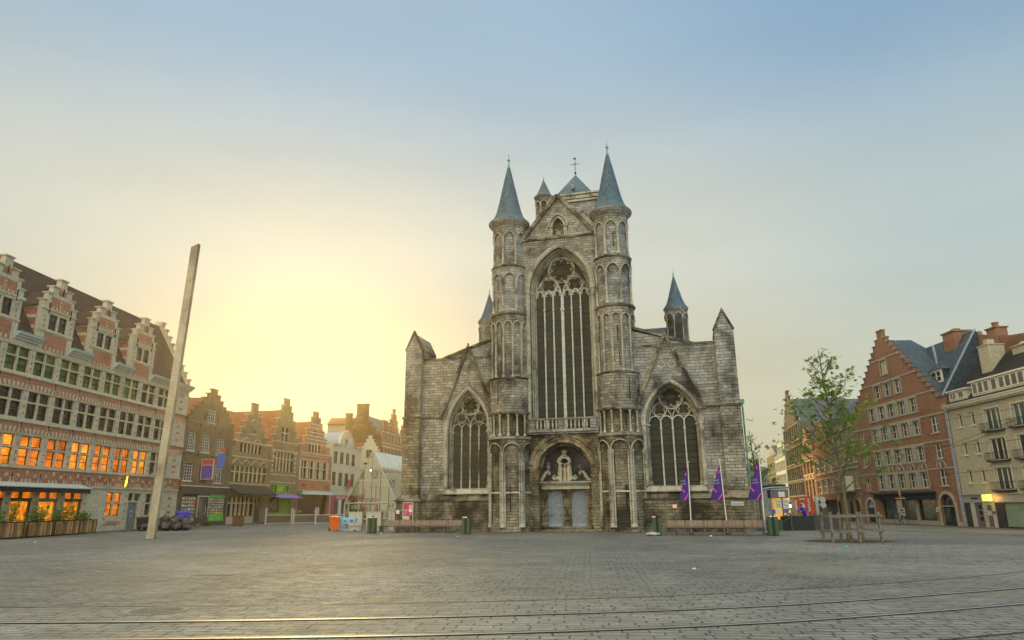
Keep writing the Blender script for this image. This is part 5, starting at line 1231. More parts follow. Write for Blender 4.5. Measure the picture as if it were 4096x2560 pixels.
m=MB(); m.box(1.3,2.25,.05,.12,0.02,1.68); d=m.build('door',M_mauve,YB); m=MB()
for z in(.45,.85,1.25): m.box(1.7,2.0,.03,.05,z,z+.25)
m.build('pane',M_dark,d)
m=MB()
for z in(.4,.6,.8,1.0,1.2): m.box(2.4,2.62,-.04,-.02,z,z+.04)
m.box(2.75,3.15,-.05,-.02,1.15,1.5); m.box(3.2,3.5,-.1,-.02,.95,1.1); m.box(2.7,3.15,-.04,-.02,.05,.8); m.build('letter_slots',plain('slot_metal',(.10,.09,.09),.5),YB)
m=MB(); m.box(4.35,8.5,.1,.14,.1,1.68); m.build('roller_shutter',plain('sage_shutter',(.17,.25,.19),.5,0,.15,2),YB)
M_lamp=plain('amber_light_box',(1,.8,.2),.4,emit=(1,.62,.08,1),es=2.2)
m=MB(); m.box(2.95,3.55,-.42,-.14,1.78,2.2); lb=m.build('light_box',M_lamp,YB,label='lit yellow square sign with a grid of dots'); m=MB()
for i in range(3):
    for j in range(3): m.box(3.05+.17*i,3.12+.17*i,-.435,-.42,1.86+.12*j,1.92+.12*j)
m.build('dots',plain('brown_dots',(.25,.10,.02),.5),lb)
pl=bpy.data.objects.new('light_box_glow',bpy.data.lights.new('light_box_glow','POINT')); COL.objects.link(pl); pl.data.energy=14; pl.data.color=(1,.45,.08); pl.data.shadow_soft_size=.15; pl.parent=YB; pl.location=(3.85,-.35,1.95)
# ------------------------------------------------------------------ street beyond on the right
def row(name,loc,rz,label,x0,x1,H,mat,rows,trim,steps_=None,ridge=None,roofm=None,depth=8,fr=None,ground=None,gm=None):
    b=empty(name,loc,rz,label,'house'); hs=[]
    for z0,z1,n,f in rows:
        w_=(x1-x0-.6)/n
        for k in range(n): hs.append((x0+.3+w_*k+w_*(1-f)/2,x0+.3+w_*k+w_*(1+f)/2,z0,z1))
    m=MB(); wall(m,[(x0,x1,0,H)]+list(steps_ or []),hs+([(x0+.3,x1-.3,.1,ground)] if ground else []),0,.3,True); m.build('facade',mat,b)
    for h in hs: sash(b,*h,2,2 if h[3]-h[2]<2 else 3,fr or M_white,M_glb,bw=.06,fw=.07,sill=False)
    m=MB()
    for z0,z1,n,f in rows: m.box(x0,x1,-.1,.05,z0-.2,z0-.06); m.box(x0,x1,-.08,.05,z1+.06,z1+.16)
    m.build('string_courses',trim,b)
    if steps_: m=MB(); stepcaps(m,steps_); m.build('step_copings',trim,b)
    if ridge: gabroof(b,x0,x1,H,ridge,.4,depth,roofm or M_slate2)
    if ground:
        m=MB(); m.box(x0+.3,x1-.3,.15,.2,.1,ground); m.build('shop_window',gm or M_glb,b)
    m=MB(); m.box(x0,x0+.3,.3,depth,0,H); m.box(x1-.3,x1,.3,depth,0,H); m.build('side_walls',mat,b)
    return b
M_bf=masonry('buff_stone',(.34,.28,.18),(.28,.23,.15),(.2,.17,.11),.6,.3,.006,stain=(.10,.08,.055),amt=.5,ss=.6,thr=.55,wob=0,bump=.01)
M_dks=masonry('dark_medieval_stone',(.25,.22,.18),(.17,.15,.12),(.09,.08,.07),.6,.28,.01,stain=(.04,.036,.03),amt=.8,ss=.4,thr=.52,wob=0,bump=.03)
b=row('arcaded_stone_house',(33.2,67.4,0),-103,'buff stone house with arched ground floor and balcony beside the young tree',-11,-.05,9.6,M_bf,[(3.2,5.0,5,.45),(5.7,7.1,5,.45),(7.8,9.0,5,.4)],M_cream,None,12.4,M_slate2)
m=MB()
for k in range(4): m.band(arch(-9.6+2.6*k,1.2,.8,.8,0,8,.0),arch(-9.6+2.6*k,1.2,.8,.8,.3,8,.0),-.1,.05)
m.box(-9,-2,-.7,0,2.75,2.9); m.box(-9,-2,-.72,-.62,3.4,3.5)
for k in range(20): m.box(-8.9+k*.36,-8.78+k*.36,-.7,-.64,2.9,3.4)
m.build('balcony_and_arches',M_bf,b)
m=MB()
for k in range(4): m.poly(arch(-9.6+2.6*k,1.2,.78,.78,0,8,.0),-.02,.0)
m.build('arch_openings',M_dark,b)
m=MB(); m.box(-1.9,-1.8,-.9,-.2,2.9,4.3); m.build('banner',M_gutter,b)
b=row('orange_gable_house',(35.68,78.13,0),-103,'orange brick stepped gable house with three mullioned bays',-10.8,-.05,8.2,M_ob,[(2.9,4.4,3,.75),(5.2,6.6,3,.75)],M_cream,steps(-8.6,-2.2,8.2,11.2,5,1.0),11.0,M_tilb,ground=2.1,gm=M_dark)
m=MB(); m.box(-10.5,-.3,-.1,.05,2.1,2.8); m.build('fascia',M_ob,b); m=MB(); m.box(-5.0,-4.3,-.5,-.4,1.4,2.0); m.build('red_shop_sign',M_rd,b)
m=MB(); m.hexa([(-10.7,-1.3,1.9),(-7,-1.3,1.9),(-7,0,2.3),(-10.7,0,2.3)],[(-10.7,-1.3,2.0),(-7,-1.3,2.0),(-7,0,2.45),(-10.7,0,2.45)]); m.build('awning',M_gutter,b)
M_crim=plain('crimson_render',(.25,.035,.03),.7,0,.15); M_och=plain('ochre_trim',(.50,.36,.12),.6,0,.1)
b=row('crimson_house',(38.11,88.67,0),-103,'crimson house with ochre window frames',-8,-.05,9.0,M_crim,[(2.6,4.7,3,.6),(5.5,7.0,3,.75)],M_och,steps(-6.2,-2.2,9.0,11.3,3,1.0),11.2,M_tilb,fr=M_och,ground=1.9,gm=M_dark)
m=MB()
for k in range(3): m.box(-6.6+2.4*k,-5.6+2.4*k,-.06,.02,4.95,5.25)
m.build('ochre_panels',M_och,b)
b=row('medieval_stone_house',(39.91,96.48,0),-103,'tall dark medieval stone house with stepped gable and narrow lights',-14.4,-.05,13.0,M_dks,[(2.9,4.6,8,.5),(5.1,6.8,8,.5),(7.4,9.6,8,.5),(10.6,12.6,7,.5)],M_cream,steps(-12.5,-2,13.0,18.2,6,1.4),17,M_slate2,fr=M_dks)
M_wht=plain('white_precast',(.50,.52,.48),.6,0,.06); 
b=empty('modern_white_block',(47.6,122,0),-103,'modern white block with deep square loggias and a glass rail','building')
hs=[(-13.2+1.75*k,-11.9+1.75*k,z,z+1.7) for z in(.6,2.9,5.2,7.5) for k in range(7)]
m=MB(); wall(m,[(-13.6,-.8,0,9.7)],hs,0,.6); wall(m,[(-9,-.8,9.69,12.2)],[(-8.6+1.9*k,-7.2+1.9*k,9.95,11.8) for k in range(4)],0,.6); m.build('facade_grid',M_wht,b)
m=MB(); m.box(-13.6,-.8,.6,.7,0,12.0); m.build('recessed_glazing',glass('blue_green_glazing',(.03,.055,.06),.1,(.08,.13,.13)),b)
m=MB(); m.box(-.8,-.3,0,14,0,12.2); m.build('end_wall',masonry('grey_panels',(.36,.40,.41),(.32,.36,.37),(.22,.25,.26),2.2,.55,.01,wob=0,bump=.005),b)
m=MB(); m.box(-13.6,-9,-.05,.0,9.7,10.5); m.box(-9,-.8,-.1,-.05,9.9,10.7); m.build('glass_rail',plain('green_glass_rail',(.10,.30,.25),.2),b)
b=row('ornate_far_house',(53.5,143,0),-103,'ornate cream stone house at the far end of the street',-12,-.05,11.5,M_bf,[(2.5,4.3,4,.45),(5.2,7.0,4,.45),(8.2,10.0,4,.45)],M_cream,None,13.8,M_slate2)
b=row('street_end_house',(60,170,0),-60,'distant grey house closing the street',-22,-.05,9.5,M_grey,[(2.0,4.0,6,.45),(5.2,7.2,6,.45)],M_cream,None,12,M_slate2)

row('sun_shading_block',(14,96,0),-10,'tall grey town block standing hidden behind the church',0,15.5,19,M_grey,[(3,5,8,.45),(7,9,8,.45),(11,13,8,.45),(15,17,8,.45)],M_cream,None,24,M_slate2,depth=12)  # unseen block added to keep the low sun off the right facades
# ------------------------------------------------------------------ tram tracks and ground details
M_rail=plain('polished_rail_steel',(.36,.35,.33),.55,.85,.12,3); M_groove=plain('rail_groove',(.012,.011,.01),.7); M_cast=plain('cast_iron_cover',(.17,.16,.135),.75,.1,.3,20,bump=.004)
def smooth(pts,n=5):
    out=[]
    for i in range(len(pts)-1):
        p0,p1,p2,p3=[Vector((*pts[max(0,min(len(pts)-1,i+k))],0)) for k in(-1,0,1,2)]
        for j in range(n):
            t=j/n; out.append(.5*((2*p1)+(p2-p0)*t+(2*p0-5*p1+4*p2-p3)*t*t+(-p0+3*p1-3*p2+p3)*t**3))
    out.append(Vector((*pts[-1],0))); return out
def strip(m,P,o0,o1,z):
    L=[]
    for i,p in enumerate(P):
        t=(P[min(i+1,len(P)-1)]-P[max(i-1,0)]).normalized(); n=Vector((-t.y,t.x,0)); L.append((p+n*o0,p+n*o1))
    d=0
    for i in range(len(P)-1):
        (a,b),(c,e)=L[i],L[i+1]; l=(P[i+1]-P[i]).length
        m.face([(a.x,a.y,z),(c.x,c.y,z),(e.x,e.y,z),(b.x,b.y,z)],[(d,o0),(d+l,o0),(d+l,o1),(d,o1)]); d+=l
rA=[(-16,11.95),(-12.5,11.7),(-9.0,11.58),(-5.5,11.55),(-2.59,11.66),(-.04,11.90),(2.67,12.30),(5.41,13.02),(10.37,14.95),(14.5,17.0),(19,19.8)]
rB=[(-16,10.5),(-12.5,10.22),(-9.0,10.1),(-5.5,10.06),(-2.24,10.12),(-.03,10.3),(2.4,10.66),(4.75,11.25),(8.9,12.75),(12.6,14.6),(17,17.3)]
rC=[(21.5,62),(23,50),(24.2,44),(26.5,37),(29.5,30)]; rD=[(23,62),(24.4,50.3),(25.7,44.6),(27.9,38),(30.8,31)]
sA,sB=smooth(rA),smooth(rB)
m=MB(); bed=[(p.x,p.y) for p in sA]; 
q=MB(); mid=[(a+b)/2 for a,b in zip(sA,sB)]; strip(q,mid,-2.6,2.55,.003); tag(q.build('trackbed',M_slab),kind='structure')
q=MB(); strip(q,mid,2.5,2.545,.007); strip(q,mid,-2.6,-2.555,.007); tag(q.build('trackbed_joint',M_groove),kind='structure')
for pts,lab,gr in((sA,'curved groove rail nearest the church, shining across the foreground','tram rails'),(sB,'curved groove rail along the very bottom of the photograph','tram rails'),(smooth(rC),'far groove rail curving past the young tree, on its left','tram rails'),(smooth(rD),'far groove rail curving past the shopfronts','tram rails')):
    e=empty('tram_rail',(0,0,0),0,lab,'tram rail')
    a=MB(); strip(a,pts,-.06,.012,.020); strip(a,pts,-.10,.14,.012); o=a.build('rail_bed',M_groove,e) if 0 else None
    a=MB(); strip(a,pts,-.09,.13,.010); a.build('groove',M_groove,e); a=MB(); strip(a,pts,-.065,.02,.016); a.build('rail_head',M_rail,e); a=MB(); strip(a,pts,.065,.085,.016); a.build('guard_lip',M_rail,e)
ground('footway',[(-33.4,30),(-33.4,69.5),(-32.5,80),(-29.5,97),(-27.5,97),(-31.3,69),(-32.1,30)],.005,M_pave)
ground('footway',[(31.5,30),(33.2,30),(33.2,67.4),(40,96),(38.6,96),(31.2,67.4)],.005,M_pave)
def cover(x,y,r,lab):
    m=MB(); m.lathe([(r,.0),(r,.012),(r-.05,.014),(r-.06,.008),(0,.008)],0,0,28)
    for i in range(-5,6):
        w_=math.sqrt(max(0,(r-.1)**2-(i*r/6)**2)); m.box(-w_,w_,i*r/6-.012,i*r/6+.012,.008,.016)
    o=tag(m.build('manhole_cover',M_cast,None,loc=(x,y,0)),lab,'manhole cover','manhole covers in the paving'); return o
cover(-6.2,12.75,.52,'round ribbed iron manhole cover close to the foreground rail'); cover(-12.6,18.4,.55,'round iron manhole cover farther off near the left edge of the square')
m=MB(); 
for k in range(12): m.box(-.5+k*.085,-.45+k*.085,-.16,.16,0,.012)
m.box(-.52,.55,-.18,-.16,0,.012); m.box(-.52,.55,.16,.18,0,.012); tag(m.build('drain_grate',M_cast,loc=(-8.0,19.3,0)),'slotted iron drain grate set in the paving','drain')
# ------------------------------------------------------------------ leaning pole
M_brz=NT('stained_steel'); t=M_brz; ob=t.co(); f=t.noise(ob,.45,5,.6,.3,(1,1,.8)); t.set(t.b,Base_Color=t.mix(t.ramp(t.noise(ob,6,5),[(.3,0.),(.7,.35)]),t.ramp(f,[(.35,(.20,.15,.10)),(.52,(.42,.36,.24)),(.68,(.52,.46,.33))]),(.13,.09,.055)),Roughness=.55,Metallic=.1); M_brz=M_brz.m
P=empty('leaning_mast',(-21.75,43,0),0,'tall plain square steel mast leaning to the right in front of the hall','mast')
m=MB(); a=.23; dx=.56; m.hexa([(-a,-.17,0),(a,-.17,0),(a,.17,0),(-a,.17,0)],[(dx-a+.02,-.17,18.6),(dx+a+.02,-.17,18.85),(dx+a+.02,.17,18.85),(dx-a+.02,.17,18.6)]); m.build('shaft',M_brz,P)
m=MB(); 
for z in(4.1,9.9,14.2):
    k=dx*z/18.6; m.box(k-a-.005,k+a+.005,-.175,.175,z,z+.012)
m.build('weld_seams',M_groove,P); m=MB(); m.box(-.33,.33,-.26,.26,0,.02); m.build('base_plate',M_iron,P)
# ------------------------------------------------------------------ planters and their plants
M_plank=NT('reclaimed_planks'); t=M_plank; ob=t.co(); bk=t.n('TexBrick'); bk.offset=.5
mp=t.n('Mapping'); mp.inputs['Rotation'].default_value=(0,0,PI/2); t.l(t.co('UV'),mp.inputs[0])
t.set(bk,Vector=mp.outputs[0],Color1=(.55,.30,.10),Color2=(.12,.06,.03),Mortar=(.02,.012,.008),Scale=1.,Mortar_Size=.008,Mortar_Smooth=.1,Bias=-.1,Brick_Width=1.6,Row_Height=.135)
t.set(t.b,Base_Color=t.mix(1,bk.outputs[0],t.ramp(t.noise(ob,3,6,.7,1.5,(1,1,.25)),[(.3,.45),(.7,1.3)]),'MULTIPLY'),Roughness=.75); M_plank=M_plank.m
def leafmat(name,c1,c2,c3=None):
    t=NT(name); ob=t.co(); g=t.n('NewGeometry'); r=g.outputs['Random Per Island']
    t.set(t.b,Base_Color=t.ramp(r,[(0.,c1),(.85,c2),(.97,c3 or c2)]),Roughness=.55,Specular_IOR_Level=.3)
    tr=t.n('BsdfTranslucent'); t.set(tr,Color=tuple(x*1.3 for x in c2)); ms=t.n('MixShader'); ms.inputs[0].default_value=.35; t.l(t.b.outputs[0],ms.inputs[1]); t.l(tr.outputs[0],ms.inputs[2]); t.l(ms.outputs[0],t.out.inputs[0]); return t.m
M_leaf=leafmat('planter_leaves',(.05,.13,.012),(.13,.25,.03),(.22,.28,.05)); M_tleaf=leafmat('plane_tree_leaves',(.06,.14,.02),(.17,.26,.035),(.32,.17,.04)); M_bark=plain('mottled_bark',(.13,.105,.06),.85,0,.5,7,bump=.02); M_stem=plain('green_stem',(.07,.10,.03),.7)
def leaf(m,p,s,lobed=False,droop=.3):
    az=random.uniform(0,2*PI); ti=random.uniform(-.9,.7)
    u=Vector((cos(az)*cos(ti),sin(az)*cos(ti),sin(ti)-droop)).normalized(); v=u.cross(Vector((random.uniform(-.5,.5),random.uniform(-.5,.5),1))).normalized()
    p=Vector(p)
    if lobed: pr=[(0,0),(.25,.42),(.42,.16),(.75,.5),(.68,.14),(1,0),(.68,-.14),(.75,-.5),(.42,-.16),(.25,-.42)]
    else: pr=[(0,0),(.4,.25),(1,0),(.4,-.25)]
    n=u.cross(v)*s*.12
    ids=[p+u*(a*s)+v*(b*s)+n*abs(b)*2 for a,b in pr]
    m.face(ids,[(0,0)]*len(ids))
for i,(y0,y1,x) in enumerate(((42.7,45.5,-31.7),(46.0,48.3,-31.65),(48.9,51.4,-31.75),(51.7,53.9,-32.0))):
    L=y1-y0; lab=['left-most and nearest wooden planter box of the row','second wooden planter box from the left','third wooden planter box from the left','farthest wooden planter box of the row, beside the white wall'][i]
    e=empty('planter_box',(x,(y0+y1)/2,0),90-3,lab+' in front of the restaurant','planter','wooden planters in front of the restaurant')
    m=MB(); h=.98; m.box(-L/2,L/2,-.42,-.36,.1,h); m.box(-L/2,L/2,.36,.42,.1,h); m.box(-L/2,-L/2+.06,-.36,.36,.1,h); m.box(L/2-.06,L/2,-.36,.36,.1,h); m.build('plank_sides',M_plank,e)
    m=MB()
    for sx in(-1,1):
        for sy in(-1,1): m.box(sx*(L/2+.01)-.025,sx*(L/2+.01)+.025,sy*.43-.025,sy*.43+.025,0,h+.03)
    m.box(-L/2,L/2,-.45,-.42,h,h+.04); m.box(-L/2,L/2,-.45,-.42,.06,.1); m.box(-L/2,L/2,.42,.45,h,h+.04); m.build('steel_frame',M_iron,e)
    m=MB(); m.box(-L/2+.07,L/2-.07,-.35,.35,.7,.85); m.build('soil',plain('dark_soil',(.03,.02,.012),.9),e)
    random.seed(60+i); p=empty('planter_shrub',(x,(y0+y1)/2,.85),87,['leafy feathery shrub growing in the planter box at the left edge','leafy shrub with a tall shoot in the second planter box','fullest tallest green shrub, in the third planter box','low shrub in the farthest planter box'][i],'plant','shrubs in the planters')
    fo,st=MB(),MB(); 
    for s in range(int(9*L)):
        bx_=random.uniform(-L/2+.25,L/2-.25); by=random.uniform(-.25,.25); hh=random.uniform(.55,1.15)*(1.55 if i==2 and bx_>0 else 1.)*(.75 if i==3 else 1)*(1.3 if i<2 and bx_>.3 else 1)
        tx,ty=bx_+random.uniform(-.35,.35),by+random.uniform(-.3,.3); st.tube([(bx_,by,0),((bx_+tx)/2,(by+ty)/2,hh*.55),(tx,ty,hh)],.008,4)
        for k in range(42):
            f=random.uniform(.15,1.05); leaf(fo,(bx_+(tx-bx_)*f+random.gauss(0,.10),by+(ty-by)*f+random.gauss(0,.10),hh*f+random.gauss(0,.06)),random.uniform(.10,.19))
    fo.build('foliage',M_leaf,p); st.build('stems',M_stem,p)
# ------------------------------------------------------------------ rubbish: bags and bins
M_bag=plain('black_plastic_film',(.010,.010,.011),.28,0,.5,4); 
def bag(r,seed,h=.7):
    random.seed(seed); m=MB(); n,k=18,10; pts=[]
    ph=[random.uniform(0,6) for _ in range(6)]
    for j in range(k+1):
        t=j/k; ring=[]
        for i in range(n):
            a=2*PI*i/n; rr=r*(sin(PI*min(1,t*.92+.08))**.6)*(1+.10*sin(3*a+ph[0]+t*4)+.07*sin(7*a+ph[1])+.11*random.uniform(-1,1)) if t<.9 else r*.12*(1+.4*sin(2*a))
            ring.append(m.V((rr*cos(a),rr*.85*sin(a),h*r*1.9*(t**1.1)+.05*random.uniform(-1,1)*(t>.05)*r)))
        pts.append(ring)
    for j in range(k):
        for i in range(n): q=(i+1)%n; m.face([pts[j][i],pts[j][q],pts[j+1][q],pts[j+1][i]],[(0,0)]*4,True)
    m.face(list(pts[-1]),[(0,0)]*n,True)
    return m
spots=[(-30.5,58.7,.5),(-29.9,59.4,.6),(-29.4,58.5,.5),(-28.9,59.3,.62),(-28.4,58.4,.5),(-28.0,59.4,.55),(-27.6,58.5,.45),(-27.2,59.2,.45),(-29.6,60.4,.65),(-28.7,60.5,.7),(-27.9,60.4,.6),(-26.9,58.8,.35)]
labs=['left-most slumped bag at the foot of the grey door','second bag from the left behind the leaning mast','front bag just left of the middle','bulging bag in the middle','front bag right of the middle','bag under the blue bin','small flat bag at the front right','bag with a torn grey side','back bag on the left of the pile','topmost big bag at the back of the pile','back bag on the right beside the blue bin','right-most small bag at the end of the pile']
for i,(x,y,r) in enumerate(spots):
    tag(bag(r,i,.72+.3*(y>60)).build('rubbish_bag',M_bag,None,True,loc=(x,y,0)),'black plastic rubbish bag, '+labs[i],'rubbish bag','black rubbish bags piled by the hall corner').rotation_euler=(0,0,i*1.3)
def wheelie(name,loc,rz,mat,label,cat='wheelie bin',s=1.0,h=1.05,lidm=None):
    e=empty(name,loc,rz,label,cat); w_=.30*s
    m=MB(); m.hexa([(-w_*.8,-.26,.08),(w_*.8,-.26,.08),(w_*.8,.26,.08),(-w_*.8,.26,.08)],[(-w_,-.34,h-.12),(w_,-.34,h-.12),(w_,.34,h-.12),(-w_,.34,h-.12)]); m.box(-w_-.03,w_+.03,-.37,.37,h-.13,h-.07); m.build('body',mat,e)
    m=MB(); m.hexa([(-w_-.03,-.4,h-.06),(w_+.03,-.4,h-.06),(w_+.03,.4,h-.06),(-w_-.03,.4,h-.06)],[(-w_+.05,-.33,h+.02),(w_-.05,-.33,h+.02),(w_-.05,.38,h+.05),(-w_+.05,.38,h+.05)]); l=m.build('lid',lidm or mat,e); m=MB(); m.tube([(-w_,.44,h),(w_,.44,h)],.02,6); m.build('handle',lidm or mat,l)
    for sx in(-1,1): m=MB(); m.tube([(sx*(w_-.02),.22,.1),(sx*(w_+.05),.22,.1)],.1,12); m.build('wheel',M_iron,e)
    return e
wheelie('wheelie_bin',(-13.75,54.8,0),35,plain('orange_plastic',(.85,.13,.01),.45,0,.06),'bright orange wheelie bin between the terrace and the glass pavilion')
wheelie('wheelie_bin',(-32.0,61.6,0),10,plain('black_plastic',(.015,.015,.018),.45),'black wheelie bin behind the rubbish bags',s=1.6)
wheelie('wheelie_bin',(-28.9,62.2,0),0,plain('blue_violet_plastic',(.08,.06,.55),.45),'blue violet wheelie bin standing over the rubbish bags',s=1.7,h=1.5)
m=MB(); m.box(-1.5,-.6,-.3,.3,.05,.75)
e=empty('rusty_cabinet',(-27.9,72.2,0),70,'rust brown metal cabinet against the mullioned house','cabinet'); M_rust=plain('rusty_brown_paint',(.17,.07,.045),.7,0,.3)
m=MB(); m.box(-.55,.55,-.25,.25,.08,1.0); m.build('body',M_rust,e); m=MB(); m.box(-.65,.65,-.3,.3,1.0,1.05); m.build('top',M_rust,e)
for sx in(-1,1): m=MB(); m.box(sx*.45-.04,sx*.45+.04,-.2,.2,0,.08); m.build('foot',M_iron,e)
# terrace rails in front of the cafes
M_alu=plain('pale_aluminium',(.46,.45,.38),.4,.3,.08)
M_clr=NT('clear_screen'); t=M_clr; gl=t.n('BsdfTransparent'); t.set(gl,Color=(.86,.88,.83)); gs=t.n('BsdfGlossy'); t.set(gs,Roughness=.05); ms=t.n('MixShader'); ms.inputs[0].default_value=.05; t.l(gl.outputs[0],ms.inputs[1]); t.l(gs.outputs[0],ms.inputs[2]); t.l(ms.outputs[0],t.out.inputs[0]); M_clr=M_clr.m
for i,((x0,y0),(x1,y1)) in enumerate((((-26.6,76.4),(-24.2,77.6)),((-24.0,77.7),(-21.6,78.5)),((-21.0,75.5),(-18.2,76.3)),((-18.0,76.4),(-15.6,77.0)))):
    L=math.hypot(x1-x0,y1-y0); e=empty('terrace_barrier',(x0,y0,0),math.degrees(math.atan2(y1-y0,x1-x0)),['left-most terrace barrier in front of the green shopfront','terrace barrier at the right end of the green shopfront','terrace barrier in front of the dark cafe','terrace barrier nearest the orange bin'][i],'barrier','steel terrace barriers before the cafes')
    for x in(0,L): m=MB(); m.box(x-.07,x+.07,-.05,.05,0,1.75 if i%2==0 or x else 1.6); m.build('post',M_alu,e)
    for z in(.12,.95): m=MB(); m.box(.07,L-.07,-.025,.025,z,z+.07); m.build('rail',M_alu,e)
    m=MB(); m.box(.07,L-.07,-.01,.01,.19,.95); m.build('screen',plain('brown_tinted_screen',(.10,.07,.04),.3),e)
def chair(x,y,rz,i):
    e=empty('terrace_chair',(x,y,0),rz,'dark wicker chair on the cafe terrace behind the barriers','chair','dark wicker chairs on the cafe terrace')
    m=MB(); m.box(-.25,.25,-.25,.25,.42,.48); m.build('seat',M_frame,e); m=MB(); m.hexa([(-.25,.2,.48),(.25,.2,.48),(.25,.26,.48),(-.25,.26,.48)],[(-.22,.3,.95),(.22,.3,.95),(.22,.34,.95),(-.22,.34,.95)]); m.build('backrest',M_frame,e)
    for sx in(-.22,.22):
        for sy in(-.22,.22): m=MB(); m.box(sx-.02,sx+.02,sy-.02,sy+.02,0,.42); m.build('leg',M_iron,e)
    return e
c0=chair(-20.4,78.4,20,0)
for k,(x,y,r) in enumerate(((-19.3,78.6,200),(-18.3,79.2,30),(-17.4,79.0,170),(-25.8,78.8,40),(-24.9,79.0,200),(-23.4,79.6,10),(-22.6,79.9,180))):
    c=copy_tree(c0); c.location=(x,y,0); c.rotation_euler=(0,0,R(r))
# ------------------------------------------------------------------ glass pavilion
GP=empty('glass_pavilion',(-16.2,71,0),-10,'steel and glass gabled pavilion between the row houses and the church','pavilion')
x0,x1,zc,za,ze,L=-.75,4.75,2.02,2.15,7.25,17
ap=(2.0,7.25)
fm=MB()
for p,q,r in(((x0,0),(x0,za),.09),((x1,0),(x1,za),.09),((x0,za),ap,.08),((x1,za),ap,.08),((x0,za),(x1,za),.06),((x0,.62),(x1,.62),.05),((.55,4.35),(3.45,4.35),.04)): fm.tube([(p[0],0,p[1]),(q[0],0,q[1])],r,6)
mu=MB()
for k in range(1,6):
    x=x0+(x1-x0)*k/6; zt=za+(ap[1]-za)*(1-abs(x-2)/2.75); mu.tube([(x,0,0),(x,0,zt)],.032,5)
fm.tube([(.9,0,5.6),(3.2,0,5.6)],.04,5)
fm.build('front_frame',M_alu,GP); mu.build('mullions',M_frame,GP)
for sx,xa in((-1,x0),(1,x1)):
    m=MB(); m.face([(xa,0,za),(xa,L,za),(ap[0],L,ap[1]),(ap[0],0,ap[1])] if sx<0 else [(xa,L,za),(xa,0,za),(ap[0],0,ap[1]),(ap[0],L,ap[1])]); m.face([(xa,0,.0),(xa,L,.0),(xa,L,za),(xa,0,za)]); sl=m.build('glass_slope',M_clr,GP)
    m=MB()
    for k in range(0,15): y=.0+k*L/14; m.tube([(xa,y,za),(ap[0],y,ap[1])],.03,4); m.tube([(xa,y,0),(xa,y,za)],.03,4)
    for f in(0,.33,.66,1): m.tube([(xa+(ap[0]-xa)*f,0,za+(ap[1]-za)*f),(xa+(ap[0]-xa)*f,L,za+(ap[1]-za)*f)],.045,4)
    m.build('glazing_bars',M_alu,sl)
m=MB(); m.poly([(x0,.0),(x1,.0),(x1,za),ap,(x0,za)],.0,.01); m.build('front_glazing',M_clr,GP)
m=MB()
m.face([(ap[0]+(x1-ap[0])*.02,.1,ap[1]-.02),(ap[0]+(x1-ap[0])*.36,.1,ap[1]-1.85),(ap[0]+(x1-ap[0])*.36,L,ap[1]-1.85),(ap[0]+(x1-ap[0])*.02,L,ap[1]-.02)]); m.build('upper_sunshade',plain('white_roof_glass',(.62,.66,.58),.3),GP)
m=MB()
for y in(3,6,9,12): m.tube([(x0,y,za),(x1,y,3.2),(ap[0],y,ap[1]),(x0,y,za)],.035,4)
m.build('inner_trusses',M_alu,GP)
m=MB(); m.box(.2,1.6,2.0,2.06,.9,1.9); m.box(3.2,4.4,1.5,1.9,.2,1.7); m.build('counter',plain('pale_cabinet',(.45,.44,.36),.6),GP); m=MB(); m.box(-.3,.6,.6,.65,1.55,1.95); m.build('menu_board',plain('pale_green_board',(.35,.48,.36),.5),GP)
m=MB(); m.box(.7,.9,1,1.1,.2,3.6); m.box(1.9,2.05,1.2,1.3,.2,4.0); m.build('pink_drapes',plain('pink_drape',(.50,.10,.13),.7),GP)
m=MB(); m.sphere((1.6,.6,5.35),.09,10,7); m.build('hanging_lamp',plain('white_bulb',(1,.9,.6),.3,emit=(1,.75,.35,1),es=6.),GP); m=MB(); m.tube([(1.2,-.1,6.0),(1.4,-.3,6.0)],.12,8); m.build('air_vent',M_iron,GP)
# electric cabinets, cart
M_cab=plain('pale_grey_cabinet',(.45,.44,.37),.55,0,.08)
for i,(x,w_) in enumerate(((-11.95,1.05),(-10.55,1.15),(-9.2,.5))):
    e=empty('utility_cabinet',(x,54.0,0),-8,['left pale grey utility cabinet behind the blue trolley','right pale grey utility cabinet with a small black mark','narrow pale utility cabinet beside the green litter bin'][i],'utility cabinet','pale utility cabinets in front of the glass pavilion')
    m=MB(); m.box(-w_/2,w_/2,-.2,.2,.38,1.35); m.build('cabinet',M_cab,e); m=MB(); m.box(-w_/2-.03,w_/2+.03,-.24,.24,1.35,1.4); m.build('cap',M_cab,e); m=MB(); m.box(-w_/2+.04,w_/2-.04,-.17,.17,0,.38); m.build('plinth',M_trim,e)
    m=MB(); m.box(-.02,.03,-.215,-.2,.85,1.15) if i==1 else m.box(-.01,.01,-.205,-.2,.42,1.3); m.build('latch',M_iron,e)
M_cart=plain('light_blue_plastic',(.16,.50,.70),.4,0,.1)
e=empty('shopping_trolley',(-12.15,52.6,0),-5,'light blue shopping trolley parked in front of the utility cabinets','shopping trolley')
m=MB(); B=[(-.42,-.25,.55),(.5,-.2,.62),(.5,.2,.62),(-.42,.25,.55)]; T=[(-.55,-.29,1.0),(.58,-.23,.92),(.58,.23,.92),(-.55,.29,1.0)]
for i in range(4):
    j=(i+1)%4
    for f in(0,.33,.66,1):
        a=Vector(B[i])*(1-f)+Vector(T[i])*f; b_=Vector(B[j])*(1-f)+Vector(T[j])*f; m.tube([a,b_],.014 if 0<f<1 else .022,5)
    for k in range(9):
        f=k/8; m.tube([Vector(B[i])*(1-f)+Vector(B[j])*f,Vector(T[i])*(1-f)+Vector(T[j])*f],.011,4)
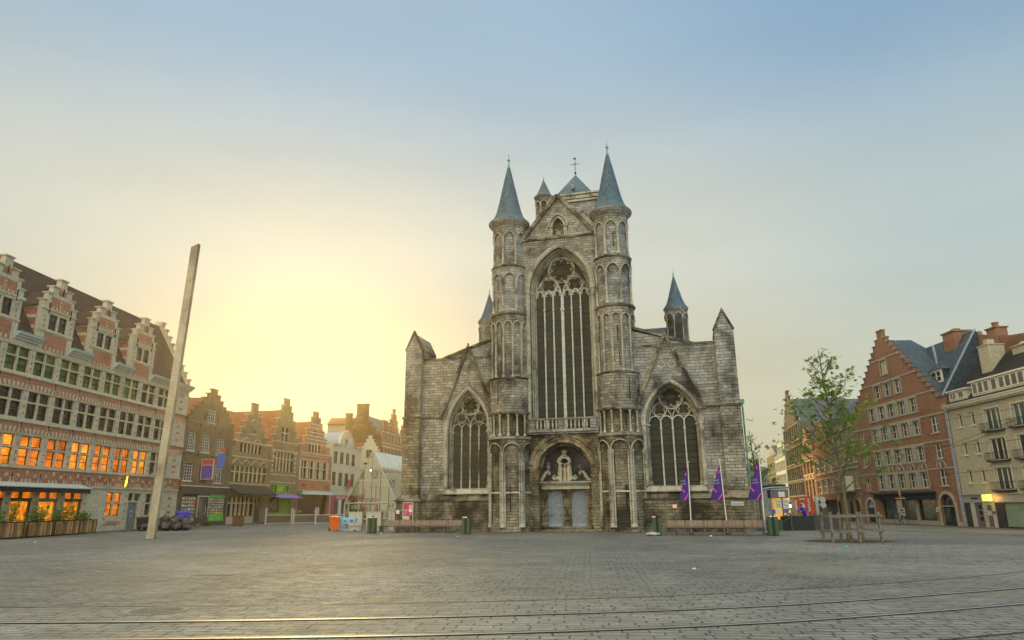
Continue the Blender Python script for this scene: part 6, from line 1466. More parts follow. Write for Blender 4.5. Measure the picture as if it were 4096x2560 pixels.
m.build('basket',M_cart,e); m=MB(); m.box(-.38,.0,-.30,-.28,.62,.9); m.build('side_panel',M_cart,e); m=MB(); m.box(-.3,-.1,-.31,-.30,.68,.82); m.box(.15,.4,-.26,-.25,.66,.85); m.build('advert_panel',M_pur,e)
m=MB()
for s in(-1,1): m.tube([(-.6,s*.25,1.05),(-.38,s*.25,.25),(-.5,s*.25,.12),(.5,s*.18,.15),(.5,s*.18,.3)],.02,5)
m.tube([(-.62,-.27,1.06),(-.62,.27,1.06)],.025,6); m.build('frame',M_cart,e)
for x,y in((-.48,-.25),(-.48,.25),(.48,-.18),(.48,.18)): m=MB(); m.tube([(x,y-.02,.06),(x,y+.02,.06)],.06,10); m.build('wheel',M_iron,e)
# litter bins
M_lb=plain('bottle_green_paint',(.025,.07,.02),.4,0,.12)
def litterbin(x,y,rz,lab,full=True):
    e=empty('litter_bin',(x,y,0),rz,lab,'litter bin','dark green square litter bins')
    m=MB(); m.box(-.26,-.06,-.24,.24,.04,.98); m.box(.06,.26,-.24,.24,.04,.98); m.box(-.06,.06,-.2,.2,.04,.9); m.build('body',M_lb,e)
    m=MB(); m.box(-.07,.07,-.25,-.2,.04,1.0); m.box(-.26,.26,-.22,.22,0,.04); m.box(-.07,.07,-.05,.05,.9,1.12); m.build('black_spine',M_iron,e)
    m=MB(); m.box(-.27,.27,-.25,.25,.98,1.0); m.build('top',M_iron,e)
    random.seed(int(x*10)); cs=[M_white,M_rd,M_gutter]
    for k in range(4):
        m=MB(); a,b=random.uniform(-.25,.2),random.uniform(-.2,.2); m.hexa([(a-.07,b-.06,1.0),(a+.06,b-.07,1.0),(a+.08,b+.05,1.0),(a-.05,b+.06,1.0)],[(a-.05,b-.03,1.06),(a+.03,b-.05,1.09),(a+.05,b+.04,1.05),(a-.03,b+.03,1.08)]); m.build('waste_paper',cs[k%3],e)
    return e
litterbin(-9.7,48.9,-10,'green litter bin at the left end of the left bench'); litterbin(-3.05,46.1,-12,'green litter bin at the right end of the left bench'); litterbin(8.35,41.6,-12,'green litter bin at the left end of the right bench'); litterbin(14.45,39.9,-12,'green litter bin at the right end of the right bench, by the third flag')
# benches
M_slat=NT('bench_timber'); t=M_slat; ob=t.co(); bk=t.n('TexBrick'); bk.offset=0; t.set(bk,Vector=t.co('UV'),Color1=(.30,.22,.15),Color2=(.19,.13,.085),Mortar=(.02,.015,.01),Scale=1.,Mortar_Size=.007,Bias=0.,Brick_Width=.075,Row_Height=4.); t.set(t.b,Base_Color=t.mix(1,bk.outputs[0],t.ramp(t.noise(ob,9,4),[(.3,.7),(.7,1.2)]),'MULTIPLY'),Roughness=.7); t.bump(t.math('MULTIPLY',bk.outputs[1],-1),.02); M_slat=M_slat.m
M_bst=plain('bench_steel',(.09,.085,.08),.45,.4)
for i,(x0,y0,x1,y1,n,lab) in enumerate(((-9.2,49.6,-3.55,48.2,5,'long slatted timber bench before the left aisle, bicycle behind it'),(8.85,41.6,14.05,40.2,5,'long slatted timber bench before the right aisle, flag poles behind it'))):
    L=math.hypot(x1-x0,y1-y0); e=empty('slatted_bench',(x0,y0,0),math.degrees(math.atan2(y1-y0,x1-x0)),lab,'bench','long slatted benches before the church')
    for k in range(n):
        a,b=L*k/n+.04,L*(k+1)/n-.04
        m=MB(); m.hexa([(a,.30,.5),(b,.30,.5),(b,.34,.5),(a,.34,.5)],[(a,.40,.82),(b,.40,.82),(b,.44,.82),(a,.44,.82)]); m.build('backrest',M_slat,e)
        m=MB(); m.box(a,b,-.18,.30,.44,.48); m.build('seat',M_slat,e)
    m=MB(); m.box(0,L,-.22,-.18,.40,.46); m.box(0,L,.3,.33,.38,.43); m.build('edge_rail',M_bst,e)
    for k in range(n+1):
        x=L*k/n; m=MB(); m.box(x-.05,x+.05,-.2,-.1,0,.44); m.box(x-.05,x+.05,.2,.3,0,.44); m.box(x-.05,x+.05,-.2,.3,.36,.44); m.hexa([(x-.035,.28,.44),(x+.035,.28,.44),(x+.035,.33,.44),(x-.035,.33,.44)],[(x-.035,.38,.8),(x+.035,.38,.8),(x+.035,.43,.8),(x-.035,.43,.8)]); m.build('leg_frame',M_bst,e)
# bicycles
def bicycle(loc,rz,label,fc,fallen=0):
    e=empty('bicycle',loc,rz,label,'bicycle'); e.rotation_euler=(R(fallen),0,R(rz))
    for x in(-.52,.52):
        m=MB(); m.tube([(x+.33*cos(a),0,.33+.33*sin(a)) for a in [2*PI*k/24 for k in range(24)]],.018,6,close=True); w_=m.build('wheel',M_iron,e,True); m=MB()
        for k in range(8): a=PI*k/8; m.tube([(x+.32*cos(a),0,.33+.32*sin(a)),(x-.32*cos(a),0,.33-.32*sin(a))],.004,3)
        m.build('spokes',M_alu,w_)
    m=MB(); s=(-.18,0,.82); h=(.38,0,.85); bb=(-.05,0,.28); r_=(-.52,0,.33); f=(.52,0,.33)
    for a,b in((s,bb),(bb,h),((-.15,0,.72),(.36,0,.76)),(r_,bb),(r_,(-.15,0,.7)),(h,f)): m.tube([a,b],.017,6)
    m.build('frame',fc,e); m=MB(); m.box(-.3,-.08,-.07,.07,.84,.9); m.build('saddle',M_iron,e)
    m=MB(); m.tube([(.2,-.28,1.0),(.34,-.2,1.02),(.37,0,.95),(.34,.2,1.02),(.2,.28,1.0)],.014,6); m.tube([(.37,0,.85),(.37,0,.95)],.014,6); m.build('handlebar',M_alu,e)
    m=MB(); m.tube([(-.05,-.06,.28),(.08,-.06,.16)],.01,4); m.tube([(-.05,.06,.28),(-.18,.06,.4)],.01,4); m.build('pedals',M_iron,e); m=MB(); m.tube([(-.52+.37*cos(a),0,.33+.37*sin(a)) for a in [PI*(.1+.8*k/10) for k in range(11)]],.014,4); m.build('mudguard',M_alu,e)
bicycle((-4.7,49.2,0),-13,'bicycle leaning behind the left bench against the church',plain('dark_blue_frame',(.03,.04,.10),.4))
bicycle((31.15,57.4,0),-86,'bicycle locked to the signpost before the dark shop windows',plain('black_frame',(.02,.02,.02),.4),6)
# poster board, plates, sign post, white bag
M_post=plain('magenta_poster',(.42,.01,.13),.4,0,.06)
e=empty('poster_board',(-7.5,50.42,0),-14.5,'tall magenta poster board with photographs at the left foot of the church','poster board')
m=MB(); m.box(-.36,.36,0,.04,.55,2.0); m.build('poster',M_post,e); m=MB()
for a in((-.40,-.36,.52,2.04),(.36,.40,.52,2.04)): m.box(a[0],a[1],-.02,.05,a[2],a[3])
m.box(-.36,.36,-.02,.05,2.0,2.04); m.box(-.36,.36,-.02,.05,.52,.55); m.build('frame',M_alu,e)
for k,(a,b,c,d,mt) in enumerate(((.08,.32,1.35,1.85,M_white),(.12,.28,1.55,1.82,M_och),(-.35,-.1,.85,1.1,M_gutter),(-.09,.12,.85,1.1,M_cab),(.13,.35,.85,1.1,M_frame),(-.35,-.18,.85,.93,M_lime))):
    m=MB(); m.box(a,b,-.004-.001*k,-.001,c,d); m.build('photo',mt,e)
text('ZATERDAG',.10,M_white,e,(-.17,-.006,1.48),sx=.9); text('kerk',.09,M_white,e,(-.22,-.006,1.22)); text('open',.09,M_white,e,(.18,-.006,1.22)); 
for k in range(3): text('rondleiding',.05,plain('pale_pink_ink',(.7,.35,.45),.5) if k==0 else bpy.data.materials['pale_pink_ink'],e,(-.17,-.006,1.42-k*.055))
e=empty('notice_plate',(-8.25,50.62,0),-14.5,'small red framed notice left of the magenta poster','notice'); m=MB(); m.box(-.12,.12,0,.03,1.25,1.5); m.build('plate',M_white,e); m=MB(); m.box(-.14,.14,.005,.02,1.22,1.53); m.build('border',M_rd,e)
e=empty('street_name_plate',(14.1,44.72,0),-14.5,'white street name plate on the right buttress','street sign'); m=MB(); m.box(-.38,.38,0,.03,1.62,1.86); m.build('plate',M_gutter,e); text('KORENMARKT',.11,plain('blue_ink',(.05,.15,.25),.5),e,(0,-.012,1.69))
e=empty('small_notice_post',(9.55,42.1,0),-14.5,'thin post with a small red edged notice behind the right bench','notice post'); m=MB(); m.tube([(0,0,0),(0,0,1.62)],.025,6); m.build('post',M_bst,e); m=MB(); m.box(-.15,.15,-.05,-.02,1.5,1.75); m.build('notice',M_rd,e); m=MB(); m.box(-.12,.12,-.056,-.05,1.53,1.72); m.build('face',M_white,e)
o=bag(.3,77,.5).build('white_bag',plain('white_plastic_film',(.36,.36,.34),.6),None,True,loc=(7.95,41.15,0)); tag(o,'white plastic bag lying at the foot of a green litter bin','bag'); o.scale=(1.3,.8,.8)
# flags
def flagmat():
    t=NT('violet_flag_cloth'); ob=t.co(); n=t.noise(ob,1.2,3)
    col=t.mix(t.ramp(n,[(.35,0.),(.7,1.)]),(.045,.015,.22),(.09,.02,.26)); t.set(t.b,Base_Color=col,Roughness=.6)
    tr=t.n('BsdfTranslucent'); t.set(tr,Color=(.08,.03,.3)); ms=t.n('MixShader'); ms.inputs[0].default_value=.25; t.l(t.b.outputs[0],ms.inputs[1]); t.l(tr.outputs[0],ms.inputs[2]); t.l(ms.outputs[0],t.out.inputs[0]); return t.m
M_flag=flagmat(); M_pink=plain('pink_print',(.60,.06,.34),.6); M_ink=plain('white_print',(.45,.43,.55),.6)
for i,(x,y,H,wd_,lx,lab) in enumerate(((10.35,41.75,4.15,.55,.07,'narrow violet festival flag, left-most of the three, on a white pole'),(12.3,41.2,4.25,.68,-.12,'violet festival flag in the middle of the three poles'),(14.3,40.75,4.45,.72,.05,'violet festival flag at the church corner, right-most of the three'))):
    e=empty('flagpole',(x,y,0),-14,lab,'flag','violet flags on poles'); top=(lx,0,H)
    m=MB(); m.tube([(0,0,0),(lx,0,H)],.035,8); m.build('pole',M_white,e); m=MB(); m.lathe([(.02,0),(.10,.03),(.10,.06),(0,.09)],lx,0,10,z=H-.02); m.build('pole_cap',M_white,e); m=MB(); m.box(-.14,.14,-.14,.14,0,.12); m.build('foot',M_rust,e)
    m=MB(); n,kk=16,6; z1=H-.25; z0=1.95; G=[]
    for j in range(n+1):
        f=j/n; z=z1+(z0-z1)*f; w_=wd_*(.04+.96*min(1,f*1.15)**.9); px=lx*z/H
        G.append([m.V((px-.03-w_*q/kk,.05*sin(f*7+q*.9+i)*(q/kk)-.02,z+.10*(q/kk)*(1-f)*-1-.05*(q/kk)*sin(f*3))) for q in range(kk+1)])
    for j in range(n):
        for q in range(kk): m.face([G[j][q],G[j+1][q],G[j+1][q+1],G[j][q+1]],[(0,0)]*4,True)
    fl=m.build('flag_cloth',M_flag,e,True)
    for a,b,c,d in((-.30,z0+.02,-.06,z0+.36),(-wd_+.05,z0+.75,-wd_+.30,z0+.45),(-.28*wd_,z1-.55,-.12,z1-.38)):
        m=MB(); u=Vector((c-a,0,d-b)).normalized(); n_=Vector((-u.z,0,u.x))*.035
        for yy in(-.075,.06): m.face([(a-n_.x+lx*.5,yy,b-n_.z),(c-n_.x+lx*.5,yy,d-n_.z),(c+n_.x+lx*.5,yy,d+n_.z),(a+n_.x+lx*.5,yy,b+n_.z)])
        m.build('pink_stripe',M_pink,fl)
    for s,zz,sz in(('Gent',3.02,.15),('Festival',2.86,.13)):
        text(s,sz,M_ink,fl,(-.33+lx*.5,-.085,zz),name='lettering',sx=-.8,label='mirrored white lettering seen through the cloth')
# ------------------------------------------------------------------ young plane tree in its guard
ground('tree_pit',[(13.6,33.0),(14.4,32.0),(15.8,31.8),(17.3,32.4),(17.6,33.6),(16.4,34.9),(14.8,35.0),(13.8,34.3)],.006,plain('bare_soil',(.055,.035,.022),.95,0,.4,3,bump=.03))
def tree(name,loc,H,R0,label,seed,nb,leaves,lmat,clear,spread,tr=.09,lobed=True,ls=.22,cat='tree',bias=None):
    random.seed(seed); e=empty(name,loc,0,label,cat); tk,br,fo=MB(),MB(),MB()
    P=[]; n=12
    for i in range(n+1):
        f=i/n; P.append(Vector((.10*sin(f*5)+(-.30*f),.08*sin(f*4+1),H*.97*f)))
    tk.tube(P,[tr*(1-.9*f)**.8*(1.5 if i==0 else 1) for i,f in enumerate([k/n for k in range(n+1)])],9)
    tk.build('trunk',M_bark,e,True)
    tips=[]
    def at(f): 
        k=min(n-1,int(f*n)); q=f*n-k; return P[k].lerp(P[k+1],q)
    for b in range(nb):
        f=clear+(1-clear)*(b/nb)**.95*.97; a=b*2.4+random.uniform(-.3,.3)
        Lb=spread*(1-((f-clear)/(1-clear))**1.15*.88)*random.uniform(.8,1.12)
        if bias: Lb*=1+bias*(-cos(a))*(.5 if f<.6 else .2)
        d=Vector((cos(a),sin(a)*.9,random.uniform(.35,.6)+.5*f)); p=at(f); path=[p]; 
        for s in range(6):
            d.z+=.06; d+=Vector((random.gauss(0,.08),random.gauss(0,.08),random.gauss(0,.05))); p=p+d.normalized()*Lb/6; path.append(p)
            if s>0: tips.append((p,Lb*(.16 if s<5 else .2)))
            if s in(1,2,3,4):
                for _ in range(2):
                    dd=d.normalized()+Vector((random.gauss(0,.7),random.gauss(0,.7),random.gauss(.1,.35))); dd.normalize(); q1=p+dd*Lb*.18; q2=q1+(dd+Vector((0,0,.25))).normalized()*Lb*.16
                    br.tube([p,q1,q2],[.012,.008,.004],4); tips.append((q1,Lb*.11)); tips.append((q2,Lb*.12))
        r0=tr*.42*(1-f)+.012; br.tube(path,[r0*(1-.85*k/6) for k in range(7)],5)
    br.build('limbs',M_bark,e,True)
    W_=[t_[1]**1.3 for t_ in tips]
    for k in range(leaves):
        p,s=random.choices(tips,W_)[0] if k%4==0 else (p,s); c_=p+Vector((random.gauss(0,s),random.gauss(0,s),random.gauss(-.02,s*.8))) if k%4==0 else c_; leaf(fo,c_+Vector((random.gauss(0,.12),random.gauss(0,.12),random.gauss(-.02,.1))),random.uniform(.6,1.3)*ls,lobed)
    fo.build('crown',lmat,e); return e
tree('young_plane_tree',(15.6,33.35,0),9.35,0,'young plane tree with sparse green leaves inside a timber guard',11,30,1200,M_tleaf,.25,3.3,.10,True,.235,bias=.25)
M_post_w=plain('grey_weathered_timber',(.15,.135,.105),.85,0,.3,7,bump=.008)
TG=empty('tree_guard',(15.5,33.3,0),0,'weathered timber post and rail guard round the young tree','tree guard')
pts=[(-1.15,-.95),(.15,-.78),(1.3,-.45),(1.15,.95),(-.05,.6),(-1.0,.35)]
for x,y in pts: m=MB(); m.box(x-.05,x+.05,y-.05,y+.05,0,1.32); m.build('post',M_post_w,TG)
for i in range(6):
    a,b=Vector((*pts[i],0)),Vector((*pts[(i+1)%6],0)); d=(b-a).normalized(); a=a-d*.12; b=b+d*.12; n_=Vector((d.y,-d.x,0))*.085
    for z in(.42,1.08):
        m=MB(); t_=Vector((d.y,-d.x,0))*.03; z+=.02*(i%2)
        m.hexa([tuple(q+Vector((0,0,z))) for q in(a+n_+t_,b+n_+t_,b+n_-t_,a+n_-t_)],[tuple(q+Vector((0,0,z+.10))) for q in(a+n_+t_,b+n_+t_,b+n_-t_,a+n_-t_)]); m.build('rail',M_post_w,TG)
tree('street_tree',(24.3,70,0),9.2,0,'green tree mostly hidden behind the right corner of the church',5,20,900,M_tleaf,.3,2.2,.14,False,.3)
# ------------------------------------------------------------------ clutter at the right: parking stairs, stop, wall
M_gal=plain('galvanised_tube',(.26,.30,.32),.4,.5,.1)
e=empty('parking_stair_canopy',(16.2,49.5,0),-10,'dark stair canopy with curved grey tubes at the church corner','canopy')
for y in(0,1.5):
    m=MB(); m.tube([(.75,y,0),(.75,y,2.1),(.9,y,2.5),(1.25,y,2.72),(1.7,y,2.8),(3.0,y,2.82)],.06,8); m.build('curved_tube',M_gal,e,True)
m=MB(); m.tube([(.15,.7,0),(.15,.7,1.7),(.5,.7,2.5),(1.2,.7,2.88),(2.2,.7,2.95),(2.9,.7,2.95)],.09,8); m.build('dark_rib',M_iron,e,True)
m=MB(); m.box(-.45,.2,.2,1.6,0,2.1); m.box(-.3,.0,.2,1.6,2.1,2.5); m.build('dark_housing',plain('black_steel',(.01,.01,.012),.4),e)
m=MB(); m.box(1.75,2.95,.3,1.5,2.1,2.66); m.build('grey_fascia',plain('slate_grey_panel',(.12,.14,.16),.5,0,.06),e)
m=MB(); m.box(2.1,3.05,1.5,1.56,.2,2.1); m.build('painted_glow_wall',plain('amber_painted_glow',(.6,.3,.06),.6,emit=(.85,.36,.04,1),es=.75),e)  # lamplight on this wall is put into its material as emission
m=MB(); m.box(.1,.16,.19,.2,1.95,2.05); m.build('red_light',plain('red_indicator',(1,.1,.05),.4,emit=(1,.05,.03,1),es=2),e)
e=empty('planter_wall',(17.6,47.6,0),-8,'low black stone wall with a raised top beside the stair','wall'); m=MB(); m.box(.3,3.4,-.3,.5,0,.92); m.build('wall_body',plain('black_granite',(.004,.004,.005),.6,0,.4,12),e); m=MB(); m.box(-1.6,.3,-.2,.4,0,.7); m.build('low_step',plain('dark_granite',(.05,.055,.055),.5,0,.3,10),e); m=MB(); m.box(2.2,4.0,-.31,.5,0,.86); m.build('rough_panel',plain('rough_dark_stone',(.045,.045,.045),.8,0,.5,9,bump=.02),e)
e=empty('stair_handrail',(17.9,47.0,0),-8,'short dark steel handrail in front of the black wall','handrail')
for x,z in((-.3,.85),(.35,1.15)): m=MB(); m.box(x-.03,x+.03,-.03,.03,0,z); m.build('post',M_lb,e)
for z in(0,-.3): m=MB(); m.tube([(-.3,0,.85+z),(.35,0,1.12+z)],.03,6); m.build('rail',M_lb,e)
M_navy=plain('dark_blue_post',(.03,.04,.07),.4)
e=empty('tram_stop_sign',(18.1,47.8,0),-12,'tram stop post with a white plate over two timetable boards','stop sign'); m=MB(); m.box(-.04,.04,-.04,.04,0,2.55); m.build('post',M_navy,e)
for a,c,z0,z1,mt in((-.2,.2,2.15,2.5,M_white),(-.42,-.05,1.42,1.98,M_gutter),(.06,.42,1.42,1.98,M_gutter),(-.75,-.5,1.05,1.35,M_bl),(-.4,-.15,1.05,1.35,M_white),(.05,.3,1.1,1.4,M_bl)): m=MB(); m.box(a,c,-.08,-.04,z0,z1); m.build('board',mt,e)
M_gi=plain('green_ink',(.05,.30,.10),.5)
for a,z in((-.23,1.85),(.24,1.85),(-.25,1.65),(-.25,1.55),(.22,1.6)): m=MB(); m.box(a-.12,a+.12,-.086,-.08,z-.02,z+.02); m.build('text_line',M_gi,e)
e=empty('traffic_signal',(20.75,48.5,0),-5,'grey traffic signal post seen from behind with two round shields','traffic signal'); m=MB(); m.box(-.13,.0,-.07,.07,0,2.25); m.build('post',M_gal,e)
for z in(1.95,1.6): m=MB(); m.tube([(.35,-.12,z),(.35,.1,z)],.2,16); s=m.build('signal_shield',M_gal,e,True); m=MB(); m.tube([(0,0,z),(.3,0,z)],.04,6); m.build('arm',M_gal,s)
e=empty('red_hoarding',(24.05,60.5,0),-14,'red graffiti covered hoarding leaning behind the black wall','hoarding')
m=MB(); m.hexa([(.15,-.05,.85),(1.55,-.05,.95),(1.55,.05,.95),(.15,.05,.85)],[(-.2,-.05,2.15),(1.4,-.05,2.35),(1.4,.05,2.35),(-.2,.05,2.15)]); m.build('board',plain('tomato_red_board',(.42,.055,.03),.6,0,.12),e)
m=MB(); m.poly(circ(.5,1.55,.22,14),-.07,-.055); m.poly([(-.05,1.2),(.1,1.2),(.08,2.0),(-.08,2.0)],-.07,-.055); m.poly([(.3,2.0),(.75,2.05),(.75,2.15),(.3,2.12)],-.07,-.055)
for k in range(5): m.poly([(.95+.05*(k%2),1.05+.22*k),(1.1+.05*(k%2),1.08+.22*k),(1.12-.05*(k%2),1.24+.22*k),(.94,1.22+.22*k)],-.07,-.055)
m.build('white_graffiti',plain('graffiti_white',(.55,.45,.42),.6,0,.3),e); m=MB()
for x in(.3,1.4): m.box(x-.04,x+.04,.05,.12,0,1.6)
m.build('supports',M_post_w,e)
e=empty('work_lamp_frame',(19.5,50.2,0),0,'a-shaped timber frame topped by a glaring round lamp','work lamp')
for s in(-1,1): m=MB(); m.tube([(s*.45,0,.0),(s*.42,0,.5),(0,0,1.5)],.04,5); m.build('leg',M_brn,e)
m=MB(); m.box(-.3,.3,-.03,.03,.7,.76); m.build('crossbar',M_brn,e); m=MB(); m.sphere((0,-.05,1.55),.11,12,8); m.build('lamp',plain('glaring_lamp',(1,1,.9),.3,emit=(1,.93,.75,1),es=5.),e); m=MB(); m.sphere((0,0,1.76),.09,10,6); m.build('lamp_hood',M_iron,e)
# person crouched on a cargo bike: one skinned body
def person(loc,rz,label,joints,edges,root,cloth,skin,seedn=1):
    e=empty('person',loc,rz,label,'person')
    me=bpy.data.meshes.new('body'); me.from_pydata([j[0] for j in joints],edges,[]); o=bpy.data.objects.new('body',me); COL.objects.link(o)
    md=o.modifiers.new('s','SKIN'); 
    for k,j in enumerate(joints): me.skin_vertices[0].data[k].radius=(j[1],j[1] if len(j)<3 else j[2])
    me.skin_vertices[0].data[root].use_root=True
    ms=o.modifiers.new('d','SUBSURF'); ms.levels=2; ms.render_levels=2
    dg=bpy.context.evaluated_depsgraph_get(); dg.update(); m2=bpy.data.meshes.new_from_object(o.evaluated_get(dg)); bpy.data.objects.remove(o)
    m2.materials.clear(); m2.materials.append(cloth); m2.materials.append(skin[0]); m2.materials.append(skin[1])
    for p in m2.polygons:
        p.use_smooth=True; c=p.center
        p.material_index=skin[2](c)
    b=bpy.data.objects.new('body',m2); COL.objects.link(b); b.parent=e; return e
M_skin=plain('skin',(.42,.24,.16),.6,0,.08); M_jean=plain('dark_blue_trousers',(.02,.03,.09),.8); M_bjk=plain('bright_blue_jacket',(.02,.05,.50),.6,0,.1)
J=[((0,0,.62),.14,.12),((-.10,0,.82),.14,.12),((-.20,0,1.02),.15,.13),((-.27,0,1.16),.06,.06),((-.31,0,1.24),.085,.085),((-.34,0,1.32),.085,.08),
 ((-.2,.18,1.06),.055),((-.38,.22,.9),.045),((-.58,.18,.86),.035),((-.66,.16,.87),.03),
 ((-.2,-.18,1.06),.055),((-.38,-.22,.9),.045),((-.58,-.18,.86),.035),((-.66,-.16,.87),.03),
 ((.0,.09,.58),.09),((-.30,.11,.52),.07),((-.24,.11,.18),.05),((-.34,.11,.10),.04),
 ((.0,-.09,.58),.09),((-.16,-.11,.32),.07),((.02,-.11,.02),.05),((-.08,-.11,-.04),.04)]
Ed=[(0,1),(1,2),(2,3),(3,4),(4,5),(2,6),(6,7),(7,8),(8,9),(2,10),(10,11),(11,12),(12,13),(0,14),(14,15),(15,16),(16,17),(0,18),(18,19),(19,20),(20,21)]
pe=person((20.95,51.2,.30),25,'person in a bright blue jacket bent forward on a cargo bike',J,Ed,0,M_bjk,(M_skin,M_jean,lambda c: 1 if (c.z>1.15 or c.x<-.6) else (2 if c.z<.62 else 0)))
m=MB(); m.sphere((-.315,0,1.315),.098,12,8,.85); m.build('hair',M_frame,pe,True)
m=MB(); m.sphere((-.41,0,1.26),.018,6,5); m.build('nose',M_skin,pe)
for s in(-1,1):
    m=MB(); m.sphere((-.395,s*.03,1.285),.010,6,4); m.build('eye',M_dark,pe); m=MB(); m.sphere((-.31,s*.087,1.26),.02,6,5); m.build('ear',M_skin,pe)
    for k in range(4): m=MB(); m.tube([(-.66,s*.16+(k-1.5)*.018,.87),(-.70,s*.16+(k-1.5)*.02,.87),(-.715,s*.16+(k-1.5)*.02,.845),(-.70,s*.16+(k-1.5)*.02,.825)],.008,5); m.build('finger',M_skin,pe)
    m=MB(); m.tube([(-.63,s*.12,.86),(-.67,s*.115,.84),(-.69,s*.12,.82)],.009,5); m.build('thumb',M_skin,pe)
e=empty('cargo_bike',(20.95,51.2,0),25,'cargo bike with a dark box under the person in blue','cargo bike')
for x,r_ in((.45,.3),(-1.35,.22)): m=MB(); m.tube([(x+r_*cos(a),0,r_+r_*sin(a)) for a in [2*PI*k/20 for k in range(20)]],.02,6,close=True); m.build('wheel',M_iron,e,True)
m=MB(); m.tube([(.45,0,.3),(0,0,.35),(-.6,0,.35),(-1.35,0,.25)],.025,6); m.tube([(0,0,.35),(.05,0,.85)],.02,6); m.tube([(-.55,0,.35),(-.66,0,1.12)],.02,6); m.build('frame',M_navy,e); m=MB(); m.hexa([(-1.3,-.25,.35),(-.7,-.25,.35),(-.7,.25,.35),(-1.3,.25,.35)],[(-1.4,-.3,.8),(-.65,-.3,.8),(-.65,.3,.8),(-1.4,.3,.8)]); m.build('cargo_box',M_bl,e)
m=MB(); m.tube([(-.7,-.25,1.15),(-.68,0,1.13),(-.7,.25,1.15)],.015,6); m.build('handlebar',M_iron,e); m=MB(); m.box(-.05,.15,-.07,.07,.84,.88); m.build('saddle',M_iron,e)
e=empty('finger_post',(31.3,57.3,0),-90.5,'grey signpost with orange and blue direction arms and a poster','signpost')
m=MB(); m.tube([(0,0,0),(0,0,2.75)],.05,8); m.build('post',M_gal,e); M_orb=plain('amber_sign',(.55,.25,.03),.5)
for P_,mt in(((-.75,2.0,.75,2.1),M_orb),((-.1,2.13,.6,2.2),M_bl),((-.1,2.3,.06,2.75),M_orb),((-.55,1.35,-.06,1.9),M_conc)): m=MB(); m.box(P_[0],P_[2],-.07,-.05,P_[1],P_[3]); m.build('direction_arm',mt,e)
m=MB(); m.box(-.38,.45,-.09,-.06,.68,1.3); p=m.build('poster',M_gutter,e); m=MB(); m.box(-.36,.43,-.094,-.09,.9,1.0); m.build('print_band',M_rust,p); m=MB(); m.box(-.2,.3,-.094,-.09,1.05,1.22); m.build('print_block',M_bst,p)
# overhead tram wires
M_wire=plain('black_wire',(.015,.015,.015),.6)
def wire(a,b,sag,lab,r=.014):
    a,b=Vector(a),Vector(b); P=[a.lerp(b,k/16)-Vector((0,0,sag*4*(k/16)*(1-k/16))) for k in range(17)]
    m=MB(); m.tube(P,r,4); tag(m.build('overhead_wire',M_wire),lab,'overhead wire','tram wires over the right side of the square')
wire((33.0,58.0,5.0),(20,20,5.8),.15,'lower of the two contact wires rising to the right past the yellow block'); wire((33.0,57.0,5.4),(21,20.5,6.3),.15,'upper of the two contact wires rising to the right past the yellow block')
wire((33.05,62,8.2),(26,24,6.6),.35,'span wire crossing the upper windows of the brick gable block'); wire((33.05,63,6.3),(26.5,25,4.9),.3,'span wire crossing the middle windows of the brick gable block'); wire((33.05,60,3.9),(24,22,3.55),.2,'low span wire crossing in front of the shell reliefs')
# litter
random.seed(9)
for k,(x,y,lab,mt,s) in enumerate(((13.3,28.9,'crushed teal can lying in front of the tree guard',plain('teal_can',(.05,.25,.25),.4),.10),(6.9,19.6,'red and white carton lying on the setts right of centre',M_rust,.07),(4.9,19.8,'flat scrap of white paper on the setts',M_gutter,.06),(-26.2,39.3,'crumpled white tissue near the planters',M_gutter,.08),(-3.3,42.1,'small pale scrap of paper before the church doors',M_gutter,.06),(-12.9,53.9,'white rag lying by the orange wheelie bin',M_white,.16),(10.9,39.7,'white paper ball in front of the right bench',M_white,.08),(-8.9,48.0,'white cup beside the left bench',M_white,.08))):
    m=MB(); q=lambda: random.uniform(.6,1.2)*s
    m.hexa([(-q(),-q()*.6,.002),(q(),-q()*.6,.002),(q(),q()*.6,.002),(-q(),q()*.6,.002)],[(-q()*.6,-q()*.3,.5*s),(q()*.5,-q()*.3,.7*s),(q()*.5,q()*.3,.4*s),(-q()*.5,q()*.3,.6*s)])
    tag(m.build('paper_scrap',mt,loc=(x,y,.006)),lab,'litter','litter scattered on the square')
# thin morning haze with the low sun in it
hz=NT('morning_haze'); hz.t.nodes.remove(hz.b); pv=hz.n('VolumePrincipled'); pv.inputs['Color'].default_value=(1,.84,.48,1); pv.inputs['Density'].default_value=HAZE; pv.inputs['Anisotropy'].default_value=.82; hz.l(pv.outputs[0],hz.out.inputs['Volume'])
m=MB(); m.box(-120,120,-15,210,-1.,40); tag(m.build('haze',hz.m),kind='stuff')

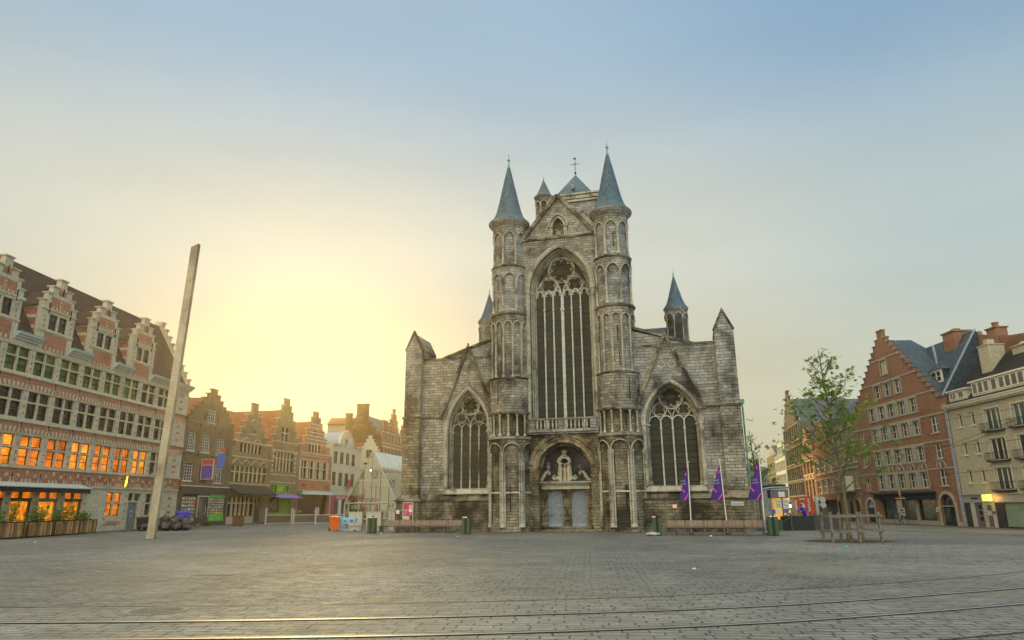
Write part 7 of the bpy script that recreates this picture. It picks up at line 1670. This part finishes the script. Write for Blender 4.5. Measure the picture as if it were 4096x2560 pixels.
# ------------------------------------------------------------------ pieces that stand apart become parts of their own
def split_pieces(o,limit=40):
    me=o.data; n=len(me.vertices); par=list(range(n))
    def find(a):
        while par[a]!=a: par[a]=par[par[a]]; a=par[a]
        return a
    for p in me.polygons:
        v=list(p.vertices)
        for b in v[1:]: par[find(b)]=find(v[0])
    # join vertices that sit on one another, then islands whose boxes touch
    seen={}
    for v in me.vertices:
        k=(round(v.co.x,3),round(v.co.y,3),round(v.co.z,3))
        if k in seen: par[find(v.index)]=find(seen[k])
        else: seen[k]=v.index
    isl={}
    for i in range(n): isl.setdefault(find(i),[]).append(i)
    B=[]
    for ids in isl.values():
        c=[me.vertices[i].co for i in ids]; B.append([[min(q[k] for q in c)-.01 for k in range(3)],[max(q[k] for q in c)+.01 for k in range(3)],set(ids)])
    done=False
    while not done:
        done=True
        for i in range(len(B)):
            for j in range(i+1,len(B)):
                a,b=B[i],B[j]
                if all(a[0][k]<=b[1][k] and b[0][k]<=a[1][k] for k in range(3)):
                    a[0]=[min(a[0][k],b[0][k]) for k in range(3)]; a[1]=[max(a[1][k],b[1][k]) for k in range(3)]; a[2]|=b[2]; B.pop(j); done=False; break
            if not done: break
    if len(B)<2 or len(B)>limit: return
    uv=me.uv_layers[0].data; nm=o.name.split('.')[0]; sm=me.polygons[0].use_smooth
    for q in B:
        m=MB(); mp={}
        for p in me.polygons:
            if p.vertices[0] in q[2]:
                ids=[]
                for v in p.vertices:
                    if v not in mp: mp[v]=len(m.v); m.v.append(tuple(me.vertices[v].co))
                    ids.append(mp[v])
                m.f.append(ids); m.uv.append([tuple(uv[l].uv) for l in p.loop_indices])
        x=m.build(nm,list(me.materials),o.parent,sm); x.location=o.location; x.rotation_euler=o.rotation_euler
        if 'label' in o: x['label']=o['label']
    bpy.data.objects.remove(o)
for nm in ('side_walls','key_blocks','mouldings','packets','arrow_slits','cheek','cheek_bands','letter_slot','letter_slots','latch','quatrefoils','door_arch_blocks','door_pilasters','notice_plates','window_sills','belfry_openings','wall_anchors','arch_openings','stone_bands','supports','advert_panel','pillar','step_copings','brick_panel','shop_sign','entrance_panels','dark_cladding','pink_drapes','counter','upper_arcades','furniture','bay_ledges','statue_niche','lower_arcade','white_graffiti','text_line','rear_roof','aisle_roof','wall_coping','door_surround','ochre_panels','belfry_arches','tracery','window_bars','window_vinyl','gable_roof','pane','stone_plinth','sign_border'):
    for o in [o for o in list(bpy.data.objects) if o.type=='MESH' and o.name.split('.')[0]==nm and o.parent and not o.children and len(o.data.polygons)<1500]: split_pieces(o)
